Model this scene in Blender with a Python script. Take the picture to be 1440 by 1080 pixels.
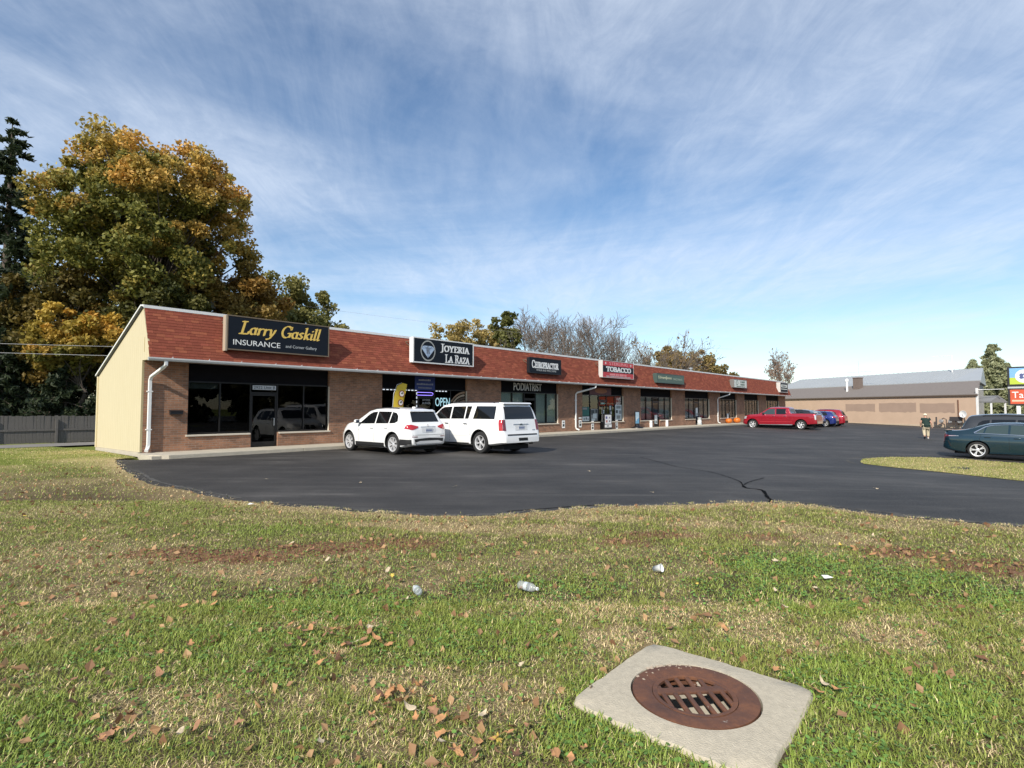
import bpy, bmesh, math, random
import numpy as np
from mathutils import Vector, Matrix
from mathutils.bvhtree import BVHTree
from mathutils.geometry import delaunay_2d_cdt

# ------------------------------------------------------------------ camera, sky, sun, exposure
for o in list(bpy.data.objects):
    bpy.data.objects.remove(o)
SC = bpy.context.scene
COL = SC.collection
R = math.radians

CAM_H = 1.62
cam_d = bpy.data.cameras.new('camera')
cam = bpy.data.objects.new('camera', cam_d)
COL.objects.link(cam)
cam.location = (0, 0, CAM_H)
cam_d.sensor_width = 36.0
cam_d.lens = 19.25
cam.rotation_euler = (R(90 + 2.603), 0, 0)
cam_d.clip_start = 0.05
cam_d.clip_end = 6000
SC.camera = cam

SUN_AZ = R(63.3)        # compass of the light's travel, from +X
SUN_EL = R(34.8)
Ldir = Vector((math.cos(SUN_AZ) * math.cos(SUN_EL), math.sin(SUN_AZ) * math.cos(SUN_EL), -math.sin(SUN_EL)))
sun_d = bpy.data.lights.new('sun', 'SUN')
sun_d.energy = 4.9
sun_d.angle = R(0.53)
sun_d.color = (1.0, 0.93, 0.82)
sun = bpy.data.objects.new('sun', sun_d)
COL.objects.link(sun)
sun.rotation_euler = Ldir.to_track_quat('-Z', 'Y').to_euler()

world = bpy.data.worlds.new('World')
SC.world = world
world.use_nodes = True
wn, wl = world.node_tree.nodes, world.node_tree.links
wn.clear()
w_out = wn.new('ShaderNodeOutputWorld')
w_bg = wn.new('ShaderNodeBackground')
w_bg.inputs['Strength'].default_value = 0.125
sky = wn.new('ShaderNodeTexSky')
sky.sky_type = 'NISHITA'
sky.sun_disc = False
sky.sun_elevation = SUN_EL
sky.sun_rotation = math.atan2(-Ldir.x, -Ldir.y)
sky.altitude = 600
sky.air_density = 1.1
sky.dust_density = 0.1
sky.ozone_density = 2.2
wtc = wn.new('ShaderNodeTexCoord')
sepd = wn.new('ShaderNodeSeparateXYZ')
wl.new(wtc.outputs['Generated'], sepd.inputs[0])

def wmath(op, a, b=None, c=None, clamp=False):
    n = wn.new('ShaderNodeMath')
    n.operation = op
    n.use_clamp = clamp
    for i, v in enumerate((a, b, c)):
        if v is None:
            continue
        if isinstance(v, (int, float)):
            n.inputs[i].default_value = v
        else:
            wl.new(v, n.inputs[i])
    return n.outputs[0]

# thin high cloud: a flat layer overhead, looked up by where the view ray meets it
zz = wmath('ADD', wmath('MAXIMUM', sepd.outputs['Z'], 0.0), 0.09)
cu = wmath('DIVIDE', sepd.outputs['X'], zz)
cv = wmath('DIVIDE', sepd.outputs['Y'], zz)
comb = wn.new('ShaderNodeCombineXYZ')
wl.new(cu, comb.inputs[0]); wl.new(cv, comb.inputs[1])

def cloud_noise(rot, sx, sy, scale, detail, rough, dist, off):
    m = wn.new('ShaderNodeMapping')
    m.inputs['Rotation'].default_value = (0, 0, R(rot))
    m.inputs['Scale'].default_value = (sx, sy, 1)
    m.inputs['Location'].default_value = off
    wl.new(comb.outputs[0], m.inputs[0])
    n = wn.new('ShaderNodeTexNoise')
    n.inputs['Scale'].default_value = scale
    n.inputs['Detail'].default_value = detail
    n.inputs['Roughness'].default_value = rough
    n.inputs['Distortion'].default_value = dist
    wl.new(m.outputs[0], n.inputs['Vector'])
    return n.outputs['Fac']

c1 = cloud_noise(20, 0.60, 0.95, 0.75, 8, 0.60, 0.6, (4.6, 0.4, 0))      # broad veils
c2 = cloud_noise(-24, 1.5, 0.50, 1.5, 9, 0.64, 0.9, (7.3, 2.2, 0))        # combed streaks
c3 = cloud_noise(40, 1.9, 0.8, 3.2, 10, 0.70, 1.0, (1.2, 9.1, 0))         # fine fibres across them

def wramp(v, lo, hi):
    m = wn.new('ShaderNodeMapRange')
    m.interpolation_type = 'SMOOTHSTEP'
    m.inputs['From Min'].default_value = lo
    m.inputs['From Max'].default_value = hi
    wl.new(v, m.inputs['Value'])
    return m.outputs[0]

veil = wramp(c1, 0.33, 0.62)
streak = wramp(c2, 0.32, 0.72)
fibre = wramp(c3, 0.26, 0.74)
cm = wmath('MULTIPLY', wmath('ADD', wmath('MULTIPLY', veil, 0.48), wmath('MULTIPLY', streak, 0.25)), wmath('ADD', wmath('MULTIPLY', fibre, 0.38), 0.66))
cm = wmath('MULTIPLY', cm, wmath('ADD', wmath('MULTIPLY', wramp(sepd.outputs['Z'], 0.0, 0.14), 0.65), 0.35), clamp=True)
wmix = wn.new('ShaderNodeMix')
wmix.data_type = 'RGBA'
wmix.inputs['B'].default_value = (6.2, 6.9, 8.0, 1)
wl.new(wmath('MULTIPLY', cm, 0.95), wmix.inputs['Factor'])
whs = wn.new('ShaderNodeHueSaturation')
whs.inputs['Saturation'].default_value = 1.1
whs.inputs['Value'].default_value = 1.08
wl.new(sky.outputs[0], whs.inputs['Color'])
wl.new(whs.outputs[0], wmix.inputs['A'])
wl.new(wmix.outputs['Result'], w_bg.inputs['Color'])
wl.new(w_bg.outputs[0], w_out.inputs[0])

SC.view_settings.view_transform = 'Standard'
SC.view_settings.look = 'None'
SC.view_settings.exposure = 0.12
SC.view_settings.gamma = 1.0
SC.view_settings.use_curve_mapping = False

# ------------------------------------------------------------------ materials
MATS = {}

def new_mat(name):
    m = bpy.data.materials.new(name)
    m.use_nodes = True
    MATS[name] = m
    return m, m.node_tree.nodes, m.node_tree.links

def P(m):
    return next(n for n in m.node_tree.nodes if n.type == 'BSDF_PRINCIPLED')

def mat(name, col, rough=0.6, metal=0.0, var=0.0, scale=6.0, bump=0.0, bscale=40.0, coat=0.0, spec=0.5, emit=None, estr=0.0, stretch=None):
    """plain procedural material: base colour broken up by noise, optional fine relief"""
    if name in MATS:
        return MATS[name]
    m, N, Lk = new_mat(name)
    b = P(m)
    b.inputs['Roughness'].default_value = rough
    b.inputs['Metallic'].default_value = metal
    b.inputs['Coat Weight'].default_value = coat
    b.inputs['Coat Roughness'].default_value = 0.04
    b.inputs['Specular IOR Level'].default_value = spec
    b.inputs['Base Color'].default_value = (*col, 1)
    if emit:
        b.inputs['Emission Color'].default_value = (*emit, 1)
        b.inputs['Emission Strength'].default_value = estr
    tc = None
    if var or bump:
        tc = N.new('ShaderNodeTexCoord')
        src = tc.outputs['Object']
        if stretch:
            mp = N.new('ShaderNodeMapping')
            mp.inputs['Scale'].default_value = stretch
            Lk.new(src, mp.inputs[0])
            src = mp.outputs[0]
    if var:
        n = N.new('ShaderNodeTexNoise')
        n.inputs['Scale'].default_value = scale
        n.inputs['Detail'].default_value = 6
        n.inputs['Roughness'].default_value = 0.65
        Lk.new(src, n.inputs['Vector'])
        r = N.new('ShaderNodeMix')
        r.data_type = 'RGBA'
        r.inputs['A'].default_value = (*[max(0, c * (1 - var)) for c in col], 1)
        r.inputs['B'].default_value = (*[min(1, c * (1 + var)) for c in col], 1)
        Lk.new(n.outputs['Fac'], r.inputs['Factor'])
        Lk.new(r.outputs['Result'], b.inputs['Base Color'])
    if bump:
        n2 = N.new('ShaderNodeTexNoise')
        n2.inputs['Scale'].default_value = bscale
        n2.inputs['Detail'].default_value = 4
        Lk.new(src, n2.inputs['Vector'])
        bm_ = N.new('ShaderNodeBump')
        bm_.inputs['Strength'].default_value = bump
        bm_.inputs['Distance'].default_value = 0.02
        Lk.new(n2.outputs['Fac'], bm_.inputs['Height'])
        Lk.new(bm_.outputs[0], b.inputs['Normal'])
    return m

def brick_mat():
    m, N, Lk = new_mat('brick')
    b = P(m)
    tc = N.new('ShaderNodeTexCoord')
    sp = N.new('ShaderNodeSeparateXYZ')
    Lk.new(tc.outputs['Object'], sp.inputs[0])
    sm = N.new('ShaderNodeMath'); sm.operation = 'ADD'
    Lk.new(sp.outputs[0], sm.inputs[0]); Lk.new(sp.outputs[1], sm.inputs[1])
    cb = N.new('ShaderNodeCombineXYZ')
    Lk.new(sm.outputs[0], cb.inputs[0]); Lk.new(sp.outputs[2], cb.inputs[1])
    br = N.new('ShaderNodeTexBrick')
    br.inputs['Scale'].default_value = 1.0
    br.inputs['Brick Width'].default_value = 0.235
    br.inputs['Row Height'].default_value = 0.078
    br.inputs['Mortar Size'].default_value = 0.007
    br.inputs['Mortar Smooth'].default_value = 0.2
    br.inputs['Bias'].default_value = -0.1
    br.inputs['Color1'].default_value = (0.33, 0.158, 0.088, 1)
    br.inputs['Color2'].default_value = (0.195, 0.103, 0.064, 1)
    br.inputs['Mortar'].default_value = (0.27, 0.205, 0.155, 1)
    Lk.new(cb.outputs[0], br.inputs['Vector'])
    n = N.new('ShaderNodeTexNoise')
    n.inputs['Scale'].default_value = 1.3
    n.inputs['Detail'].default_value = 8
    n.inputs['Roughness'].default_value = 0.7
    Lk.new(tc.outputs['Object'], n.inputs['Vector'])
    mr = N.new('ShaderNodeMapRange')
    mr.inputs['To Min'].default_value = 0.62
    mr.inputs['To Max'].default_value = 1.45
    mr.inputs['From Min'].default_value = 0.25
    mr.inputs['From Max'].default_value = 0.75
    Lk.new(n.outputs['Fac'], mr.inputs['Value'])
    mx = N.new('ShaderNodeMix'); mx.data_type = 'RGBA'; mx.blend_type = 'MULTIPLY'
    mx.inputs['Factor'].default_value = 1
    Lk.new(br.outputs['Color'], mx.inputs['A']); Lk.new(mr.outputs[0], mx.inputs['B'])
    Lk.new(mx.outputs['Result'], b.inputs['Base Color'])
    bp = N.new('ShaderNodeBump')
    bp.inputs['Strength'].default_value = 0.6
    bp.inputs['Distance'].default_value = 0.01
    bp.invert = True
    Lk.new(br.outputs['Fac'], bp.inputs['Height'])
    Lk.new(bp.outputs[0], b.inputs['Normal'])
    b.inputs['Roughness'].default_value = 0.85
    return m

def attr_mat(name, rough=0.7, trans=0.0, spec=0.3, bump=0.0, bscale=200):
    """colour comes from the mesh's own 'Col' attribute (hue of each leaf, blade, shingle)"""
    m, N, Lk = new_mat(name)
    b = P(m)
    a = N.new('ShaderNodeAttribute')
    a.attribute_name = 'Col'
    Lk.new(a.outputs['Color'], b.inputs['Base Color'])
    b.inputs['Roughness'].default_value = rough
    b.inputs['Specular IOR Level'].default_value = spec
    if bump:
        tc = N.new('ShaderNodeTexCoord')
        n2 = N.new('ShaderNodeTexNoise')
        n2.inputs['Scale'].default_value = bscale
        n2.inputs['Detail'].default_value = 5
        Lk.new(tc.outputs['Object'], n2.inputs['Vector'])
        bm_ = N.new('ShaderNodeBump')
        bm_.inputs['Strength'].default_value = bump
        bm_.inputs['Distance'].default_value = 0.03
        Lk.new(n2.outputs['Fac'], bm_.inputs['Height'])
        Lk.new(bm_.outputs[0], b.inputs['Normal'])
    if trans:
        t = N.new('ShaderNodeBsdfTranslucent')
        Lk.new(a.outputs['Color'], t.inputs['Color'])
        ms = N.new('ShaderNodeMixShader')
        ms.inputs['Fac'].default_value = trans
        out = next(n for n in N if n.type == 'OUTPUT_MATERIAL')
        Lk.new(b.outputs[0], ms.inputs[1]); Lk.new(t.outputs[0], ms.inputs[2])
        Lk.new(ms.outputs[0], out.inputs['Surface'])
    return m

def glass_mat(name, tint, refl=1.0, rough=0.0):
    """window pane: clear tinted body seen through a mirror-like surface that grows at grazing angles"""
    m, N, Lk = new_mat(name)
    out = next(n for n in N if n.type == 'OUTPUT_MATERIAL')
    N.remove(P(m))
    t = N.new('ShaderNodeBsdfTransparent')
    t.inputs['Color'].default_value = (*tint, 1)
    g = N.new('ShaderNodeBsdfGlossy')
    g.inputs['Roughness'].default_value = rough
    g.inputs['Color'].default_value = (refl, refl, refl, 1)
    f = N.new('ShaderNodeFresnel')
    f.inputs['IOR'].default_value = 1.52
    ms = N.new('ShaderNodeMixShader')
    gm = N.new('ShaderNodeNewGeometry')
    sb = N.new('ShaderNodeMath'); sb.operation = 'SUBTRACT'; sb.inputs[0].default_value = 1.0
    Lk.new(gm.outputs['Backfacing'], sb.inputs[1])
    ml = N.new('ShaderNodeMath'); ml.operation = 'MULTIPLY'      # mirror only on the way in
    Lk.new(f.outputs[0], ml.inputs[0]); Lk.new(sb.outputs[0], ml.inputs[1])
    Lk.new(ml.outputs[0], ms.inputs[0]); Lk.new(t.outputs[0], ms.inputs[1]); Lk.new(g.outputs[0], ms.inputs[2])
    Lk.new(ms.outputs[0], out.inputs['Surface'])
    return m

def asphalt_mat():
    m, N, Lk = new_mat('asphalt')
    b = P(m)
    tc = N.new('ShaderNodeTexCoord')
    def noise(scale, detail, rough, sx=1, sy=1, rot=0):
        mp = N.new('ShaderNodeMapping')
        mp.inputs['Scale'].default_value = (sx, sy, 1)
        mp.inputs['Rotation'].default_value = (0, 0, R(rot))
        Lk.new(tc.outputs['Object'], mp.inputs[0])
        n = N.new('ShaderNodeTexNoise')
        n.inputs['Scale'].default_value = scale
        n.inputs['Detail'].default_value = detail
        n.inputs['Roughness'].default_value = rough
        Lk.new(mp.outputs[0], n.inputs['Vector'])
        return n.outputs['Fac']
    def ramp(v, pts):
        r = N.new('ShaderNodeValToRGB')
        e = r.color_ramp.elements
        while len(e) < len(pts):
            e.new(0.5)
        for el, (p, c) in zip(e, pts):
            el.position = p; el.color = (c * 1.09, c, c * 0.90, 1)
        Lk.new(v, r.inputs[0])
        return r.outputs[0]
    base = ramp(noise(0.35, 6, 0.6), [(0.28, 0.013), (0.44, 0.023), (0.56, 0.033), (0.72, 0.060)])
    streak = ramp(noise(0.7, 10, 0.74, 0.35, 2.6, 42), [(0.47, 0.0), (0.58, 0.012), (0.72, 0.075)])
    fine = ramp(noise(55, 4, 0.75), [(0.48, 0.0), (0.60, 0.025), (0.74, 0.16)])
    def add(a, c):
        x = N.new('ShaderNodeMix'); x.data_type = 'RGBA'; x.blend_type = 'ADD'
        x.inputs['Factor'].default_value = 1
        Lk.new(a, x.inputs['A']); Lk.new(c, x.inputs['B'])
        return x.outputs['Result']
    Lk.new(add(add(base, streak), fine), b.inputs['Base Color'])
    b.inputs['Roughness'].default_value = 0.72
    b.inputs['Specular IOR Level'].default_value = 0.35
    bp = N.new('ShaderNodeBump')
    bp.inputs['Strength'].default_value = 0.35
    bp.inputs['Distance'].default_value = 0.012
    Lk.new(noise(90, 4, 0.7), bp.inputs['Height'])
    Lk.new(bp.outputs[0], b.inputs['Normal'])
    return m

M_BRICK = brick_mat()
M_ASPHALT = asphalt_mat()
M_LEAF = attr_mat('foliage', 0.6, 0.32, 0.35)
M_GRASS = attr_mat('grass_blades', 0.5, 0.2, 0.4)
M_SOIL = attr_mat('turf_soil', 0.95, 0.0, 0.1, 0.6, 60)
M_SHINGLE = attr_mat('asphalt_shingle', 0.9, 0.0, 0.15, 0.35, 120)
M_GLASS = glass_mat('shop_glass', (0.42, 0.45, 0.45), 0.62)
M_GLASS2 = glass_mat('clear_shop_glass', (0.80, 0.84, 0.82))
M_TINT = mat('car_glass', (0.006, 0.007, 0.008), 0.03, 0, spec=0.6)
M_CLEARCAR = mat('car_glass_clear', (0.035, 0.055, 0.055), 0.03, 0, spec=0.7)
M_CONC = mat('concrete', (0.47, 0.42, 0.33), 0.9, var=0.25, scale=3, bump=0.4, bscale=60)
M_PADC = mat('pad_concrete', (0.48, 0.42, 0.315), 0.92, var=0.34, scale=26, bump=0.4, bscale=120)
M_WHITE = mat('white_metal', (0.78, 0.78, 0.76), 0.45, var=0.06, scale=3)
M_GUTTER = mat('gutter_metal', (0.60, 0.60, 0.58), 0.4, var=0.14, scale=2.5)
M_BLACK = mat('black_metal', (0.012, 0.012, 0.014), 0.4)
M_TRIM = mat('black_plastic', (0.016, 0.016, 0.017), 0.55)
M_DARKPANEL = mat('dark_panel', (0.007, 0.0065, 0.008), 0.85, var=0.3, scale=3, spec=0.12)
M_SILL = mat('sill_stone', (0.62, 0.55, 0.45), 0.8, var=0.15, scale=8)
M_RUBBER = mat('tyre_rubber', (0.018, 0.018, 0.018), 0.85, bump=0.2, bscale=60)
M_ALLOY = mat('alloy', (0.66, 0.66, 0.67), 0.3, 0.35)
M_CHROME = mat('chrome', (0.72, 0.72, 0.73), 0.12, 1.0)
M_WELL = mat('wheel_well', (0.008, 0.008, 0.008), 0.9)
M_WOOD = mat('weathered_wood', (0.125, 0.115, 0.105), 0.9, var=0.4, scale=4, bump=0.4, bscale=30, stretch=(6, 6, 0.8))
M_BARK = mat('bark', (0.095, 0.075, 0.06), 0.95, var=0.45, scale=5, bump=0.8, bscale=14, stretch=(3, 3, 0.6))
M_TWIG = mat('twigs', (0.175, 0.14, 0.12), 0.95, var=0.35, scale=3)
M_RUST = None

# ------------------------------------------------------------------ mesh helpers
class MB:
    def __init__(self):
        self.v, self.f = [], []

    def add(self, vs, fs):
        b = len(self.v)
        self.v += [tuple(p) for p in vs]
        self.f += [tuple(b + i for i in f) for f in fs]
        return self

    def box(self, x0, x1, y0, y1, z0, z1):
        return self.add([(x0, y0, z0), (x1, y0, z0), (x1, y1, z0), (x0, y1, z0), (x0, y0, z1), (x1, y0, z1), (x1, y1, z1), (x0, y1, z1)],
                        [(0, 3, 2, 1), (4, 5, 6, 7), (0, 1, 5, 4), (1, 2, 6, 5), (2, 3, 7, 6), (3, 0, 4, 7)])

    def bbox(self, x0, x1, y0, y1, z0, z1, b=0.01):
        """box with chamfered edges"""
        bm = bmesh.new()
        bmesh.ops.create_cube(bm, size=1)
        for v in bm.verts:
            v.co = Vector(((x0 + x1) / 2 + v.co.x * (x1 - x0), (y0 + y1) / 2 + v.co.y * (y1 - y0), (z0 + z1) / 2 + v.co.z * (z1 - z0)))
        bmesh.ops.bevel(bm, geom=bm.edges[:], offset=b, segments=2, affect='EDGES', profile=0.6)
        bm.verts.index_update()
        self.add([v.co[:] for v in bm.verts], [[v.index for v in f.verts] for f in bm.faces])
        bm.free()
        return self

    def prism(self, pts, a0, a1, axis='x'):
        """polygon extruded along an axis; pts are the other two coordinates in order"""
        n = len(pts)
        def mk(a, p):
            return {'x': (a, p[0], p[1]), 'y': (p[0], a, p[1]), 'z': (p[0], p[1], a)}[axis]
        vs = [mk(a0, p) for p in pts] + [mk(a1, p) for p in pts]
        fs = [tuple(range(n))[::-1], tuple(range(n, 2 * n))] + [(i, (i + 1) % n, n + (i + 1) % n, n + i) for i in range(n)]
        return self.add(vs, fs)

    def tube(self, pts, rad, n=8, cap=True):
        pts = [Vector(p) for p in pts]
        rad = rad if isinstance(rad, (list, tuple)) else [rad] * len(pts)
        rings = []
        up = Vector((0.31, 0.17, 0.93))
        for i, p in enumerate(pts):
            d = (pts[min(i + 1, len(pts) - 1)] - pts[max(i - 1, 0)])
            if d.length < 1e-9:
                d = Vector((0, 0, 1))
            d.normalize()
            a = d.cross(up)
            if a.length < 0.05:
                a = d.cross(Vector((1, 0, 0)))
            a.normalize()
            b = d.cross(a)
            rings.append([p + (a * math.cos(2 * math.pi * k / n) + b * math.sin(2 * math.pi * k / n)) * rad[i] for k in range(n)])
        vs = [v for r in rings for v in r]
        fs = [(i * n + k, i * n + (k + 1) % n, (i + 1) * n + (k + 1) % n, (i + 1) * n + k) for i in range(len(pts) - 1) for k in range(n)]
        if cap:
            fs += [tuple(range(n))[::-1], tuple(range((len(pts) - 1) * n, len(pts) * n))]
        return self.add(vs, fs)

    def bar(self, p, q, w, h):
        """rectangular bar between two points, h measured upwards"""
        p, q = Vector(p), Vector(q)
        d = (q - p).normalized()
        s = d.cross(Vector((0, 0, 1)))
        s = s.normalized() if s.length > 1e-4 else Vector((1, 0, 0))
        u = s.cross(d)
        vs = [e + s * a * w / 2 + u * b * h / 2 for e in (p, q) for a, b in ((-1, -1), (1, -1), (1, 1), (-1, 1))]
        return self.add(vs, [(0, 1, 2, 3), (7, 6, 5, 4), (0, 4, 5, 1), (1, 5, 6, 2), (2, 6, 7, 3), (3, 7, 4, 0)])

    def lathe(self, prof, n=24, c=(0, 0, 0), axis='z', close=False):
        """profile of (radius, height) turned about an axis"""
        vs = []
        for k in range(n):
            a = 2 * math.pi * k / n
            for r, h in prof:
                x, y = r * math.cos(a), r * math.sin(a)
                vs.append({'z': (c[0] + x, c[1] + y, c[2] + h), 'y': (c[0] + x, c[1] + h, c[2] + y), 'x': (c[0] + h, c[1] + x, c[2] + y)}[axis])
        m = len(prof)
        fs = []
        for k in range(n):
            k2 = (k + 1) % n
            for i in range(m - 1 if not close else m):
                j = (i + 1) % m
                fs.append((k * m + i, k2 * m + i, k2 * m + j, k * m + j))
        return self.add(vs, fs)

    def mesh(self, name, m=None, smooth=False, sharp=None):
        me = bpy.data.meshes.new(name)
        me.from_pydata(self.v, [], self.f)
        bm = bmesh.new(); bm.from_mesh(me)
        bmesh.ops.recalc_face_normals(bm, faces=bm.faces[:])
        if sharp is not None:
            for e in bm.edges:
                if len(e.link_faces) == 2 and e.calc_face_angle(0) > sharp:
                    e.smooth = False
        bm.to_mesh(me); bm.free()
        if smooth:
            me.polygons.foreach_set('use_smooth', [True] * len(me.polygons))
        if m:
            me.materials.append(m)
        return me

    def build(self, name, m, parent=None, smooth=False, sharp=None, **kw):
        return link(name, self.mesh(name, m, smooth, sharp), parent, **kw)

def link(name, me, parent=None, loc=None, rot=None, label=None):
    o = bpy.data.objects.new(name, me)
    COL.objects.link(o)
    if parent:
        o.parent = parent
    if loc:
        o.location = loc
    if rot:
        o.rotation_euler = rot
    if label:
        o['label'] = label
    return o

def tag(o, label=None, cat=None, group=None, kind=None):
    if label: o['label'] = label
    if cat: o['category'] = cat
    if group: o['group'] = group
    if kind: o['kind'] = kind
    return o

def thing(name, label, cat, loc=(0, 0, 0), rz=0.0, group=None):
    o = bpy.data.objects.new(name, None)
    o.empty_display_size = 0.2
    COL.objects.link(o)
    o.location = loc
    o.rotation_euler = (0, 0, rz)
    return tag(o, label, cat, group)

def np_mesh(name, verts, faces, m, cols=None, smooth=False):
    """verts (N,3), faces (M,k) numpy; cols (N,3) optional point colours"""
    me = bpy.data.meshes.new(name)
    verts = np.ascontiguousarray(verts, dtype=np.float32)
    faces = np.ascontiguousarray(faces, dtype=np.int32)
    k = faces.shape[1]
    me.vertices.add(len(verts)); me.vertices.foreach_set('co', verts.ravel())
    me.loops.add(faces.size); me.loops.foreach_set('vertex_index', faces.ravel())
    me.polygons.add(len(faces))
    me.polygons.foreach_set('loop_start', np.arange(0, faces.size, k, dtype=np.int32))
    me.polygons.foreach_set('loop_total', np.full(len(faces), k, dtype=np.int32))
    me.polygons.foreach_set('use_smooth', np.full(len(faces), smooth, dtype=bool))
    me.update(calc_edges=True)
    if cols is not None:
        a = me.color_attributes.new('Col', 'FLOAT_COLOR', 'POINT')
        c4 = np.ones((len(verts), 4), dtype=np.float32)
        c4[:, :3] = cols
        a.data.foreach_set('color', c4.ravel())
    me.materials.append(m)
    return me

def color_mesh(me, col):
    a = me.color_attributes.new('Col', 'FLOAT_COLOR', 'POINT')
    c = np.tile(np.array([*col, 1], dtype=np.float32), len(me.vertices))
    a.data.foreach_set('color', c)
    return me

# ------------------------------------------------------------------ lettering
def text_mesh(body, m, w=None, h=None, depth=0.004, name='lettering'):
    """built-in sans type fitted to a w x h box, centred on the origin, in the XZ plane facing -Y"""
    cu = bpy.data.curves.new('t', 'FONT')
    cu.body = body
    cu.extrude = depth / 2
    cu.resolution_u = 3
    ob = bpy.data.objects.new('t', cu)
    COL.objects.link(ob)
    dg = bpy.context.evaluated_depsgraph_get()
    me = bpy.data.meshes.new_from_object(ob.evaluated_get(dg))
    bpy.data.objects.remove(ob); bpy.data.curves.remove(cu)
    me.name = name
    n = len(me.vertices)
    co = np.empty(n * 3, dtype=np.float32); me.vertices.foreach_get('co', co); co = co.reshape(-1, 3)
    lo, hi = co.min(0), co.max(0)
    sx = w / (hi[0] - lo[0]) if w else None
    sz = h / (hi[1] - lo[1]) if h else None
    sx = sx or sz; sz = sz or sx
    out = np.empty_like(co)
    out[:, 0] = (co[:, 0] - (lo[0] + hi[0]) / 2) * sx
    out[:, 2] = (co[:, 1] - (lo[1] + hi[1]) / 2) * sz
    out[:, 1] = -co[:, 2]
    me.vertices.foreach_set('co', out.ravel())
    me.materials.clear(); me.materials.append(m)
    me.update()
    return me

def arc(cx, cy, rx, ry, a0, a1, n=10):
    return [(cx + rx * math.cos(R(a0 + (a1 - a0) * i / n)), cy + ry * math.sin(R(a0 + (a1 - a0) * i / n))) for i in range(n + 1)]

def serifs(*xs, s=0.15):
    return [[(x - s, y), (x + s, y)] for x, y in xs]

GLY = {   # strokes on a cap height of 1: (advance, [polylines])
 ' ': (0.42, []),
 'I': (0.42, [[(.2, 0), (.2, 1)]] + serifs((.2, 0), (.2, 1))),
 'L': (0.70, [[(.2, 0), (.2, 1)], [(.05, 0), (.60, 0), (.65, .22)]] + serifs((.2, 1))),
 'E': (0.70, [[(.2, 0), (.2, 1)], [(.05, 1), (.58, 1), (.60, .80)], [(.2, .52), (.48, .52)], [(.05, 0), (.60, 0), (.65, .21)]]),
 'T': (0.78, [[(.38, 0), (.38, 1)], [(.03, .78), (.06, 1), (.70, 1), (.73, .78)]] + serifs((.38, 0))),
 'P': (0.68, [[(.2, 0), (.2, 1)], [(.05, 1), (.36, 1)] + arc(.36, .74, .24, .26, 90, -90) + [(.2, .48)]] + serifs((.2, 0))),
 'R': (0.80, [[(.2, 0), (.2, 1)], [(.05, 1), (.36, 1)] + arc(.36, .75, .22, .25, 90, -90) + [(.2, .5)], [(.38, .5), (.66, .03), (.78, .0)]] + serifs((.2, 0))),
 'B': (0.74, [[(.2, 0), (.2, 1)], [(.05, 1), (.36, 1)] + arc(.36, .76, .20, .24, 90, -90) + [(.2, .52)], [(.36, .52)] + arc(.38, .26, .25, .26, 90, -90) + [(.05, 0)]]),
 'A': (0.80, [[(.08, 0), (.38, 1)], [(.38, 1), (.68, 0)], [(.19, .34), (.58, .34)]] + serifs((.08, 0), (.68, 0), s=.12)),
 'O': (0.86, [arc(.42, .5, .34, .5, 0, 360, 20)]),
 'C': (0.78, [arc(.42, .5, .34, .5, 42, 318, 18), [(.69, .95), (.69, .72)]]),
 'G': (0.84, [arc(.42, .5, .35, .5, 42, 330, 18), [(.70, .95), (.70, .72)], [(.70, .06), (.70, .40)], [(.54, .40), (.80, .40)]]),
 'H': (0.92, [[(.2, 0), (.2, 1)], [(.70, 0), (.70, 1)], [(.2, .52), (.70, .52)]] + serifs((.2, 0), (.2, 1), (.70, 0), (.70, 1))),
 'Y': (0.80, [[(.08, 1), (.39, .5)], [(.70, 1), (.39, .5), (.39, 0)]] + serifs((.08, 1), (.70, 1), (.39, 0), s=.12)),
 'Z': (0.72, [[(.09, .8), (.10, 1), (.62, 1), (.08, 0), (.62, 0), (.66, .22)]]),
 'J': (0.46, [[(.26, 1), (.26, .05), (.18, -.14), (.02, -.16)]] + serifs((.26, 1))),
 'a': (0.52, [arc(.24, .27, .19, .27, 50, 310, 12), [(.42, .55), (.40, .12), (.44, .01), (.54, .08)]]),
 'r': (0.42, [[(.06, .50), (.14, .54), (.14, 0)], [(.14, .36), (.26, .52), (.38, .53)]]),
 'y': (0.52, [[(.06, .54), (.14, .5), (.20, .05)], [(.46, .54), (.40, .28), (.20, -.18), (.05, -.30), (-.03, -.26)]]),
 's': (0.42, [[(.36, .50), (.22, .55), (.09, .45), (.20, .31), (.34, .18), (.24, .01), (.05, .05)]]),
 'k': (0.54, [[(.06, 1.0), (.14, 1.02), (.14, 0)], [(.14, .24), (.42, .54)], [(.22, .32), (.42, .02), (.52, .05)]]),
 'i': (0.28, [[(.04, .50), (.13, .54), (.12, .10), (.16, .0), (.25, .07)], [(.13, .76), (.14, .80)]]),
 'l': (0.28, [[(.04, 1.0), (.13, 1.03), (.12, .10), (.16, 0), (.25, .07)]]),
}

def hull(pts):
    pts = sorted(set((round(x, 6), round(y, 6)) for x, y in pts))
    if len(pts) < 3:
        return pts
    def half(p):
        h = []
        for q in p:
            while len(h) > 1 and (h[-1][0] - h[-2][0]) * (q[1] - h[-2][1]) - (h[-1][1] - h[-2][1]) * (q[0] - h[-2][0]) <= 0:
                h.pop()
            h.append(q)
        return h
    a, b = half(pts), half(pts[::-1])
    return a[:-1] + b[:-1]

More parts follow.
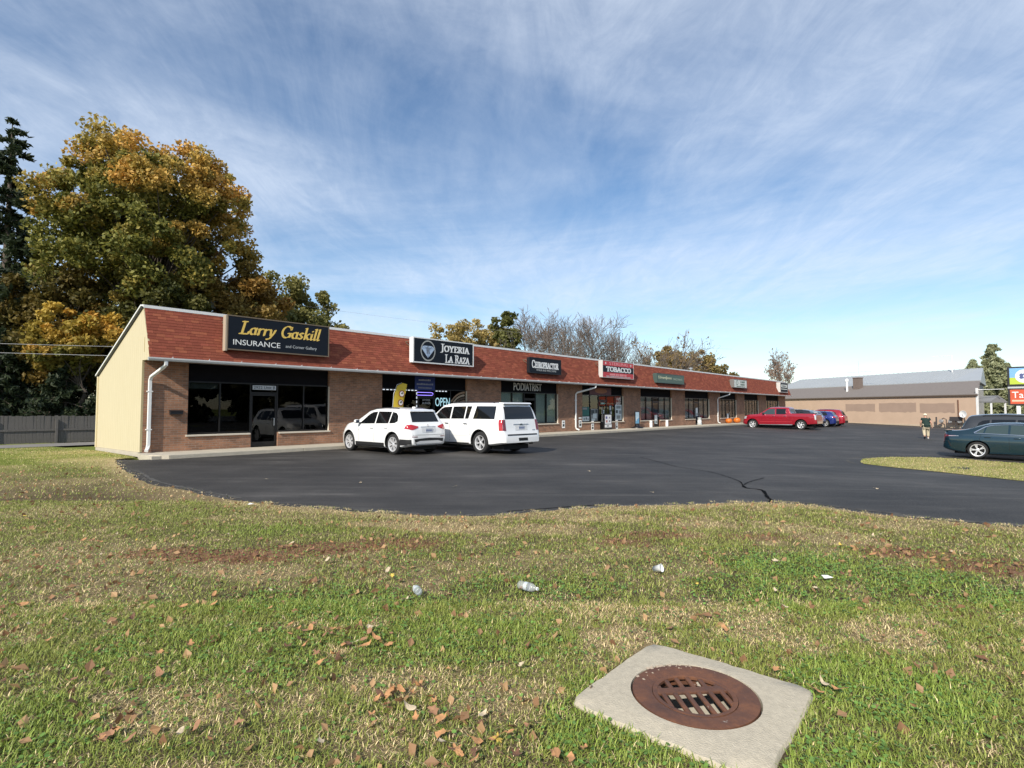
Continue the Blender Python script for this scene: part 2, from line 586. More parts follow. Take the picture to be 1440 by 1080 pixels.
def nib_text(body, m, w, h, nib=0.15, thin=0.055, ang=12, shear=0.0, small=None, name='lettering'):
    """broad-nib serif lettering: each stroke swept by a flat pen; fitted to w x h, XZ plane facing -Y.
    small = scale of every letter after the first of a word (small capitals)"""
    polys, x = [], 0.0
    first = True
    na = R(ang)
    ex, ey = (math.cos(na) * nib / 2, math.sin(na) * nib / 2), (-math.sin(na) * thin / 2, math.cos(na) * thin / 2)
    nibp = [(a * ex[0] + b * ey[0], a * ex[1] + b * ey[1]) for a in (-1, 1) for b in (-1, 1)]
    for ch in body:
        s = 1.0 if (first or not small) else small
        adv, strokes = GLY[ch]
        for st in strokes:
            pts = [(x + px * s, py * s) for px, py in st]
            for p, q in zip(pts[:-1], pts[1:]):
                polys.append(hull([(p[0] + a, p[1] + b) for a, b in nibp] + [(q[0] + a, q[1] + b) for a, b in nibp]))
        x += adv * s
        first = ch == ' '
    polys = [[(px + shear * py, py) for px, py in pl] for pl in polys]
    ax = [p[0] for pl in polys for p in pl]; ay = [p[1] for pl in polys for p in pl]
    x0, x1, y0, y1 = min(ax), max(ax), min(ay), max(ay)
    mb = MB()
    for i, pl in enumerate(polys):
        d = -0.002 - 0.0004 * (i % 9)
        pp = [((px - (x0 + x1) / 2) * w / (x1 - x0), (py - (y0 + y1) / 2) * h / (y1 - y0)) for px, py in pl]
        mb.add([(a, d, b) for a, b in pp], [tuple(range(len(pp)))])
    me = bpy.data.meshes.new(name)
    me.from_pydata(mb.v, [], mb.f)
    me.materials.append(m)
    return me

# ------------------------------------------------------------------ the lie of the land
PO = np.array([-12.52, 18.61])                       # front left corner of the plaza
PANG = R(47.756)
PU = np.array([math.cos(PANG), math.sin(PANG)])      # along the shop fronts
PW = np.array([-PU[1], PU[0]])                       # into the building

def sst(a, b, x):
    t = np.clip((np.asarray(x, float) - a) / (b - a), 0, 1)
    return t * t * (3 - 2 * t)

def zg(X, Y):
    X = np.asarray(X, float); Y = np.asarray(Y, float)
    s = (X - PO[0]) * PU[0] + (Y - PO[1]) * PU[1]
    w = (X - PO[0]) * PW[0] + (Y - PO[1]) * PW[1]
    return -0.022 * np.clip(-w - 2, 0, 24) * sst(6, 20, s) - 0.22 * sst(3, 12, w)

def pl(s, w):
    """plaza coordinates to world"""
    p = PO + PU * s + PW * w
    return float(p[0]), float(p[1])

rng = np.random.default_rng(7)
RND = random.Random(11)

def vnoise(x, y, seed=0, scale=1.0, oct=4):
    """value noise, numpy"""
    def h(i, j, s):
        n = (i * 374761393 + j * 668265263 + s * 974634751) & 0xffffffff
        n = ((n ^ (n >> 13)) * 1274126177) & 0xffffffff
        return ((n ^ (n >> 16)) & 0xffff) / 65535.0
    x = np.asarray(x, float) * scale; y = np.asarray(y, float) * scale
    tot = np.zeros_like(x); amp, sm = 1.0, 0.0
    for o in range(oct):
        xi, yi = np.floor(x).astype(np.int64), np.floor(y).astype(np.int64)
        fx, fy = x - xi, y - yi
        fx = fx * fx * (3 - 2 * fx); fy = fy * fy * (3 - 2 * fy)
        s = seed + o * 17
        v = (h(xi, yi, s) * (1 - fx) + h(xi + 1, yi, s) * fx) * (1 - fy) + (h(xi, yi + 1, s) * (1 - fx) + h(xi + 1, yi + 1, s) * fx) * fy
        tot += v * amp; sm += amp; amp *= 0.55; x = x * 2.03; y = y * 2.03
    return tot / sm

def resample(pl_, n):
    p = np.array(pl_, float)
    d = np.concatenate([[0], np.cumsum(np.linalg.norm(np.diff(p, axis=0), axis=1))])
    t = np.linspace(0, d[-1], n)
    return np.column_stack([np.interp(t, d, p[:, 0]), np.interp(t, d, p[:, 1])])

# ------------------------------------------------------------------ ground, asphalt, lawns
TAN = [(-0.76, 7.43, .75, .35, 1), (0.38, 7.35, .8, .35, .8), (-1.62, 7.7, .7, .3, .9), (2.64, 7.7, .5, .35, .9), (0.75, 3.92, .28, .22, .9),
       (0.74, 4.4, .3, .25, .7), (-0.08, 3.12, .35, .22, .7), (1.21, 4.31, .25, .22, .8), (1.7, 4.04, .3, .2, .8), (2.64, 3.92, .35, .25, .8),
       (4.03, 6.83, .5, .35, .8), (-4.68, 5.89, 1.2, .8, .65), (-3.62, 4.98, .7, .5, .6), (-1.87, 3.01, .45, .3, .7), (-0.67, 3.28, .35, .2, .7),
       (1.59, 4.46, .3, .25, .6), (-2.81, 5.55, .7, .35, .8), (-2.28, 5.39, .35, .25, .8), (-7.0, 8.5, 1.0, .6, .5), (-6, 10.1, .9, .4, .7),
       (-9.5, 12.2, 1.5, .6, .6), (3.3, 4.9, .4, .3, .4), (-13.5, 17.5, 1.2, 1.0, .6), (-16.0, 20.5, 2, 1.5, .5), (1.2, 6.2, .6, .3, .4), (0.2, 5.9, .5, .3, .5),
       (1.15, 8.1, 1.0, .3, .8), (14.5, 18.5, 2.2, 4, .5), (17, 21, 2, 2, .55), (14.5, 13, 2, 3, .5), (5.2, 7.6, .6, .35, .7), (-3.4, 8.3, .8, .3, .5)]
BROWN = [(-3.01, 6.03, .75, .28, 1), (-1.34, 6.55, .6, .3, .9), (-3.8, 6.17, .5, .25, .8), (-2.2, 6.35, .6, .25, .9), (1.89, 7.02, .5, .22, .8), (1.37, 6.65, .4, .2, .7),
         (4.27, 6.17, .55, .25, .9), (4.9, 5.63, .6, .3, .8), (3.53, 4.46, .3, .2, .5), (3.1, 6.9, .5, .2, .5)]
LUSH = [(2.96, 5.63, .7, .5, 1), (-0.4, 3.92, .7, .4, .7), (3.69, 4.98, .8, .5, .8), (-1.98, 3.6, .8, .5, .6), (2.12, 3.16, .5, .4, 1), (0.5, 2.9, .35, .4, .9), (-2.6, 2.7, .6, .4, .8),
        (0.2, 5.0, .8, .4, .5), (-1.5, 4.6, 1.0, .4, .7), (2.3, 4.9, .7, .5, .7), (-3.2, 7.3, .8, .4, .6), (1.35, 2.5, .5, .4, .9)]

def blobs(lst, x, y, seed):
    o = np.zeros_like(x)
    n = 0.55 * (vnoise(x, y, seed, 2.3, 4) - 0.5) + 0.6 * (vnoise(x, y, seed + 5, 9.0, 3) - 0.5)
    for cx, cy, rx, ry, s in lst:
        d = ((x - cx) / rx) ** 2 + ((y - cy) / ry) ** 2
        o = np.maximum(o, s * sst(1.6, 0.35, d + n * 2.5))
    return o

def turf(x, y):
    """dryness, bare-mulch and lushness of the lawn at a spot, each 0..1"""
    n1 = vnoise(x, y, 3, 0.55, 5); n2 = vnoise(x, y, 41, 2.6, 4); n3 = vnoise(x, y, 57, 8.0, 3)
    t = np.clip(0.22 * sst(0.46, 0.70, n1) + 0.36 * sst(0.52, 0.70, n2) + 0.50 * sst(0.53, 0.74, n3), 0, 1)
    t = np.maximum(t, 1.0 * blobs(TAN, x, y, 5))
    l = 0.65 * blobs(LUSH, x, y, 8)
    t = np.clip(t - 0.75 * l, 0, 1)
    b = blobs(BROWN, x, y, 9)
    # dry fringe along the asphalt
    d = np.interp(x, [p[0] for p in EDGE], [p[1] for p in EDGE]) - y
    t = np.where(np.abs(x) < 13, np.maximum(t, 0.9 * sst(0.75, 0.12, np.abs(d) + 0.5 * (n2 - 0.5))), t)
    return t, b, l

GREEN_A = np.array([0.185, 0.24, 0.036]); GREEN_B = np.array([0.38, 0.39, 0.10]); LUSHC = np.array([0.20, 0.35, 0.042])
STRAW = np.array([0.86, 0.69, 0.39]); STRAW2 = np.array([0.60, 0.45, 0.23]); MULCH = np.array([0.24, 0.115, 0.068]); DIRT = np.array([0.21, 0.16, 0.095])

def smooth_poly(pts, step, amp, seed):
    """resample a polyline and give it a ragged edge"""
    out = []
    for (a, b) in zip(pts[:-1], pts[1:]):
        a, b = np.array(a), np.array(b)
        L = np.linalg.norm(b - a)
        n = max(1, int(L / step))
        d = (b - a) / max(L, 1e-6)
        nrm = np.array([-d[1], d[0]])
        for i in range(n):
            p = a + (b - a) * i / n
            k = (vnoise(np.array([p[0]]), np.array([p[1]]), seed, 2.4, 3)[0] - 0.5) * 2 * amp
            out.append(tuple(p + nrm * k))
    out.append(tuple(pts[-1]))
    return out

def catmull(pts, n=6):
    P_ = [np.array(p, float) for p in pts]
    P_ = [2 * P_[0] - P_[1]] + P_ + [2 * P_[-1] - P_[-2]]
    out = []
    for i in range(1, len(P_) - 2):
        for k in range(n):
            t = k / n
            a, b, c, d = P_[i - 1], P_[i], P_[i + 1], P_[i + 2]
            out.append(tuple(0.5 * ((2 * b) + (-a + c) * t + (2 * a - 5 * b + 4 * c - d) * t * t + (-a + 3 * b - 3 * c + d) * t ** 3)))
    out.append(tuple(P_[-2]))
    return out

def in_poly(x, y, poly):
    inside = np.zeros(x.shape, bool)
    n = len(poly)
    j = n - 1
    for i in range(n):
        xi, yi = poly[i]; xj, yj = poly[j]
        c = ((yi > y) != (yj > y)) & (x < (xj - xi) * (y - yi) / (yj - yi + 1e-12) + xi)
        inside ^= c
        j = i
    return inside

def sheet(name, poly, extra, dz, m, cols=None, hole=None):
    """flat-ish sheet with the outline poly and inner points extra, following the lie of the land"""
    loops = [poly] + ([hole] if hole else [])
    vs, es = [], []
    for lp in loops:
        b = len(vs)
        vs += [Vector(p) for p in lp]
        es += [(b + i, b + (i + 1) % len(lp)) for i in range(len(lp))]
    vs += [Vector(p) for p in extra]
    r = delaunay_2d_cdt(vs, es, [], 2 if hole else 1, 1e-4)
    v2 = np.array([tuple(p) for p in r[0]])
    tris = np.array([f for f in r[2] if len(f) == 3])
    c = v2[tris].mean(1)
    ok = in_poly(c[:, 0], c[:, 1], poly)
    if hole:
        ok &= ~in_poly(c[:, 0], c[:, 1], hole)
    tris = tris[ok]
    a, b_, c_ = v2[tris[:, 0]], v2[tris[:, 1]], v2[tris[:, 2]]
    cr = (b_[:, 0] - a[:, 0]) * (c_[:, 1] - a[:, 1]) - (b_[:, 1] - a[:, 1]) * (c_[:, 0] - a[:, 0])
    tris[cr < 0] = tris[cr < 0][:, ::-1]
    z = zg(v2[:, 0], v2[:, 1]) + dz
    v3 = np.column_stack([v2, z])
    cc = cols(v2[:, 0], v2[:, 1]) if cols else None
    return np_mesh(name, v3, tris, m, cc, smooth=True)

def grid_pts(x0, x1, y0, y1, st, poly, jit=0.3):
    gx, gy = np.meshgrid(np.arange(x0, x1, st), np.arange(y0, y1, st))
    gx = gx.ravel() + rng.uniform(-jit, jit, gx.size) * st
    gy = gy.ravel() + rng.uniform(-jit, jit, gy.size) * st
    ok = in_poly(gx, gy, poly)
    return np.column_stack([gx[ok], gy[ok]])

EDGE = [(-12.55, 17.43), (-10.9, 15.3), (-9.33, 13.51), (-7.8, 11.87), (-6.35, 10.76), (-4.87, 9.69), (-3.99, 9.26), (-3.22, 8.94), (-2.21, 8.58), (-1.28, 8.30), (-0.64, 8.30),
        (0.11, 8.46), (0.91, 8.81), (1.75, 9.07), (2.84, 9.20), (3.6, 9.38), (4.27, 9.47), (4.85, 9.20), (5.33, 8.64), (5.79, 8.19), (6.24, 7.84), (6.91, 7.47), (8.4, 6.8), (10.5, 6.2), (14, 5.6)]
EDGE = smooth_poly(catmull(EDGE, 3), 0.09, 0.10, 77)
EDGE = sorted(EDGE, key=lambda p: p[0])
LAWN = EDGE + [(14, -5), (-30, -5), (-46, 6), pl(-34, 12.5), pl(-16, 12.5), pl(-0.6, 12.5), pl(-0.42, 5.1), pl(-0.32, 2.4), pl(-0.22, -0.25)]
ISL = [(12.35, 19.3), (12.8, 20.2), (13.5, 21.2), (14.3, 21.9), (15.72, 22.45), (17.2, 22.55), (18.0, 22.1), (18.68, 21.35), (19.6, 20.3), (24.0, 15.6), (22.0, 8.0), (15.5, 10.5), (13.7, 13.6), (13.3, 15.3), (13.07, 16.88), (12.6, 18.07)]
ISL = smooth_poly(catmull(ISL + [ISL[0]], 4), 0.2, 0.06, 31)[:-1]

# pad with the drain: corners on the lawn
PAD_T, PAD_R, PAD_L = np.array([0.92, 3.82]), np.array([1.69, 3.17]), np.array([0.32, 3.01])
PAD_B = PAD_R + PAD_L - PAD_T
PAD_C = (PAD_R + PAD_L) / 2
PAD_A = math.atan2(*(PAD_R - PAD_T)[::-1])
def shrink(p, k):
    return tuple(PAD_C + (p - PAD_C) * k)
HOLE = [shrink(p, 0.93) for p in (PAD_T, PAD_R, PAD_B, PAD_L)]

def soil_cols(x, y):
    t, b, l = turf(x, y)
    n = vnoise(x, y, 61, 7.0, 4)[:, None]
    c = DIRT * 0.45 * (0.7 + 0.6 * n) * (1 - 0.5 * l[:, None])
    c = c * (1 - 0.6 * t[:, None]) + STRAW2 * 0.6 * 0.6 * t[:, None]
    c = c * (1 - 0.8 * b[:, None]) + MULCH * (0.6 + 0.8 * n) * 0.8 * b[:, None]
    far = sst(10, 18, y)[:, None]
    g = (GREEN_A * (1 - t[:, None]) + STRAW2 * t[:, None]) * (0.75 + 0.5 * n)
    return c * (1 - far * 0.75) + g * far * 0.75

near = [(-9, 1.0), (9, 1.0), (9, 9.6), (-9, 9.6)]
ep = np.vstack([grid_pts(-6.5, 7.5, 1.2, 9.5, 0.13, LAWN), grid_pts(-30, 14, -5, 28, 0.8, LAWN)])
lawn = link('lawn', sheet('lawn', LAWN, ep, 0.02, M_SOIL, soil_cols, HOLE))
tag(lawn, kind='structure')
isl = link('grass_island', sheet('grass_island', ISL, grid_pts(12, 24, 8, 23, 0.5, ISL), 0.012, M_SOIL, soil_cols))
tag(isl, kind='structure')

# base sheet out to the horizon, open under the near lawn
def ground_cols(x, y):
    n = vnoise(x, y, 15, 0.2, 4)[:, None]
    return GREEN_A * 0.8 * (0.6 + 0.6 * n) + DIRT * 0.5 * n
xs = np.concatenate([[-3000, -900, -300], np.arange(-120, -8, 6), [-8, -4, 0, 4, 8], np.arange(12, 150, 6), [300, 900, 3000]])
ys = np.concatenate([[-1500, -300], np.arange(-90, 0, 6), [0, 1.5, 4.5, 6, 8], np.arange(12, 170, 6), [300, 900, 3500]])
gx, gy = np.meshgrid(xs, ys)
gz = zg(gx, gy) - 0.06
gv = np.column_stack([gx.ravel(), gy.ravel(), gz.ravel()])
nx = len(xs)
fq = []
for j in range(len(ys) - 1):
    for i in range(nx - 1):
        if -4 <= xs[i] and xs[i + 1] <= 4 and 1.5 <= ys[j] and ys[j + 1] <= 4.5:
            continue
        fq.append((j * nx + i, j * nx + i + 1, (j + 1) * nx + i + 1, (j + 1) * nx + i))
ground = link('ground', np_mesh('ground', gv, np.array(fq), M_SOIL, ground_cols(gv[:, 0], gv[:, 1])))
tag(ground, kind='structure')

# parking lot
inner = [(x, y - 0.35) for x, y in EDGE[2:]]
LOT = inner + [(13.5, -60), (140, -60), (140, 120), pl(110, 30), pl(77, 30), pl(77, -1.62), pl(40, -1.62), pl(10, -1.62), pl(0.4, -1.62), pl(-0.45, -1.15), pl(-0.75, -0.75), pl(-1.05, -0.95)]
lot = link('parking_lot', sheet('parking_lot', LOT, grid_pts(-14, 130, -55, 115, 2.5, LOT), 0.0, M_ASPHALT))
tag(lot, kind='structure')

def strip(name, pts, width, dz, m, jag=0.35):
    """narrow ragged strip laid on the asphalt along a line"""
    pts = smooth_poly(catmull(pts, 5), 0.06, 0.012, 5)
    L, Rr = [], []
    for i, p in enumerate(pts):
        a, b = np.array(pts[max(i - 1, 0)]), np.array(pts[min(i + 1, len(pts) - 1)])
        d = (b - a) / (np.linalg.norm(b - a) + 1e-9)
        nrm = np.array([-d[1], d[0]])
        w = width * (1 + jag * (rng.random() * 2 - 1)) / 2
        if i in (0, len(pts) - 1):
            w *= 0.15
        L.append(np.array(p) + nrm * w); Rr.append(np.array(p) - nrm * w)
    v = [(q[0], q[1], float(zg(q[0], q[1])) + dz) for q in L + Rr]
    n = len(pts)
    mb = MB().add(v, [(i, i + 1, n + i + 1, n + i) for i in range(n - 1)])
    return mb.build(name, m, lot)

M_CRACK = mat('crack_sealer', (0.005, 0.005, 0.005), 0.95, spec=0.05)
M_EDGE = mat('worn_edge', (0.075, 0.070, 0.062), 0.95, var=0.75, scale=18, bump=0.5, bscale=90)
strip('sealed_crack', [(4.53, 19.47), (4.66, 17.6), (4.74, 15.95), (5.0, 15.1), (5.2, 14.4), (5.2, 13.4), (5.11, 12.39), (4.88, 11.66)], 0.022, 0.006, M_CRACK)
strip('sealed_crack', [(4.88, 11.66), (4.80, 11.3), (4.98, 11.04), (4.86, 10.6), (4.67, 10.07), (4.60, 9.8), (4.44, 9.55)], 0.055, 0.007, M_CRACK)
strip('sealed_crack', [(4.88, 11.66), (5.3, 12.3), (6.04, 13.18)], 0.02, 0.008, M_CRACK)
strip('sealed_crack', [(-0.1, 8.72), (0.5, 8.95), (1.1, 9.2), (1.6, 9.33)], 0.03, 0.006, M_CRACK)
strip('worn_edge', [(1.0, 8.98), (1.8, 9.22), (2.9, 9.36), (3.7, 9.52), (4.25, 9.62), (4.9, 9.4)], 0.13, 0.004, M_EDGE, 0.8)
strip('worn_edge', [(4.5, 9.85), (5.1, 9.5), (5.6, 8.9), (6.3, 8.25)], 0.07, 0.005, M_EDGE, 0.9)
strip('worn_edge', [(-3.6, 9.28), (-2.4, 8.86), (-1.3, 8.5), (-0.5, 8.48), (0.3, 8.72)], 0.10, 0.004, M_EDGE, 0.9)
strip('worn_edge', [(5.8, 8.5), (6.6, 7.95), (7.6, 7.45)], 0.14, 0.004, M_EDGE, 0.8)
strip('worn_edge', [(12.1, 19.4), (12.55, 20.6), (13.6, 21.9), (15.2, 22.85), (17.5, 23.0)], 0.09, 0.005, M_EDGE, 0.8)
strip('worn_edge', [(-9.6, 14.2), (-8.0, 12.4), (-6.4, 11.1), (-4.9, 10.0)], 0.09, 0.004, M_EDGE, 0.9)

# alley behind the lawn
al = MB()
v = [pl(-40, 12.6), pl(20, 12.6), pl(20, 15.6), pl(-40, 15.6)]
al.add([(x, y, float(zg(x, y)) + 0.03) for x, y in v], [(0, 1, 2, 3)])
tag(al.build('alley', mat('alley_concrete', (0.22, 0.205, 0.185), 0.95, var=0.3, scale=1.5)), kind='structure')

# ------------------------------------------------------------------ grass (nobody could count it)
def blades(n, sampler, hmin, hmax, wid, seg, name):
    x, y = sampler(n)
    n = len(x)
    t, b, l = turf(x, y)
    far = sst(12, 20, y)
    keep = rng.random(n) < (1 - 0.75 * b) * (1 - 0.3 * t)
    # thin along the asphalt's edge
    x, y, t, b, l = x[keep], y[keep], t[keep], b[keep], l[keep]
    n = len(x)
    dry = (rng.random(n) < (0.06 + 0.82 * t)).astype(float)
    hgt = rng.uniform(hmin, hmax, n) * (1 + 0.2 * l - 0.2 * t)
    hgt *= 0.6 + 0.8 * vnoise(x, y, 23, 3.0, 3)
    a = rng.uniform(0, 2 * math.pi, n)
    lean = rng.uniform(0.45, 1.4, n) + 0.3 * dry
    dx, dy = np.cos(a), np.sin(a)
    px, py = -dy, dx
    w = wid * rng.uniform(0.6, 1.3, n) * (1 + 0.35 * l)
    z0 = zg(x, y) + 0.018
    H_ = hgt * np.cos(np.clip(lean, 0, 1.45))
    D = hgt * np.sin(np.clip(lean, 0, 1.45))
    if seg == 2:
        V = np.empty((n, 5, 3))
        for k, (fw, fd, fh) in enumerate(((-1, 0, 0), (1, 0, 0), (0.8, .38, .62), (-0.8, .38, .62), (0, 1, 1))):
            V[:, k, 0] = x + px * w * fw / 2 + dx * D * fd
            V[:, k, 1] = y + py * w * fw / 2 + dy * D * fd
            V[:, k, 2] = z0 + H_ * fh
        idx = np.arange(n)[:, None] * 5
        F = np.concatenate([idx + np.array([0, 1, 2]), idx + np.array([0, 2, 3]), idx + np.array([3, 2, 4])])
        k = 5
    else:
        V = np.empty((n, 3, 3))
        for k, (fw, fd, fh) in enumerate(((-1, 0, 0), (1, 0, 0), (0, 1, 1))):
            V[:, k, 0] = x + px * w * fw / 2 + dx * D * fd
            V[:, k, 1] = y + py * w * fw / 2 + dy * D * fd
            V[:, k, 2] = z0 + H_ * fh
        F = np.arange(n)[:, None] * 3 + np.array([0, 1, 2])
        k = 3
    r1 = rng.random(n)[:, None]
    g = GREEN_A * (1 - r1) + GREEN_B * r1
    g = g * (1 - l[:, None] * 0.55) + LUSHC * l[:, None] * 0.55
    r2 = rng.random(n)[:, None]
    s = STRAW * (1 - r2) + STRAW2 * r2
    s = s * (1 - 0.6 * b[:, None]) + MULCH * 1.3 * 0.6 * b[:, None]
    c = g * (1 - dry[:, None]) + s * dry[:, None]
    c *= (0.70 + 0.80 * rng.random(n) ** 1.2)[:, None]
    C = np.repeat(c, k, axis=0)
    o = link(name, np_mesh(name, V.reshape(-1, 3), F, M_GRASS, C))
    return o

PADQ = [shrink(p, 1.0) for p in (PAD_T, PAD_R, PAD_B, PAD_L)]

def sampler(y0, y1, power=1.0, xmax=None):
    def f(n):
        # even per unit of ground, only inside the wedge that the view takes in (plus a margin)
        y = np.sqrt(rng.uniform(y0 * y0, y1 * y1, n))
        x = rng.uniform(-1.04, 1.04, n) * (y + 1.5)
        ok = in_poly(x, y, LAWN) & ~in_poly(x, y, PADQ)
        # stray tufts creeping out over the asphalt
        e = np.interp(x, [p[0] for p in EDGE], [p[1] for p in EDGE]) - y
        ok |= (e < 0) & (e > -0.22) & (np.abs(x) < 12) & (vnoise(x, y, 12, 5.0, 3) > 0.56)
        return x[ok], y[ok]
    return f

g0 = blades(330000, sampler(1.3, 4.6), 0.020, 0.055, 0.0044, 2, 'grass')
tag(g0, 'mown grass, green and straw-coloured, nearest the drain pad', 'grass', kind='stuff')
g1 = blades(430000, sampler(4.4, 9.6), 0.022, 0.056, 0.0068, 1, 'grass')
tag(g1, 'patchy green and straw lawn grass along the asphalt edge', 'grass', kind='stuff')
g2 = blades(260000, sampler(9.2, 27), 0.03, 0.07, 0.014, 1, 'grass')
tag(g2, 'lawn grass in the strip left of the parking lot', 'grass', kind='stuff')

def isl_sampler(n):
    x, y = rng.uniform(12, 21, n), rng.uniform(11, 23, n)
    ok = in_poly(x, y, ISL)
    return x[ok], y[ok]
g3 = blades(90000, isl_sampler, 0.03, 0.06, 0.012, 1, 'grass')
tag(g3, 'short dry grass on the island beside the dark teal car', 'grass', kind='stuff')

# clover in the lush spots: small round leaves lying flat
def clover(n):
    x, y = sampler(2.1, 6.5)(n)
    t, b, l = turf(x, y)
    k = rng.random(len(x)) < 0.08 + 0.8 * l * (vnoise(x, y, 91, 3.0, 3) > 0.42)
    x, y = x[k], y[k]
    n = len(x)
    r = rng.uniform(0.006, 0.013, n)
    a = rng.uniform(0, 6.28, n)
    z = zg(x, y) + rng.uniform(0.028, 0.05, n)
    tilt = rng.uniform(-0.4, 0.4, (n, 2))
    V = np.empty((n, 6, 3))
    for i in range(6):
        ca, sa = np.cos(a + i * math.pi / 3), np.sin(a + i * math.pi / 3)
        V[:, i, 0] = x + r * ca; V[:, i, 1] = y + r * sa
        V[:, i, 2] = z + r * (ca * tilt[:, 0] + sa * tilt[:, 1])
    F = np.arange(n)[:, None] * 6 + np.arange(6)
    c = np.array([0.14, 0.25, 0.05]) * rng.uniform(0.7, 1.5, n)[:, None]
    return tag(link('clover', np_mesh('clover', V.reshape(-1, 3), F, M_GRASS, np.repeat(c, 6, axis=0))), 'low green clover leaves in the lawn', 'clover', kind='stuff')
clover(120000)

# ------------------------------------------------------------------ drain pad and grate
def drain():
    root = thing('drain_pad', 'square concrete pad with a rusty round drain grate set in the lawn', 'storm drain', (PAD_C[0], PAD_C[1], -0.028), PAD_A)
    h = float(np.linalg.norm(PAD_R - PAD_T)) / 2
    n = 64
    ro, mb = 0.338, MB()
    def sq(a, s):
        c, d = math.cos(a), math.sin(a)
        k = s / ((abs(c) ** 14 + abs(d) ** 14) ** (1 / 14))
        return c * k, d * k
    rings = []
    j1 = [RND.uniform(-0.006, 0.006) for _ in range(n)]
    for s, z, circ in ((h, -0.12, 0), (h, 0.058, 0), (h - 0.012, 0.072, 0), (h * 0.8, 0.080, 0), (ro + 0.05, 0.084, 1), (ro + 0.006, 0.082, 1), (ro + 0.002, 0.03, 1)):
        ring = []
        for k in range(n):
            a = 2 * math.pi * k / n
            x, y = sq(a, s + (j1[k] if z > 0.04 and not circ else 0)) if not circ else (s * math.cos(a), s * math.sin(a))
            ring.append((x, y, z))
        rings.append(ring)
    vs = [p for r_ in rings for p in r_]
    fs = [(i * n + k, i * n + (k + 1) % n, (i + 1) * n + (k + 1) % n, (i + 1) * n + k) for i in range(len(rings) - 1) for k in range(n)]
    mb.add(vs, fs).build('pad', M_PADC, root, smooth=True, sharp=R(40))
    # rust
    m, N, Lk = new_mat('rust_iron')
    b = P(m)
    tc = N.new('ShaderNodeTexCoord')
    n1 = N.new('ShaderNodeTexNoise'); n1.inputs['Scale'].default_value = 7; n1.inputs['Detail'].default_value = 8; n1.inputs['Roughness'].default_value = 0.7
    Lk.new(tc.outputs['Object'], n1.inputs['Vector'])
    rp = N.new('ShaderNodeValToRGB')
    e = rp.color_ramp.elements
    e[0].position, e[0].color = 0.3, (0.070, 0.033, 0.022, 1)
    e[1].position, e[1].color = 0.75, (0.21, 0.083, 0.034, 1)
    e2 = e.new(0.52); e2.color = (0.125, 0.052, 0.028, 1)
    Lk.new(n1.outputs['Fac'], rp.inputs[0])
    n2 = N.new('ShaderNodeTexNoise'); n2.inputs['Scale'].default_value = 5.5; n2.inputs['Detail'].default_value = 10; n2.inputs['Roughness'].default_value = 0.62
    mp = N.new('ShaderNodeMapping'); mp.inputs['Location'].default_value = (2.2, 0.7, 0)
    Lk.new(tc.outputs['Object'], mp.inputs[0]); Lk.new(mp.outputs[0], n2.inputs['Vector'])
    r2 = N.new('ShaderNodeMapRange'); r2.inputs['From Min'].default_value = 0.64; r2.inputs['From Max'].default_value = 0.67
    Lk.new(n2.outputs['Fac'], r2.inputs['Value'])
    mx = N.new('ShaderNodeMix'); mx.data_type = 'RGBA'; mx.inputs['B'].default_value = (0.46, 0.42, 0.36, 1)
    Lk.new(r2.outputs[0], mx.inputs['Factor']); Lk.new(rp.outputs[0], mx.inputs['A']); Lk.new(mx.outputs['Result'], b.inputs['Base Color'])
    b.inputs['Roughness'].default_value = 0.72
    bp = N.new('ShaderNodeBump'); bp.inputs['Strength'].default_value = 0.5; bp.inputs['Distance'].default_value = 0.006
    n3 = N.new('ShaderNodeTexNoise'); n3.inputs['Scale'].default_value = 60; Lk.new(tc.outputs['Object'], n3.inputs['Vector'])
    Lk.new(n3.outputs['Fac'], bp.inputs['Height']); Lk.new(bp.outputs[0], b.inputs['Normal'])
    rim = MB().lathe([(0.226, 0.02), (0.226, 0.076), (0.236, 0.079), (0.305, 0.088), (0.333, 0.083), (0.336, 0.02)], 64)
    rim.build('frame_ring', m, root, smooth=True, sharp=R(40))
    # grate: world Y is the run of the slots; undo the pad's turn
    g = thing_part = bpy.data.objects.new('grate', None)
    bpy.data.objects.remove(g)
    gm = MB()
    ri, zt, zb = 0.2235, 0.0775, 0.062
    gm.lathe([(0.199, zb), (0.199, zt), (0.203, zt + 0.002), (ri, zt + 0.002), (ri, zb)], 56)
    for k in range(-3, 3):
        x = (k + 0.5) * 0.0665
        yy = math.sqrt(max(0.0, 0.2 ** 2 - x * x))
        if k in (-3, 2):
            continue
        gm.bbox(x - 0.0125, x + 0.0125, -yy, yy, zb, zt - 0.001, 0.004)
    for x in (-0.166, 0.166):
        yy = math.sqrt(0.2 ** 2 - x * x)
        gm.bbox(x - 0.012, x + 0.012, -yy, yy, zb, zt - 0.001, 0.004)
    gm.bbox(-0.199, 0.199, 0.028, 0.082, zb - 0.001, zt + 0.0005, 0.004)
    grate = gm.build('grate', m, root, smooth=True, sharp=R(35))
    grate.rotation_euler = (0, 0, -PAD_A + R(4))
    # crumbled mortar on the ring's far edge
    mm = MB()
    for i in range(40):
        a = R(52 + RND.gauss(0, 24)) - PAD_A + R(40)
        r_ = RND.uniform(0.285, 0.345)
        s = RND.uniform(0.004, 0.017)
        x, y = r_ * math.cos(a), r_ * math.sin(a)
        mm.add([(x + s * RND.uniform(.6, 1), y, 0.084), (x, y + s * RND.uniform(.6, 1), 0.084), (x - s, y - s * .4, 0.084), (x + s * .1, y - s * .8, 0.084), (x, y, 0.087 + s * 0.22)],
               [(0, 1, 4), (1, 2, 4), (2, 3, 4), (3, 0, 4)])
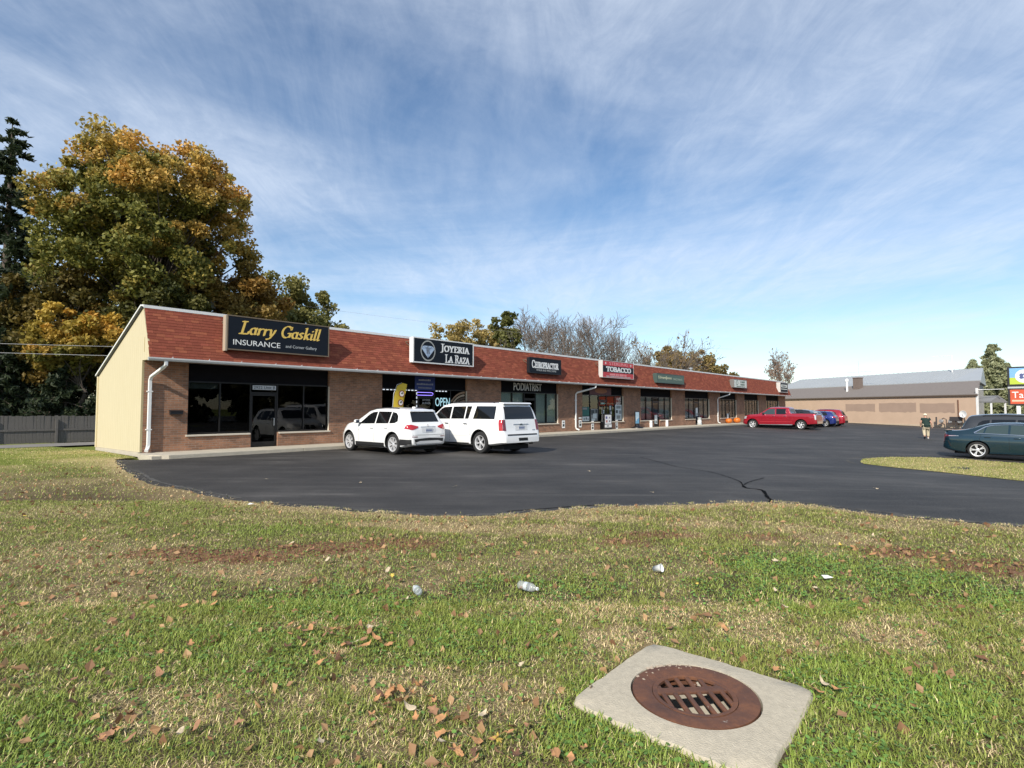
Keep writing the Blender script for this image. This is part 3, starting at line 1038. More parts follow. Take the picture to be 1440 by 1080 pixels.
    mm.build('mortar', mat('old_mortar', (0.36, 0.29, 0.22), 0.95, var=0.5, scale=30), root)['kind'] = 'stuff'
    pit = MB().lathe([(0.31, 0.05), (0.31, -0.95), (0.0, -1.0)], 40)
    pit.build('pit', mat('pit_wall', (0.38, 0.35, 0.29), 0.95, var=0.5, scale=6), root, smooth=False)
drain()
# ------------------------------------------------------------------ the shopping plaza
plaza = thing('shopping_plaza', 'long single-storey brick shopping plaza with red shingled mansard and yellow end wall', 'building', (PO[0], PO[1], 0), PANG)
PLEN = 72.0
BAYS = [(1.36, 6.87), (9.56, 15.0), (17.68, 23.1), (25.82, 31.26), (33.88, 39.33), (41.95, 47.4), (50.1, 54.6), (57.0, 61.6), (64.3, 69.3)]
ZF, ZS, ZW, ZE = 0.13, 0.68, 2.58, 3.26      # walk, sill, window head, soffit
DOOR = 1.06

# brick piers and the low walls under the windows: one wall
bw = MB()
prev = 0.0
for i, (a, b) in enumerate(BAYS + [(PLEN, PLEN)]):
    bw.box(prev, a, 0.0, 0.34, 0.0, ZE)
    if b > a:
        u = (b - a - DOOR) / 4
        bw.box(a, a + 2 * u, 0.004, 0.34, 0.0, ZS)
        bw.box(b - 2 * u, b, 0.004, 0.34, 0.0, ZS)
    prev = b
bw.box(PLEN - 0.34, PLEN, 0.34, 5.0, 0.0, 2.95)
bw.build('brick_wall', M_BRICK, plaza)

# rear part of the shell
M_REAR = mat('rear_block', (0.42, 0.38, 0.30), 0.9, var=0.15)
sh = MB()
sh.box(0.0, PLEN - 0.35, 4.9, 5.0, 0.0, 2.9)
sh.build('rear_wall', M_REAR, plaza)
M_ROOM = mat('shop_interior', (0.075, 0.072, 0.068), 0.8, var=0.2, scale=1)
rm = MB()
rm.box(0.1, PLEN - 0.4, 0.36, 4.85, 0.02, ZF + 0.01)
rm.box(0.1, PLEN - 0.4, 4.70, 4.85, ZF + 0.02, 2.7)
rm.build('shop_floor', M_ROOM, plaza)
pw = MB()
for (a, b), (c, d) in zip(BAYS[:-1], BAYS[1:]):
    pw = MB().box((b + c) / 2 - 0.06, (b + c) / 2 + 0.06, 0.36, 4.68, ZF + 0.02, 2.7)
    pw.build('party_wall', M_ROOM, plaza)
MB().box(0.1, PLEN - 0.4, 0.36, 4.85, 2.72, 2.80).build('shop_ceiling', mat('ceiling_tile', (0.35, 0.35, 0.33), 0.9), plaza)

# yellow plywood end wall with its sloping top, skewed a little off square
M_YEL = None
def siding():
    m, N, Lk = new_mat('yellow_siding')
    b = P(m)
    tc = N.new('ShaderNodeTexCoord')
    wv = N.new('ShaderNodeTexWave')
    wv.wave_type = 'BANDS'; wv.bands_direction = 'Y'; wv.wave_profile = 'SAW'
    wv.inputs['Scale'].default_value = 1.55
    wv.inputs['Distortion'].default_value = 0.0
    Lk.new(tc.outputs['Object'], wv.inputs['Vector'])
    rp = N.new('ShaderNodeValToRGB')
    e = rp.color_ramp.elements
    e[0].position, e[0].color = 0.0, (0.0, 0, 0, 1)
    e[1].position, e[1].color = 0.09, (1, 1, 1, 1)
    Lk.new(wv.outputs['Fac'], rp.inputs[0])
    ns = N.new('ShaderNodeTexNoise'); ns.inputs['Scale'].default_value = 2.5; ns.inputs['Detail'].default_value = 8; ns.inputs['Roughness'].default_value = 0.7
    mp = N.new('ShaderNodeMapping'); mp.inputs['Scale'].default_value = (1, 5, 0.7)
    Lk.new(tc.outputs['Object'], mp.inputs[0]); Lk.new(mp.outputs[0], ns.inputs['Vector'])
    mx = N.new('ShaderNodeMix'); mx.data_type = 'RGBA'
    mx.inputs['A'].default_value = (0.50, 0.432, 0.272, 1); mx.inputs['B'].default_value = (0.595, 0.525, 0.36, 1)
    Lk.new(ns.outputs['Fac'], mx.inputs['Factor'])
    m2 = N.new('ShaderNodeMix'); m2.data_type = 'RGBA'; m2.inputs['A'].default_value = (0.41, 0.34, 0.19, 1)
    Lk.new(rp.outputs[0], m2.inputs['Factor']); Lk.new(mx.outputs['Result'], m2.inputs['B'])
    Lk.new(m2.outputs['Result'], b.inputs['Base Color'])
    bp = N.new('ShaderNodeBump'); bp.inputs['Strength'].default_value = 0.5; bp.inputs['Distance'].default_value = 0.012
    Lk.new(rp.outputs[0], bp.inputs['Height']); Lk.new(bp.outputs[0], b.inputs['Normal'])
    b.inputs['Roughness'].default_value = 0.75
    return m
M_YEL = siding()
SK = -0.05                                        # skew per metre of depth
def skew(mb):
    mb.v = [(x + SK * y, y, z) for x, y, z in mb.v]
    return mb
BD = 5.0                                          # depth of the building
prof = [(0.0, 0.16), (BD, 0.12), (BD, 2.95), (0.06, 5.10), (-0.70, 3.40), (-0.70, 3.27), (0.0, 3.27)]
ew = skew(MB().prism(prof, -0.07, -0.005))
ew.build('end_wall', M_YEL, plaza)
skew(MB().prism([(0.01, 0.0), (BD - 0.02, 0.0), (BD - 0.02, 0.115), (0.01, 0.155)], -0.10, -0.005)).build('foundation', M_CONC, plaza)
rk = MB()
def rake(d0, d1, x0, x1):
    a, b = np.array([0.05, 5.12]), np.array([BD + 0.12, 2.90])
    d = (b - a) / np.linalg.norm(b - a); n = np.array([-d[1], d[0]])
    n = n if n[1] > 0 else -n
    return skew(MB().prism([tuple(a + n * d0), tuple(b + n * d0), tuple(b + n * d1), tuple(a + n * d1)], x0, x1))
rake(-0.05, 0.012, -0.12, -0.072).build('rake_trim', M_BLACK, plaza)
rake(0.015, 0.07, -0.15, 0.1).build('rake_edge', M_WHITE, plaza)
skew(MB().box(-0.115, -0.072, BD - 0.07, BD + 0.02, 0.12, 2.90)).build('corner_board', mat('cream_trim', (0.70, 0.60, 0.38), 0.7), plaza)
# a patched seam on the upper wall
skew(MB().box(-0.078, -0.071, -0.20, -0.17, 3.55, 4.05)).build('patch_seam', mat('seam', (0.42, 0.33, 0.16), 0.8), plaza)

# back roof slope and soffit
rf = MB().prism([(0.02, 5.10), (BD + 0.1, 2.93), (BD + 0.1, 2.85), (0.02, 5.0)], 0.0, PLEN)
rf.build('back_roof', mat('membrane', (0.3, 0.3, 0.29), 0.8), plaza)
MB().box(0.0, PLEN, -0.72, 0.33, ZE + 0.004, ZE + 0.03).build('soffit', mat('soffit_board', (0.16, 0.13, 0.11), 0.8, var=0.2), plaza)

# mansard: sheathing, shingles, cap
Y0, Z0, Y1, Z1 = -0.745, 3.34, -0.005, 5.12
slope = math.hypot(Y1 - Y0, Z1 - Z0)
sang = math.atan2(Z1 - Z0, Y1 - Y0)
mans = MB().prism([(Y0, Z0 - 0.05), (Y0, Z0), (Y1, Z1), (0.2, Z1), (0.2, Z0 - 0.05)], 0.0, PLEN).build('mansard_roof', mat('underlay', (0.10, 0.045, 0.035), 0.9), plaza)
NC = 17
exp_ = slope / NC
ud, nd = Vector((0, math.cos(sang), math.sin(sang))), Vector((0, -math.sin(sang), math.cos(sang)))
def shingle_geo(w, drop=0.0):
    """one tab: thin wedge, thick at its lower edge, lying in the plane of x (run) and y (up the slope)"""
    l = exp_ + 0.02 + drop
    return ([(0.002, -drop, 0.004), (w - 0.002, -drop, 0.004), (w - 0.002, l, 0.001), (0.002, l, 0.001),
             (0.002, -drop, 0.015), (w - 0.002, -drop, 0.015), (w - 0.002, l, 0.004), (0.002, l, 0.004)],
            [(0, 3, 2, 1), (4, 5, 6, 7), (0, 1, 5, 4), (1, 2, 6, 5), (2, 3, 7, 6), (3, 0, 4, 7)])
SH_BASE = np.array([0.285, 0.078, 0.050])
def shingle_col():
    k = RND.random()
    f = 0.76 + 0.36 * k * k + RND.uniform(-0.06, 0.06)
    c = SH_BASE * f
    c[1] *= 1 + 0.18 * k * RND.random()
    return c
Wt = 0.26
var_mesh = []
for i in range(24):
    vs, fs = shingle_geo(Wt, RND.choice([0, 0, 0.006]))
    mb = MB().add(vs, fs)
    me = mb.mesh('shingle', M_SHINGLE)
    color_mesh(me, shingle_col())
    var_mesh.append(me)
rest_v, rest_f, rest_c = [], [], []
single = 0
SING_S = 4.7
for r in range(NC):
    off = RND.random() * Wt
    n = int(PLEN / Wt) + 1
    zbase = Vector((0, Y0, Z0)) + ud * (r * exp_ + 0.004)
    for k in range(n):
        x0 = k * Wt - off + (Wt if k == 0 and False else 0)
        x1 = x0 + Wt
        if x0 < -0.06:
            x0 = -0.06
        if x1 > PLEN + 0.04:
            continue
        if x0 > -0.05 and x1 < SING_S and single < 300:
            o = link('shingle', RND.choice(var_mesh), mans)
            o.location = (x0, zbase.y, zbase.z)
            o.rotation_euler = (sang, 0, 0)
            single += 1
        else:
            vs, fs = shingle_geo(x1 - x0, RND.choice([0, 0, 0.006]))
            b = len(rest_v)
            for p in vs:
                q = zbase + ud * p[1] + nd * p[2]
                rest_v.append((x0 + p[0], q.y, q.z))
            rest_f += [tuple(b + i for i in f) for f in fs]
            rest_c += [shingle_col()] * 8
o = link('shingles', np_mesh('shingles', np.array(rest_v), np.array(rest_f), M_SHINGLE, np.array(rest_c)), mans)
o['kind'] = 'stuff'
MB().prism([(-0.05, 5.07), (-0.05, 5.175), (0.16, 5.195), (0.16, 5.13), (-0.02, 5.12)], -0.10, PLEN + 0.02).build('roof_cap', M_WHITE, plaza)
# end returns of the mansard at the far end
MB().prism([(-0.745, 3.34), (0.06, 5.10), (BD, 2.95), (BD, 2.9), (0.3, 3.3)], PLEN + 0.0, PLEN + 0.05).build('far_gable', M_YEL, plaza)

# gutter: an open trough with hangers
gt = MB()
gp_ = [(-0.74, 3.335), (-0.74, 3.23), (-0.845, 3.23), (-0.875, 3.29), (-0.875, 3.335), (-0.86, 3.335), (-0.858, 3.295), (-0.838, 3.245), (-0.755, 3.245), (-0.755, 3.335)]
gut = MB().prism(gp_, -0.10, PLEN + 0.05).build('gutter', M_GUTTER, plaza)
x = 0.6
hang = MB().box(-0.012, 0.012, -0.872, -0.74, 3.333, 3.348).add([(-.008, -.868, 3.348), (.008, -.868, 3.348), (.008, -.868, 3.385), (-.008, -.868, 3.385)], [(0, 1, 2, 3)]).mesh('gutter_hanger', M_WHITE)
while x < PLEN:
    link('gutter_hanger', hang, gut, loc=(x, 0, 0))
    x += 1.15 + RND.uniform(-.15, .15)

def downspout(s_top, s_wall, kick):
    """rectangular pipe: out of the gutter, back to the wall, down, and a shoe at the foot"""
    path = [(s_top, -0.80, 3.26), (s_top, -0.80, 3.10), (s_top - (s_top - s_wall) * 0.15, -0.68, 3.02), (s_wall + (s_top - s_wall) * 0.05, -0.14, 2.72), (s_wall, -0.075, 2.60), (s_wall, -0.075, 0.40), (s_wall + kick * .25, -0.09, 0.28), (s_wall + kick, -0.24, 0.20)]
    mb = MB()
    V = [Vector(p) for p in path]
    rings = []
    for i, p in enumerate(V):
        d = (V[min(i + 1, len(V) - 1)] - V[max(i - 1, 0)]).normalized()
        a = Vector((1, 0, 0)) - d * d.x
        a.normalize()
        b = d.cross(a)
        rings.append([p + a * x * 0.055 + b * y * 0.042 for x, y in ((-1, -.6), (-.75, -1), (.75, -1), (1, -.6), (1, .6), (.75, 1), (-.75, 1), (-1, .6))])
    vs = [q for r_ in rings for q in r_]
    n = 8
    fs = [(i * n + k, i * n + (k + 1) % n, (i + 1) * n + (k + 1) % n, (i + 1) * n + k) for i in range(len(V) - 1) for k in range(n)]
    fs += [tuple(range(n))[::-1], tuple(range((len(V) - 1) * n, len(V) * n))]
    mb.add(vs, fs)
    ds = mb.build('downspout', M_WHITE, plaza)
    for z in (0.9, 2.2):
        MB().box(s_wall - 0.085, s_wall + 0.085, -0.122, -0.004, z, z + 0.035).build('strap', M_WHITE, ds)
downspout(0.42, 0.16, -0.10)
downspout(26.3, 24.95, 0.16)
downspout(50.6, 49.3, 0.16)

# ---- storefronts
M_FRAME = mat('bronze_frame', (0.018, 0.017, 0.017), 0.35, 0.3)
M_BLIND = mat('vertical_blinds', (0.80, 0.86, 0.82), 0.7, var=0.12, scale=1.5, stretch=(8, 1, .3))
M_BLIND2 = mat('pale_curtain', (0.86, 0.84, 0.78), 0.8, var=0.12, scale=2, stretch=(9, 1, .3))
YS = 0.13                                          # storefront set back in the wall

def storefront(i, a, b, blinds, sill=True, blindmat=None, blind_bot=ZS + 0.03):
    u = (b - a - DOOR) / 4
    GL = M_GLASS2 if i >= 2 else M_GLASS
    ed = [a, a + u, a + 2 * u, a + 2 * u + DOOR, a + 3 * u + DOOR, b]
    f = MB()
    t = 0.045
    for k, e in enumerate(ed):
        x0 = e - (0 if k == 0 else t if k == 5 else t / 2)
        x1 = x0 + t
        lo = ZF if k in (2, 3) else ZS + 0.03
        f.box(x0, x1, YS - 0.03, YS + 0.07, lo, ZW)
    f.box(a, b, YS - 0.034, YS + 0.074, ZW - 0.0, ZW + 0.05)
    for (x0, x1) in ((ed[0], ed[2]), (ed[3], ed[5])):
        f.box(x0 + t, x1 - t, YS - 0.026, YS + 0.066, ZS + 0.032, ZS + 0.08)
    fr = f.build('storefront_frame', M_FRAME, plaza)
    # dark band over the glass up to the soffit, jambs
    MB().box(a + 0.01, b - 0.01, YS + 0.01, YS + 0.06, ZW + 0.052, ZE).build('transom_panel', M_DARKPANEL, fr)
    for k in (0, 1, 3, 4):
        MB().box(ed[k] + t * (1 if k == 0 or k == 3 else 0.5) - (t / 2 if k == 3 else 0), ed[k + 1] - t / 2, YS + 0.014, YS + 0.022, ZS + 0.07, ZW).build('pane', GL, fr)
    # door: stiles, rails, glass, handle bar
    d0, d1 = ed[2] + t / 2 + 0.005, ed[3] - t / 2 - 0.005
    dz = 2.22
    d = MB()
    d.box(d0, d0 + 0.06, YS - 0.01, YS + 0.035, ZF + 0.02, dz)
    d.box(d1 - 0.06, d1, YS - 0.01, YS + 0.035, ZF + 0.02, dz)
    d.box(d0 + 0.06, d1 - 0.06, YS - 0.008, YS + 0.033, ZF + 0.02, ZF + 0.20)
    d.box(d0 + 0.06, d1 - 0.06, YS - 0.008, YS + 0.033, dz - 0.08, dz)
    d.box(d0, d1, YS - 0.025, YS + 0.06, dz + 0.01, dz + 0.06)
    d.build('door_frame', M_FRAME, fr)
    MB().box(d0 + 0.058, d1 - 0.058, YS + 0.01, YS + 0.018, ZF + 0.19, dz - 0.07).build('door_pane', GL, fr)
    MB().box(d0, d1, YS + 0.014, YS + 0.022, dz + 0.06, ZW).build('transom_pane', GL, fr)
    MB().tube([(d1 - 0.10, YS - 0.05, 0.95), (d1 - 0.10, YS - 0.05, 1.25)], 0.012, 8).bar((d1 - 0.10, YS - 0.05, 0.97), (d1 - 0.10, YS + 0.0, 0.97), .015, .015).bar((d1 - 0.10, YS - 0.05, 1.23), (d1 - 0.10, YS + 0.0, 1.23), .015, .015).build('door_handle', M_ALLOY, fr)
    if sill:
        MB().bbox(a - 0.05, ed[2] - 0.03, -0.05, YS - 0.03, ZS - 0.05, ZS + 0.012, 0.008).build('sill', M_SILL, fr)
        MB().bbox(ed[3] + 0.03, b + 0.05, -0.05, YS - 0.03, ZS - 0.05, ZS + 0.012, 0.008).build('sill', M_SILL, fr)
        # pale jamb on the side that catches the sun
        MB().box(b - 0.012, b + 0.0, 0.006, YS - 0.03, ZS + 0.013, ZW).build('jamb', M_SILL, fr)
    for k in blinds:
        x0, x1 = ed[k] + 0.03, ed[k + 1] - 0.03
        bl = MB()
        n = int((x1 - x0) / 0.085)
        for j in range(n):
            c = x0 + (j + 0.5) * (x1 - x0) / n
            ang = R(18)
            dx, dy = 0.046 * math.cos(ang), 0.046 * math.sin(ang)
            bl.add([(c - dx, YS + 0.10 - dy, blind_bot), (c + dx, YS + 0.10 + dy, blind_bot), (c + dx, YS + 0.10 + dy, ZW - 0.02), (c - dx, YS + 0.10 - dy, ZW - 0.02)], [(0, 1, 2, 3)])
        bl.box(x0, x1, YS + 0.08, YS + 0.14, ZW - 0.02, ZW + 0.03)
        bl.build('blind', blindmat or M_BLIND, fr)
    return fr, ed

SF = []
for i, (a, b) in enumerate(BAYS):
    bl = {0: (), 1: (), 2: (0, 1, 3, 4), 3: (), 4: (0, 1, 3, 4), 5: (0, 1, 3, 4), 6: (0, 1, 3, 4), 7: (0, 1, 2, 3, 4), 8: (0, 1, 3, 4)}[i]
    SF.append(storefront(i, a, b, bl, blindmat=M_BLIND2 if i >= 5 else None))

# pulled-up shade in the first shop's left pane
e0 = SF[0][1]
MB().box(e0[0] + 0.06, e0[1] - 0.04, YS + 0.09, YS + 0.13, 2.36, 2.57).build('roller_shade', mat('shade_cloth', (0.62, 0.60, 0.55), 0.8), SF[0][0])

# sidewalk slabs with a kerb face
walk = link('sidewalk', MB().box(-0.1, PLEN + 3, -1.5, -0.02, -0.1, 0.10).mesh('sidewalk', M_CONC), None, loc=(PO[0], PO[1], 0), rot=(0, 0, PANG))
tag(walk, kind='structure')
x = 0.35
slab = None
SLW = 1.52
slabs = []
for i in range(3):
    mb = MB().bbox(0.006, SLW - 0.006, -1.46, -0.012, 0.02, 0.13 + 0.002 * i, 0.008)
    slabs.append(mb.mesh('slab', M_CONC))
kerb_me = MB().bbox(0.003, 3 * SLW - 0.003, -1.64, -1.468, -0.15, 0.132, 0.02).mesh('kerb', M_CONC)
k = 0
while x < PLEN + 2:
    link('slab', slabs[k % 3], walk, loc=(x, 0, 0))
    if k % 3 == 0:
        link('kerb', kerb_me, walk, loc=(x, 0, 0))
    x += SLW
    k += 1
# flared first slab at the corner
MB().prism([(-0.12, -0.02), (0.35, -0.02), (0.35, -1.64), (0.12, -1.45), (-0.1, -1.05), (-0.2, -0.6)], -0.08, 0.128, 'z').build('slab', M_CONC, walk)
# ------------------------------------------------------------------ signs on and in the shops
def onto(name, label, cat, s, y, z, group=None):
    """a thing fixed to the shop fronts at plaza coordinates"""
    x_, y_ = pl(s, y)
    return thing(name, label, cat, (x_, y_, z), PANG, group)

M_NAVY = mat('sign_navy', (0.007, 0.010, 0.016), 0.5, spec=0.25)
M_BRONZE = mat('sign_bronze', (0.20, 0.15, 0.10), 0.5, 0.2)
M_GOLD = mat('gold_leaf', (0.82, 0.55, 0.12), 0.45)
M_LET = mat('white_letters', (0.86, 0.86, 0.83), 0.5)
M_LETG = mat('grey_letters', (0.48, 0.50, 0.50), 0.5)

def cabinet(name, label, s0, s1, z0, z1, yf, depth, frame_m, face_m, fw=0.04, group='shop signs along the mansard'):
    root = onto(name, label, 'sign', (s0 + s1) / 2, yf, (z0 + z1) / 2, group)
    w, h = (s1 - s0) / 2, (z1 - z0) / 2
    MB().bbox(-w + .01, w - .01, 0.012, depth, -h + .01, h - .01, 0.012).build('cabinet', frame_m, root)
    f = MB()
    f.box(-w, w, -0.012, 0.03, h - fw, h).box(-w, w, -0.012, 0.03, -h, -h + fw).box(-w, -w + fw, -0.011, 0.03, -h + fw, h - fw).box(w - fw, w, -0.011, 0.03, -h + fw, h - fw)
    f.build('frame', frame_m, root)
    MB().box(-w + fw, w - fw, 0.0, 0.012, -h + fw, h - fw).build('face', face_m, root)
    # struts back to the mansard
    for sx in (-w + 0.12, w - 0.12):
        yt = Y0 + (Y1 - Y0) * (((z0 + z1) / 2 + h * 0.7 - Z0) / (Z1 - Z0)) - yf
        MB().bar((sx, depth - 0.01, h * 0.7), (sx - 0.05, max(yt, depth + 0.02), h * 0.7), 0.03, 0.03).bar((sx, depth - 0.01, h * 0.2), (sx - 0.05, max(yt, depth + 0.02), h * 0.7 - 0.02), 0.02, 0.02).build('strut', M_BRONZE, root)
        yb = Y0 + (Y1 - Y0) * (((z0 + z1) / 2 - h * 0.9 - Z0) / (Z1 - Z0)) - yf
        MB().bar((sx, depth - 0.01, -h * 0.9), (sx, max(yb, depth + 0.02), -h * 0.9), 0.04, 0.04).build('strut', M_BRONZE, root)
    return root, w, h

def blur_line(root, m, w, h, x, z, y=-0.004):
    """a line of print too small to read in the photograph: a row of letter-sized marks"""
    mb = MB()
    a = -w / 2
    while a < w / 2 - h * 0.3:
        b = min(w / 2, a + h * RND.uniform(0.45, 0.75))
        mb.box(x + a, x + b, y - 0.001, y, z - h / 2, z + h / 2 * RND.uniform(0.55, 1.0))
        a = b + h * (0.2 if RND.random() < 0.85 else 0.7)
    o = mb.build('print_line', m, root)
    o['kind'] = 'stuff'

# 1 insurance office
r, w, h = cabinet('shop_sign', 'black sign with gold script and white INSURANCE over the corner shop', 2.33, 6.37, 3.78, 5.06, -0.80, 0.26, M_BRONZE, M_NAVY)
link('lettering', nib_text('Larry Gaskill', M_GOLD, 3.28, 0.66, nib=0.155, thin=0.06, ang=24, shear=0.24), r, loc=(0.02, 0, 0.16))
link('lettering', text_mesh('INSURANCE', M_LET, 1.75, 0.20), r, loc=(-0.92, -0.002, -0.34))
link('lettering', text_mesh('and Corner Gallery', M_LETG, 1.30, 0.155), r, loc=(0.82, -0.002, -0.36))
for sx in (-w - 0.005, ):
    MB().bbox(sx - 0.05, sx + 0.03, 0.0, 0.24, -h - 0.05, h - 0.02, 0.01).build('side_fin', mat('sign_tan', (0.42, 0.34, 0.25), 0.6), r)

# 2 jeweller
r, w, h = cabinet('shop_sign', 'black sign with white frame, round diamond emblem and JOYERIA LA RAZA', 10.72, 14.71, 3.84, 5.08, -0.80, 0.30, M_WHITE, M_NAVY, 0.055)
link('lettering', nib_text('JOYERIA', M_LET, 2.02, 0.46, nib=0.17, thin=0.075, ang=8, small=0.8), r, loc=(0.70, 0, 0.20))
link('lettering', nib_text('LA RAZA', M_LET, 1.72, 0.42, nib=0.17, thin=0.075, ang=8, small=0.8), r, loc=(0.86, 0, -0.30))
em = MB()
n = 40
for rr, dz in (((0.50, 0.435), 0), ):
    for k in range(n):
        if k % 2 == 0 or True:
            a0, a1 = 2 * math.pi * k / n, 2 * math.pi * (k + 0.92) / n
            em.add([(-1.08 + q * math.cos(a) * 0.92, -0.004, q * math.sin(a) * 1.02) for a, q in ((a0, rr[0]), (a1, rr[0]), (a1, rr[1]), (a0, rr[1]))], [(0, 1, 2, 3)])
em.build('emblem_ring', mat('emblem_silver', (0.52, 0.50, 0.45), 0.35, 0.4), r)
gem = [(-.42, .12), (-.26, .24), (.26, .24), (.42, .12), (0, -.36)]
gm_ = MB().add([(-1.08 + a, -0.0045, b) for a, b in gem], [(0, 1, 2, 3, 4)])
gm_.build('emblem_gem', mat('gem_blue', (0.42, 0.52, 0.66), 0.3), r)
gl = MB()
for (a, b), (c, d) in (((-.42, .12), (.42, .12)), ((-.13, .12), (0, -.36)), ((.13, .12), (0, -.36)), ((-.13, .12), (-.26, .24)), ((.13, .12), (.26, .24)), ((-.13, .12), (0, .24)), ((.13, .12), (0, .24))):
    gl.bar((-1.08 + a, -0.007, b), (-1.08 + c, -0.007, d), 0.004, 0.014)
gl.build('emblem_facets', mat('gem_line', (0.10, 0.13, 0.2), 0.4), r)
mono = nib_text('R', mat('emblem_grey', (0.16, 0.18, 0.22), 0.4), 0.24, 0.30, nib=0.2, thin=0.09)
link('emblem_letter', mono, r, loc=(-1.08, -0.010, 0.02))

# 3 chiropractor
r, w, h = cabinet('shop_sign', 'small black sign reading CHIROPRACTOR in white', 19.25, 22.37, 3.76, 4.70, -0.80, 0.20, mat('sign_black', (0.012, 0.014, 0.018), 0.4), M_NAVY, 0.03)
link('lettering', nib_text('CHIROPRACTOR', M_LET, 2.62, 0.48, nib=0.2, thin=0.1, ang=6, small=0.78), r, loc=(0.0, 0, 0.08))
link('lettering', text_mesh('WALK-INS WELCOME', M_LETG, 1.95, 0.115), r, loc=(0.08, -0.002, -0.27))

# 4 tobacco
M_SRED = mat('sign_red', (0.58, 0.035, 0.045), 0.4)
r, w, h = cabinet('shop_sign', 'red and black sign reading STERLING TOBACCO', 27.15, 31.42, 3.83, 5.05, -0.80, 0.34, mat('cabinet_grey', (0.55, 0.53, 0.50), 0.5), M_SRED, 0.035)
MB().box(-w + 0.04, w - 0.04, -0.004, -0.001, -0.22, 0.24).build('band', M_NAVY, r)
link('lettering', nib_text('TOBACCO', M_LET, 3.45, 0.36, nib=0.24, thin=0.12, ang=6), r, loc=(0.02, -0.006, 0.01))
link('lettering', text_mesh('STERLING', mat('sign_pink', (0.85, 0.35, 0.36), 0.5), 2.5, 0.22), r, loc=(0.0, -0.004, 0.41))
blur_line(r, mat('sign_pink', (0.85, 0.35, 0.36), 0.5), 2.4, 0.15, 0.0, -0.36)
blur_line(r, M_LETG, 3.3, 0.09, 0.0, -0.50)
for sx in (-1.72, 1.72):
    MB().prism([(sx + .09 * math.cos(a) * (1 if k % 2 else .45), .41 + .11 * math.sin(a) * (1 if k % 2 else .45)) for k in range(10) for a in [math.pi / 2 + k * math.pi / 5]], -0.004, -0.001, 'y').build('star', M_LET, r)

# 5 investments
M_SGREEN = mat('sign_green', (0.075, 0.125, 0.095), 0.45, var=0.1)
r, w, h = cabinet('shop_sign', 'long dark green sign with pale lettering', 35.13, 40.08, 3.73, 4.52, -0.80, 0.36, mat('green_cabinet', (0.05, 0.085, 0.075), 0.5), M_SGREEN, 0.04)
M_CREAM = mat('cream_letters', (0.72, 0.70, 0.45), 0.5)
link('lettering', text_mesh('EdwardJones', M_CREAM, 2.3, 0.30), r, loc=(-1.05, -0.002, 0.04))
link('lettering', text_mesh('INVESTMENTS', mat('sage_letters', (0.35, 0.42, 0.32), 0.5), 1.7, 0.17), r, loc=(1.3, -0.002, 0.0))

# 6 white sign
M_SWHITE = mat('sign_white', (0.72, 0.74, 0.66), 0.4)
M_INK = mat('sign_ink', (0.05, 0.12, 0.08), 0.5)
r, w, h = cabinet('shop_sign', 'white box sign with dark green lettering near the far shops', 51.74, 55.44, 3.83, 4.70, -0.82, 0.42, mat('cabinet_dark', (0.16, 0.15, 0.14), 0.5), M_SWHITE, 0.04)
blur_line(r, M_INK, 1.3, 0.22, 0.65, 0.20)
blur_line(r, M_INK, 1.3, 0.18, 0.65, -0.08)
blur_line(r, M_INK, 2.4, 0.09, 0.1, -0.30)
MB().lathe([(0.20, -0.004), (0.27, -0.004), (0.27, -0.001), (0.20, -0.001)], 24, c=(-0.95, 0, 0.08), axis='y', close=True).build('emblem', M_INK, r)

# 7 last sign
r, w, h = cabinet('shop_sign', 'dark sign with white panel at the far end of the mansard', 67.15, 70.3, 3.68, 4.93, -0.82, 0.46, mat('cabinet_grey', (0.55, 0.53, 0.50), 0.5), M_NAVY, 0.06)
MB().box(-1.2, 1.2, -0.004, -0.001, 0.0, 0.36).build('band', M_SWHITE, r)
MB().box(-1.3, 1.3, -0.004, -0.001, -0.26, -0.16).build('band', M_SWHITE, r)
blur_line(r, M_NAVY, 1.5, 0.2, 0.0, 0.18, -0.0045)

# ---- writing and things on the shop fronts
yg = YS - 0.012
r = onto('address_plate', 'white address strip reading 2922 Unit B above the corner shop door', 'sign', (e0[2] + e0[3]) / 2, YS - 0.04, 2.46)
MB().bbox(-0.46, 0.46, 0.0, 0.008, -0.085, 0.085, 0.002).build('backing', mat('plate_pale', (0.50, 0.52, 0.54), 0.4), r)
link('lettering', text_mesh('2922 Unit B', M_BLACK, 0.84, 0.11), r, loc=(0, -0.003, 0))

r = onto('mailbox', 'small black wall mailbox on the brick beside the corner window', 'mailbox', 0.98, 0.0, 1.50)
MB().bbox(-0.20, 0.20, -0.13, -0.003, -0.075, 0.05, 0.008).build('box', M_BLACK, r)
MB().prism([(-0.145, 0.045), (-0.003, 0.085), (-0.003, 0.06), (-0.145, 0.03)], -0.215, 0.215).build('lid', M_BLACK, r)

r = onto('podiatrist_sign', 'grey PODIATRIST letters on the dark panel over the third shop', 'sign', 20.2, YS, 2.96)
link('lettering', text_mesh('PODIATRIST', mat('sign_grey', (0.62, 0.62, 0.60), 0.5), 2.62, 0.46, 0.03), r, loc=(0, -0.02, 0))

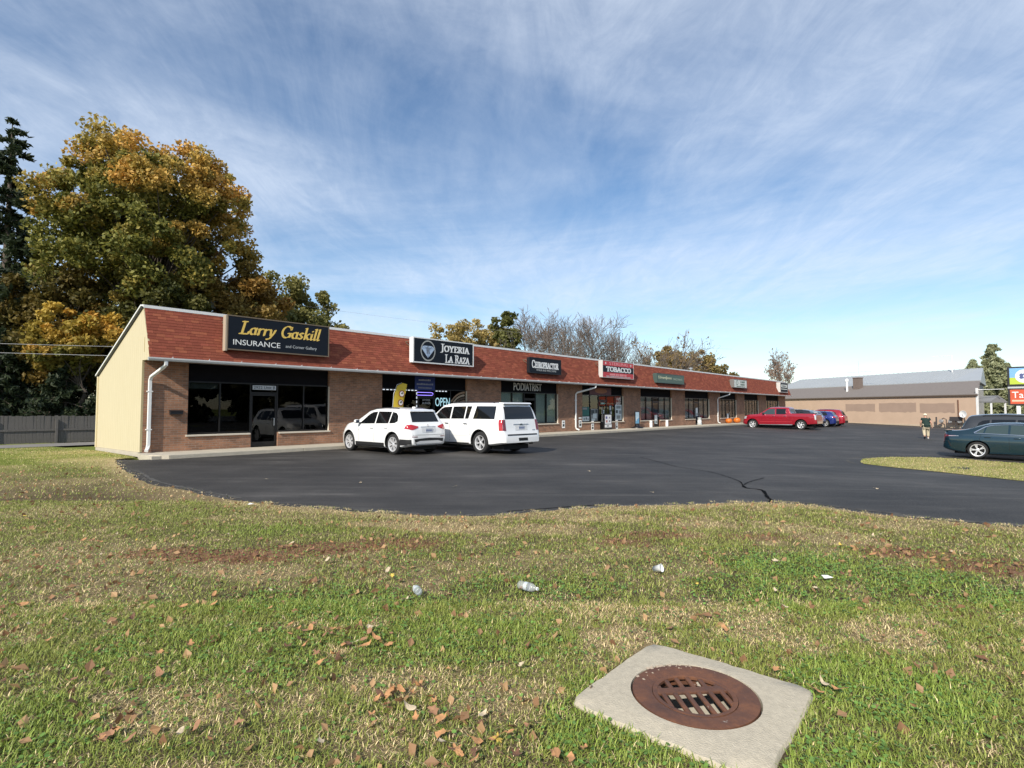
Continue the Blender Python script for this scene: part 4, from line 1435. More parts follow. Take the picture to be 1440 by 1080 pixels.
# jeweller's window dressing
M_BLUESIGN = mat('blue_banner', (0.016, 0.032, 0.16), 0.45)
r = onto('blue_banner', 'dark blue banner with pale lines of print over the jeweller door', 'banner', 12.18, YS - 0.04, 2.98)
MB().box(-0.64, 0.64, 0, 0.012, -0.42, 0.26).build('cloth', M_BLUESIGN, r)
for k, (wd, z, c) in enumerate(((0.82, 0.10, 0.4), (1.05, -0.11, 0.28), (0.85, -0.29, 0.2))):
    mb = MB()
    x0 = -wd / 2
    while x0 < wd / 2 - 0.04:
        x1 = min(wd / 2, x0 + RND.uniform(0.04, 0.09))
        mb.box(x0, x1, -0.004, -0.001, z - 0.045, z + 0.045 * RND.uniform(.4, 1))
        x0 = x1 + 0.022
    o = mb.build('print_line', mat('print_%d' % k, (c, c, c * 1.15), 0.5), r); o['kind'] = 'stuff'
M_LEDW = mat('led_white', (0.9, 0.9, 0.95), 0.4, emit=(0.85, 0.92, 1.0), estr=0.6)
M_LEDB = mat('led_blue', (0.3, 0.25, 0.9), 0.4, emit=(0.35, 0.25, 1.0), estr=1.4)
def led_line(label, p, q, dash, gap, m, group='strings of window lights'):
    root = onto('light_string', label, 'lights', p[0], yg - 0.01, p[1], group)
    L = math.hypot(q[0] - p[0], q[1] - p[1]); d = ((q[0] - p[0]) / L, (q[1] - p[1]) / L)
    t = 0.0
    me = MB().bar((0, 0, 0), (d[0] * dash, 0, d[1] * dash), 0.02, 0.045).mesh('light', m)
    while t < L - dash:
        link('light', me, root, loc=(d[0] * t, 0, d[1] * t))
        t += dash + gap
e1 = SF[1][1]
led_line('dashed white lights along the top of the jeweller left window', (e1[0] + .1, 2.54), (e1[2] - .05, 2.54), 0.12, 0.09, M_LEDW)
led_line('dashed white lights down the jeweller left window edge', (e1[2] - .08, 2.45), (e1[2] - .08, 0.8), 0.12, 0.09, M_LEDW)
led_line('dashed white lights along the top of the jeweller right window', (e1[3] + .08, 2.54), (e1[4] - .08, 2.54), 0.12, 0.09, M_LEDW)
r = onto('neon_loop', 'glowing violet light loop over the jeweller door', 'neon sign', 12.2, yg - 0.03, 2.38)
lp = [(-0.52, 0, 0.07), (0.40, 0, 0.07), (0.47, 0, 0.05), (0.50, 0, 0), (0.47, 0, -0.05), (0.40, 0, -0.07), (-0.52, 0, -0.07)]
MB().tube(lp, 0.016, 6).build('tube', M_LEDB, r)
r = onto('open_sign', 'white glowing OPEN letters in the jeweller window', 'neon sign', (e1[3] + e1[4]) / 2, yg - 0.012, 1.98)
link('lettering', text_mesh('OPEN', mat('neon_white', (0.6, 0.85, 0.9), 0.4, emit=(0.5, 0.9, 1.0), estr=0.5), 0.98, 0.44), r)
r = onto('door_lettering', 'small pale lettering on the jeweller glass door', 'sign', (e1[2] + e1[3]) / 2, YS - 0.022, 1.98)
link('lettering', text_mesh('JOYERIA', M_LETG, 0.5, 0.10), r, loc=(0, 0, .08)); link('lettering', text_mesh('LA RAZA', M_LETG, 0.5, 0.10), r, loc=(0, 0, -.06))
# rope-chain picture on the right pane
r = onto('window_picture', 'brown rope-chain picture on the jeweller right pane', 'picture', (e1[4] + e1[5]) / 2, yg - 0.004, 1.6)
cols = [mat('chain_a', (0.30, 0.19, 0.11), 0.5), mat('chain_b', (0.46, 0.36, 0.25), 0.5), mat('chain_c', (0.12, 0.08, 0.05), 0.5)]
hw_ = (e1[5] - e1[4]) / 2 - 0.08
for j, rad in enumerate((1.15, 1.0, 0.85, 0.70, 0.55)):
    mb = MB()
    for k in range(60):
        a = R(88 + k * 1.55)
        x, z = hw_ + rad * math.cos(a), -0.25 + rad * math.sin(a)
        if -hw_ < x < hw_ and -0.8 < z < 0.9 and k % 2 == (j % 2):
            mb.add([(x + 0.045 * math.cos(b), -0.001 - 0.0006 * j, z + 0.06 * math.sin(b)) for b in [i * math.pi / 3 for i in range(6)]], [tuple(range(6))])
    if mb.v:
        o = mb.build('chain', cols[j % 3], r); o['kind'] = 'stuff'
# feather flag in front of the jeweller
fx = 9.72
r = onto('feather_flag', 'yellow feather flag with round watch pictures standing by the jeweller window', 'flag', fx, -0.55, 0.13)
MB().tube([(0, 0, 0), (0.02, 0, 1.2), (0.10, 0, 2.2), (0.28, 0, 2.62), (0.55, 0, 2.72)], 0.012, 6).build('pole', M_ALLOY, r)
edge = [(0.02, 0.5), (0.03, 1.2), (0.11, 2.15), (0.28, 2.58), (0.62, 2.72)]
out_ = [(0.55, 0.5), (0.60, 1.2), (0.70, 1.9), (0.80, 2.4), (0.84, 2.66)]
A_, B_ = resample(edge, 14), resample(out_, 14)
fl = MB()
vs = []
for i in range(14):
    for t in (0, .33, .66, 1):
        q = A_[i] * (1 - t) + B_[i] * t
        vs.append((q[0], 0.03 * math.sin(4 * t + i * .5), q[1]))
fl.add(vs, [(i * 4 + k, i * 4 + k + 1, (i + 1) * 4 + k + 1, (i + 1) * 4 + k) for i in range(13) for k in range(3)])
fo = fl.build('banner', mat('flag_yellow', (0.72, 0.50, 0.04), 0.7), r, smooth=True)
for zc in (1.35, 1.78, 2.20):
    cx = 0.40 + (zc - 1.35) * 0.14
    MB().lathe([(0, -0.055), (0.125, -0.055), (0.125, -0.05), (0, -0.05)], 20, c=(cx, 0, zc), axis='y').build('disc', mat('flag_white', (0.8, 0.74, 0.66), 0.6), fo)
    MB().lathe([(0.12, -0.058), (0.16, -0.058), (0.16, -0.053), (0.12, -0.053)], 20, c=(cx, 0, zc), axis='y', close=True).build('ring', mat('flag_brown', (0.22, 0.06, 0.03), 0.6), fo)
    MB().bar((cx - .03, -0.06, zc), (cx + .05, -0.06, zc + .06), 0.01, 0.06).build('hand', M_BLACK, fo)
MB().lathe([(0, 0), (0.2, 0), (0.2, 0.03), (0.03, 0.06), (0.02, 0.2), (0, 0.2)], 16).build('base', M_BLACK, r)

# tobacco shop
e3 = SF[3][1]
r = onto('door_sign_box', 'dim reddish sign box over the tobacco shop door', 'sign', 28.3, YS - 0.05, 2.92)
MB().box(-1.45, 1.35, 0, 0.03, -0.28, 0.25).build('board', mat('maroon_board', (0.10, 0.022, 0.025), 0.5), r)
MB().lathe([(0.0, -0.004), (0.62, -0.004), (0.62, -0.001), (0, -0.001)], 24, axis='y').build('panel', mat('orange_panel', (0.30, 0.10, 0.03), 0.5), r).scale = (1.3, 1, .3)
def poster(label, s, z, w, h, base, marks, y=None, group='posters in the tobacco shop window'):
    root = onto('poster', label, 'poster', s, (yg if y is None else y), z, group)
    MB().box(-w / 2, w / 2, -0.003, 0.0, -h / 2, h / 2).build('sheet', base, root)
    for i, (a, b, c, d, m) in enumerate(marks):
        MB().box(a * w, b * w, -0.0055 - 0.0004 * i, -0.0035, c * h, d * h).build('print', m, root)
    return root
M_PAP = mat('poster_paper', (0.55, 0.62, 0.62), 0.5); M_DK = mat('poster_dark', (0.03, 0.045, 0.05), 0.5); M_TEAL = mat('poster_teal', (0.015, 0.12, 0.10), 0.5); M_GRY = mat('poster_grey', (0.22, 0.24, 0.24), 0.5)
u3 = e3[1] - e3[0]
poster('dark green poster in the first tobacco shop pane', e3[0] + u3 * .52, 1.45, u3 * .8, 0.62, M_TEAL, [(-.4, .2, .2, .42, M_GRY)])
poster('pale notice low in the first tobacco shop pane', e3[0] + u3 * .52, 0.93, u3 * .8, 0.32, M_PAP, [(-.3, -.1, -.3, .2, M_GRY), (.0, .15, -.2, .3, M_DK), (.25, .4, -.3, .1, M_GRY)])
poster('grey collage poster in the second tobacco shop pane', e3[1] + u3 * .5, 1.20, u3 * .8, 0.85, M_GRY, [(-.45, .0, .0, .4, M_DK), (-.2, .35, -.3, .1, M_PAP), (-.4, .1, -.48, -.32, M_PAP), (.15, .45, .15, .45, M_DK)])
r = onto('vape_letters', 'white VAPE SHOP letters in the tobacco shop window', 'sign', (e3[4] + e3[5]) / 2, yg, 2.22)
link('lettering', text_mesh('VAPE', M_LET, 0.72, 0.22), r, loc=(0, 0, .14)); link('lettering', text_mesh('SHOP', M_LET, 0.66, 0.22), r, loc=(0, 0, -.16))
poster('tall pale poster under the VAPE letters', (e3[4] + e3[5]) / 2, 1.36, u3 * .82, 1.15, M_PAP, [(-.35, .35, .25, .42, M_GRY), (-.4, -.1, -.05, .15, M_DK), (.1, .42, -.1, .12, M_GRY), (-.3, .3, -.42, -.2, M_GRY)])
poster('narrow pale stickers strip beside the tobacco shop door', e3[3] + u3 * .5, 1.30, u3 * .32, 1.2, M_DK, [(-.4, .1, .2, .45, M_PAP), (0, .4, -.1, .1, M_PAP), (-.3, .3, -.45, -.2, M_PAP)])
poster('small pale sticker on the tobacco shop door', (e3[2] + e3[3]) / 2 + .1, 1.42, 0.2, 0.26, M_PAP, [(-.3, .3, -.2, .2, M_GRY)], y=YS - 0.025)
poster('green sticker high on the tobacco shop door', (e3[2] + e3[3]) / 2, 2.02, 0.6, 0.14, mat('poster_green', (0.06, 0.26, 0.20), 0.5), [(-.3, .3, -.1, .2, M_PAP)], y=YS - 0.025)

# swing sign by the tobacco shop door
r = onto('sidewalk_sign', 'black sidewalk sign with white picture sheet at the tobacco shop door', 'sidewalk sign', 28.55, -0.30, 0.13)
MB().bbox(-0.52, 0.52, -0.04, 0.02, 0.02, 1.12, 0.02).build('board', M_BLACK, r)
MB().bbox(-0.52, 0.52, 0.30, 0.34, 0.0, 0.5, 0.01).build('prop', M_BLACK, r)
MB().box(-0.42, 0.42, -0.046, -0.041, 0.42, 1.06).build('sheet', mat('sheet_white', (0.75, 0.75, 0.75), 0.5), r)
MB().box(-0.44, 0.46, -0.046, -0.041, 0.16, 0.37).build('sheet', mat('sheet_white', (0.75, 0.75, 0.75), 0.5), r)
for a, b, c, d, cl in ((-.33, -.12, .78, .95, (0.10, 0.10, 0.28)), (-.3, -.1, .52, .68, (0.5, 0.18, 0.15)), (.12, .24, .80, .92, (0.15, 0.15, 0.17)), (.10, .26, .55, .66, (0.12, 0.12, 0.14)), (-.2, .1, .22, .31, (0.2, 0.2, 0.2))):
    MB().box(a, b, -0.050, -0.047, c, d).build('print', mat('print_%.2f%.2f' % (a, c), cl, 0.5), r)
r = onto('sidewalk_sign', 'black spring-base sidewalk sign with blue and white poster', 'sidewalk sign', 32.55, -0.42, 0.13)
MB().bbox(-0.36, 0.36, -0.03, 0.03, 0.28, 1.32, 0.03).build('board', M_BLACK, r)
MB().box(-0.27, 0.25, -0.036, -0.031, 0.36, 1.24).build('sheet', mat('sheet_sky', (0.50, 0.66, 0.75), 0.5), r)
MB().add([(-0.26, -0.039, 0.37), (0.24, -0.039, 0.37), (0.24, -0.039, 0.80), (-0.26, -0.039, 0.62)], [(0, 1, 2, 3)]).build('print', mat('sheet_blue', (0.16, 0.42, 0.62), 0.5), r)
MB().bar((-0.2, -0.042, 0.55), (0.02, -0.042, 0.86), 0.004, 0.06).build('print', mat('sheet_white', (0.75, 0.75, 0.75), 0.5), r)
MB().lathe([(0, 0), (0.48, 0), (0.46, 0.06), (0.22, 0.14), (0.16, 0.28), (0, 0.28)], 24).build('base', M_BLACK, r, smooth=True, sharp=R(50))

# parking notices on the brick
def notice(s, z, label, two=False):
    r = onto('parking_notice', label, 'notice', s, -0.004, z, 'white notices on the brick')
    MB().bbox(-0.16, 0.16, -0.012, 0.0, -0.26, 0.24, 0.004).build('plate', M_LET, r)
    MB().box(-0.09, 0.09, -0.0145, -0.0125, 0.06, 0.16).build('mark', M_GRY, r)
    MB().box(-0.10, 0.10, -0.0145, -0.0125, -0.16, 0.0).build('mark', M_DK, r)
    if two:
        MB().bbox(-0.16, 0.16, -0.012, 0.0, 0.34, 0.42, 0.004).build('plate', M_LET, r)
notice(23.65, 0.62, 'white notice on the brick right of the podiatrist window')
notice(25.55, 0.62, 'white notice on the brick just right of the middle downspout', True)
notice(27.05, 0.36, 'white notice low on the brick left of the tobacco shop door', True)
notice(30.25, 0.38, 'white notice low on the brick right of the tobacco shop door', True)
# white posts before the fifth shop
for s, lab in ((35.35, 'white post under the left window of the fifth shop'), (38.15, 'white post under the right window of the fifth shop')):
    r = onto('bollard', lab, 'bollard', s, -0.10, 0.13, 'white posts before the fifth shop')
    MB().lathe([(0, 0), (0.12, 0), (0.12, 0.48), (0.09, 0.53), (0, 0.55)], 16).build('post', M_WHITE, r, smooth=True, sharp=R(50))
    MB().lathe([(0.12, 0.36), (0.125, 0.36), (0.125, 0.42), (0.12, 0.42)], 16).build('band', M_LETG, r)
# stickers on far doors
for i, s, lab in ((4, 0.55, 'pale poster low on the fifth shop door'), (5, 0.5, 'white P sticker on the sixth shop door'), (6, 0.5, 'pale notices on the seventh shop door')):
    ed = SF[i][1]
    poster(lab, (ed[2] + ed[3]) / 2, 1.35 if i == 5 else 0.75, 0.5, 0.75, M_PAP, [(-.3, .3, -.1, .4, M_LET), (-.2, .4, -.4, -.2, M_GRY)], y=YS - 0.025, group='stickers on far shop doors')

# pumpkins by the seventh door
M_PUMP = mat('pumpkin', (0.62, 0.16, 0.015), 0.5, var=0.15, scale=4)
for s, y, sc, lab in ((51.55, -0.30, 1.0, 'orange pumpkin left of the seventh shop door'), (53.7, -0.35, 1.1, 'orange pumpkin right of the seventh shop door')):
    r = onto('pumpkin', lab, 'pumpkin', s, y, 0.13, 'pumpkins on the walk')
    mb = MB()
    vs, n, m_ = [], 40, 9
    for k in range(n):
        a = 2 * math.pi * k / n
        for j in range(m_):
            t = math.pi * j / (m_ - 1)
            rr = 0.33 * sc * math.sin(t) ** 0.8 * (0.90 + 0.10 * abs(math.cos(5 * a)))
            vs.append((rr * math.cos(a), rr * math.sin(a), 0.26 * sc * (1 - math.cos(t))))
    mb.add(vs, [(k * m_ + j, ((k + 1) % n) * m_ + j, ((k + 1) % n) * m_ + j + 1, k * m_ + j + 1) for k in range(n) for j in range(m_ - 1)])
    mb.build('gourd', M_PUMP, r, smooth=True)
    MB().tube([(0, 0, 0.48 * sc), (0.02, 0, 0.57 * sc), (0.06, 0.02, 0.63 * sc)], [0.035, 0.025, 0.03], 7).build('stem', mat('pumpkin_stem', (0.12, 0.10, 0.04), 0.8), r)
# white planter stand at the sixth door
r = onto('door_stand', 'slim grey and white stand in front of the sixth shop door', 'stand', 44.75, -0.12, 0.13)
MB().lathe([(0, 0), (0.22, 0), (0.24, 0.10), (0.17, 0.16), (0.16, 0.62), (0.20, 0.70), (0, 0.70)], 18).build('urn', M_LETG, r, smooth=True, sharp=R(50))
MB().lathe([(0.165, 0.2), (0.19, 0.2), (0.19, 0.42), (0.165, 0.42)], 18).build('wrap', M_WHITE, r)
# ------------------------------------------------------------------ vehicles
# x runs from the rear bumper (0) to the nose, y to the car's left, z up
def curve(keys, xs, sig=0.035):
    """polyline through the keys, slightly rounded at its corners"""
    kx, kz = zip(*keys)
    fine = np.linspace(kx[0], kx[-1], 900)
    z = np.interp(fine, kx, kz)
    st = fine[1] - fine[0]
    k = max(1, int(sig * 3 / st))
    g = np.exp(-0.5 * (np.arange(-k, k + 1) * st / sig) ** 2); g /= g.sum()
    zp = np.concatenate([2 * z[0] - z[k:0:-1], z, 2 * z[-1] - z[-2:-k - 2:-1]])
    zs = np.convolve(zp, g, 'valid')
    return np.interp(xs, fine, zs)

class Body:
    def __init__(self, top, belt, plan, bot, tumble=0.30, crown=0.03, fender=None, nst=84):
        kx = np.linspace(top[0][0], top[-1][0], 1200)
        kz = curve(top, kx, 0.03)
        al = np.concatenate([[0], np.cumsum(np.hypot(np.diff(kx), np.diff(kz)))])
        xs = np.interp(np.linspace(0, al[-1], nst), al, kx)
        zt, zb, W, zl = curve(top, xs, 0.03), curve(belt, xs, 0.05), curve(plan, xs, 0.05), curve(bot, xs, 0.05)
        secs = []
        for x, t, bl, w, lo in zip(xs, zt, zb, W, zl):
            t = max(t, lo + 0.12)
            bl = min(bl, t - 0.015)
            bl = max(bl, lo + 0.09)
            h = t - bl
            tb = tumble * h
            H = bl - lo
            pts = [(0, lo), (w * 0.55, lo), (w * 0.90, lo), (w - 0.03, lo + H * 0.06), (w - 0.012, lo + H * 0.22), (w - 0.002, lo + H * 0.45), (w, lo + H * 0.66),
                   (w - 0.010, lo + H * 0.85), (w - 0.028, bl - H * 0.035), (w - 0.050, bl + h * 0.05), (w - 0.055 - tb * 0.45, bl + h * 0.45), (w - 0.065 - tb * 0.85, bl + h * 0.82),
                   (w - 0.10 - tb, bl + h * 0.945), (w * 0.80 - tb * 0.9 - 0.03, bl + h * 0.985), (w * 0.45 - tb * 0.4, bl + h + crown * min(1, h * 3) * 0.3), (0, bl + h + crown * min(1, h * 3) * 0.4)]
            secs.append([(x, y, z) for y, z in pts])
        m = len(secs[0])
        vs, fs = [], []
        for s in secs:
            vs += s + [(x, -y, z) for x, y, z in s[1:-1]]
        n = 2 * m - 2
        # order of a ring: 0..m-1 up the left, then back down the right
        ring = list(range(m)) + [m + (m - 3 - k) for k in range(m - 2)]
        for i in range(len(secs) - 1):
            for k in range(n):
                a, b = ring[k], ring[(k + 1) % n]
                fs.append((i * n + a, i * n + b, (i + 1) * n + b, (i + 1) * n + a))
        fs.append(tuple(ring)[::-1]); fs.append(tuple((len(secs) - 1) * n + r_ for r_ in ring))
        self.mb = MB().add(vs, fs)
        bm = bmesh.new()
        me = self.mb.mesh('tmp')
        bm.from_mesh(me)
        self.bvh = BVHTree.FromBMesh(bm)
        bm.free(); bpy.data.meshes.remove(me)
        self.L = top[-1][0]

    def hit(self, mode, a, b):
        """surface point seen from a side: L/R (a=x,b=z), B rear/F front (a=y,b=z), T top (a=x,b=y)"""
        if mode in 'LR':
            s = 1 if mode == 'L' else -1
            r = self.bvh.ray_cast(Vector((a, 3 * s, b)), Vector((0, -s, 0)))
        elif mode == 'B':
            r = self.bvh.ray_cast(Vector((-2, a, b)), Vector((1, 0, 0)))
        elif mode == 'F':
            r = self.bvh.ray_cast(Vector((self.L + 2, a, b)), Vector((-1, 0, 0)))
        else:
            r = self.bvh.ray_cast(Vector((a, b, 5)), Vector((0, 0, -1)))
        return r[0], r[1]

def panel(body, mode, lo, hi, off=0.006, nu=12, nv=6):
    """a thin skin laid on the body between two edge lines, with a skirt running back into it"""
    A, B = resample(lo, nu), resample(hi, nu)
    P_, ok = [], True
    for j in range(nv):
        t = j / (nv - 1)
        for i in range(nu):
            q = A[i] * (1 - t) + B[i] * t
            h, nr = body.hit(mode, float(q[0]), float(q[1]))
            if h is None:
                h, nr = (P_[-1][0], P_[-1][1]) if P_ else (Vector((0, 0, 0)), Vector((0, 0, 1)))
            P_.append((h, nr))
    vs = [h + nr * off for h, nr in P_]
    fs = [(j * nu + i, j * nu + i + 1, (j + 1) * nu + i + 1, (j + 1) * nu + i) for j in range(nv - 1) for i in range(nu - 1)]
    rim = [i for i in range(nu)] + [j * nu + nu - 1 for j in range(1, nv)] + [(nv - 1) * nu + i for i in range(nu - 2, -1, -1)] + [j * nu for j in range(nv - 2, 0, -1)]
    b = len(vs)
    vs += [P_[i][0] - P_[i][1] * 0.012 for i in rim]
    m = len(rim)
    fs += [(rim[k], rim[(k + 1) % m], b + (k + 1) % m, b + k) for k in range(m)]
    return MB().add(vs, fs)

def wheel_meshes(Rw, rim_r, wid, spokes, style):
    """tyre, rim and hub about the y axis, outer face at +y"""
    h = wid / 2
    t = MB().lathe([(rim_r, -h * .8), (rim_r + 0.02, -h), (Rw - 0.035, -h), (Rw - 0.008, -h * .75), (Rw, -h * .45), (Rw, h * .45), (Rw - 0.008, h * .75), (Rw - 0.035, h), (rim_r + 0.02, h), (rim_r, h * .8)], 40, axis='y', close=True)
    tm = t.mesh('tyre', M_RUBBER, True, R(50))
    r_ = MB()
    r_.lathe([(rim_r - 0.03, h * .55), (rim_r - 0.018, h * .86), (rim_r + 0.006, h * .92), (rim_r + 0.006, h * .6), (rim_r - 0.01, -h * .8), (rim_r - 0.03, -h * .8)], 36, axis='y', close=True)
    r_.lathe([(0.0, h * .80), (0.035, h * .80), (0.065, h * .66), (0.07, h * .3), (0.0, h * .3)], 20, axis='y')
    for k in range(spokes):
        a = 2 * math.pi * k / spokes + 0.2
        pairs = ((-0.16, 0.16),) if style == 'wide' else ((-0.07, -0.10), (0.07, 0.10)) if style == 'twin' else ((0, 0),)
        for pr in pairs:
            if style == 'wide':
                w0, w1, o0, o1 = 0.05, 0.085, 0, 0
            elif style == 'twin':
                w0, w1, o0, o1 = 0.026, 0.032, pr[0] * .35, pr[1] * 1.35
            else:
                w0, w1, o0, o1 = 0.04, 0.05, 0, 0
            a0 = a + o0
            a1 = a + o1
            p0 = np.array([math.cos(a0), math.sin(a0)]) * 0.05
            p1 = np.array([math.cos(a1), math.sin(a1)]) * (rim_r - 0.012)
            d = (p1 - p0) / np.linalg.norm(p1 - p0); nrm = np.array([-d[1], d[0]])
            q = [p0 - nrm * w0 / 2, p0 + nrm * w0 / 2, p1 + nrm * w1 / 2, p1 - nrm * w1 / 2]
            yo = (h * .74, h * .74, h * .80, h * .80)
            vs = [(c[0], y_, c[1]) for c, y_ in zip(q, yo)] + [(c[0], y_ - 0.05, c[1]) for c, y_ in zip(q, yo)]
            r_.add(vs, [(0, 1, 2, 3), (7, 6, 5, 4), (0, 4, 5, 1), (1, 5, 6, 2), (2, 6, 7, 3), (3, 7, 4, 0)])
    rm = r_.mesh('rim', M_ALLOY, True, R(35))
    hb = MB().lathe([(0.0, h * .25), (rim_r - 0.05, h * .2), (rim_r - 0.04, -h * .5), (0.0, -h * .6)], 24, axis='y').mesh('wheel', M_WELL)
    return tm, rm, hb

def boolean_cut(body_obj, cutters):
    for c in cutters:
        md = body_obj.modifiers.new('cut', 'BOOLEAN')
        md.operation = 'DIFFERENCE'
        md.solver = 'EXACT'
        md.object = c
        try:
            md.material_mode = 'TRANSFER'
        except Exception:
            pass
    dg = bpy.context.evaluated_depsgraph_get()
    me = bpy.data.meshes.new_from_object(body_obj.evaluated_get(dg), preserve_all_data_layers=True, depsgraph=dg)
    body_obj.modifiers.clear()
    old = body_obj.data
    body_obj.data = me
    bpy.data.meshes.remove(old)
    for c in cutters:
        bpy.data.objects.remove(c)
    return body_obj

def paint(name, col, rough=0.25, metal=0.0):
    m = mat(name, col, rough, metal, coat=1.0)
    return m

def make_car(name, label, loc, heading, spec, group='vehicles in the parking lot'):
    """spec: body curves, wheels, glass and trim; heading = direction of the nose"""
    x, y = loc
    root = thing(name, label, spec.get('cat', 'car'), (x, y, float(zg(x, y))), heading, group)
    B = Body(**spec['body'])
    PT = spec['paint']
    L, xr, xf, Rw = spec['L'], spec['xr'], spec['xf'], spec['Rw']
    hw = spec['hw']
    cutters = []
    for xa in (xr, xf):
        for s in (1, -1):
            ra = Rw + spec.get('arch', 0.055)
            c = MB().lathe([(0, 0), (ra, 0), (ra, 0.5), (0, 0.5)], 36, axis='y')
            me = c.mesh('cut', M_WELL)
            o = link('cut', me)
            o.location = (xa, (hw - 0.34) if s > 0 else -(hw - 0.34) - 0.5, Rw + 0.015)
            cutters.append(o)
    for bx in spec.get('cut', []):
        o = MB().box(*bx).build('cut', M_TRIM)
        cutters.append(o)
    bo = B.mb.build('body', PT, None, smooth=True)
    bpy.context.view_layer.update()
    boolean_cut(bo, cutters)
    # keep creases of the cut crisp
    me = bo.data
    bm = bmesh.new(); bm.from_mesh(me)
    for e in bm.edges:
        if len(e.link_faces) == 2 and e.calc_face_angle(0) > R(38):
            e.smooth = False
    bm.to_mesh(me); bm.free()
    me.polygons.foreach_set('use_smooth', [True] * len(me.polygons))
    bo.parent = root
    # wheels
    tm, rm, hb = wheel_meshes(Rw, spec['rim'], spec.get('tw', 0.24), spec.get('spokes', 5), spec.get('wstyle', 'twin'))
    for xa in (xr, xf):
        for s in (1, -1):
            w = link('wheel', hb, root, loc=(xa, s * (hw - spec.get('tw', 0.24) / 2 - 0.03), Rw), rot=(0, 0.35 if s > 0 else 0.1, 0 if s > 0 else math.pi))
            link('tyre', tm, w); link('rim', rm, w)
    # skins
    parts = {}
    for pn, sides, lo, hi, mt, *rest in spec['panels']:
        off = rest[0] if rest else 0.006
        par = parts.get(rest[1]) if len(rest) > 1 else None
        for sd in sides:
            mode = sd
            if sd == 'r':     # right half of the rear: mirror y
                q = panel(B, 'B', [(-a, b) for a, b in lo], [(-a, b) for a, b in hi], off)
            elif sd == 'f':
                q = panel(B, 'F', [(-a, b) for a, b in lo], [(-a, b) for a, b in hi], off)
            else:
                q = panel(B, mode, lo, hi, off)
            o = q.build(pn, mt, par or root, smooth=True, sharp=R(50))
            parts.setdefault(pn, o)
    # door handles, mirrors
    for hx, hz in spec.get('handles', []):
        for sd, s in (('L', 1), ('R', -1)):
            h, nr = B.hit(sd, hx, hz)
            MB().bbox(h.x - 0.10, h.x + 0.10, min(h.y, h.y + s * 0.045), max(h.y, h.y + s * 0.045), hz - 0.016, hz + 0.016, 0.006).build('door_handle', spec.get('handle_mat', PT), root, smooth=True)
    mx = spec.get('mirror')
    if mx:
        for sd, s in (('L', 1), ('R', -1)):
            h, nr = B.hit(sd, mx[0], mx[1])
            y0 = h.y
            mb = MB()
            bm = bmesh.new()
            bmesh.ops.create_icosphere(bm, subdivisions=3, radius=1)
            for v in bm.verts:
                c = v.co
                c.x = math.copysign(abs(c.x) ** 0.7, c.x); c.z = math.copysign(abs(c.z) ** 0.7, c.z); c.y = math.copysign(abs(c.y) ** 0.7, c.y)
                v.co = Vector((h.x + c.x * 0.075 + 0.02, y0 + s * 0.16 + c.y * 0.10, mx[1] + 0.09 + c.z * 0.075))
            bm.verts.index_update()
            mb.add([v.co[:] for v in bm.verts], [[v.index for v in f.verts] for f in bm.faces]); bm.free()
            mm = mb.build('mirror', spec.get('mirror_mat', PT), root, smooth=True)
            MB().bar((h.x + 0.02, y0 - s * 0.02, mx[1] + 0.02), (h.x + 0.02, y0 + s * 0.10, mx[1] + 0.05), 0.05, 0.03).build('mirror_arm', M_TRIM, mm)
            MB().box(h.x - 0.058, h.x - 0.054, y0 + s * 0.16 - 0.075, y0 + s * 0.16 + 0.075, mx[1] + 0.035, mx[1] + 0.145).build('mirror_glass', M_CHROME, mm)
    for fn in spec.get('extra', []):
        fn(root, B)
    # dark floor under the shell so that no daylight shows through
    MB().box(0.35, L - 0.35, -hw + 0.36, hw - 0.36, 0.17, 0.34).build('underbody', M_WELL, root)
    return root, B

def seam(x, z0, z1, lean=0.0, w=0.009):
    return ([(x - w / 2, z0), (x + w / 2, z0)], [(x - w / 2 + lean, z1), (x + w / 2 + lean, z1)])

def seams(lst):
    return [('door_gap', 'LR', *seam(*s), M_WELL, 0.0025) for s in lst]

def bar_box(nm, mt, *bx, b=0.01):
    def f(root, B):
        MB().bbox(*bx, b).build(nm, mt, root, smooth=True, sharp=R(50))
    return f

def plate(x, z, w=0.31, h=0.155, tilt=0.0, y=0.0):
    def f(root, B):
        p = MB().bbox(-0.008, 0.0, -w / 2, w / 2, -h / 2, h / 2, 0.003).build('licence_plate', mat('plate_white', (0.55, 0.58, 0.62), 0.4), root)
        hh, _ = B.hit('B', y, z)
        p.location = (hh.x - 0.014, y, z); p.rotation_euler = (0, tilt, 0)
        for k in range(6):
            a = -w * 0.38 + k * w * 0.145
            MB().box(-0.0105, -0.0085, a, a + w * 0.085, -h * 0.22, h * 0.2).build('plate_mark', mat('plate_blue', (0.10, 0.13, 0.28), 0.5), p)
    return f

def emblem(_x, z, kind, s=0.05):
    def f(root, B):
        mb = MB()
        x = B.hit('B', 0.0, z)[0].x - 0.012
        if kind == 'disc':
            mb.lathe([(0, -0.012), (s * .75, -0.012), (s, -0.006), (s, 0.01)], 24, c=(x, 0, z), axis='x')
        else:      # broad cross with slanted ends
            q = [(-1.0, .33), (-.35, .33), (-.35, .6), (.42, .6), (.42, .33), (1.12, .33), (1.0, -.33), (.35, -.33), (.35, -.6), (-.42, -.6), (-.42, -.33), (-1.12, -.33)]
            mb.prism([(a * s * 1.6, z + b * s) for a, b in q], x - 0.012, x + 0.02, 'x')
        mb.build('emblem', M_CHROME, root)
    return f

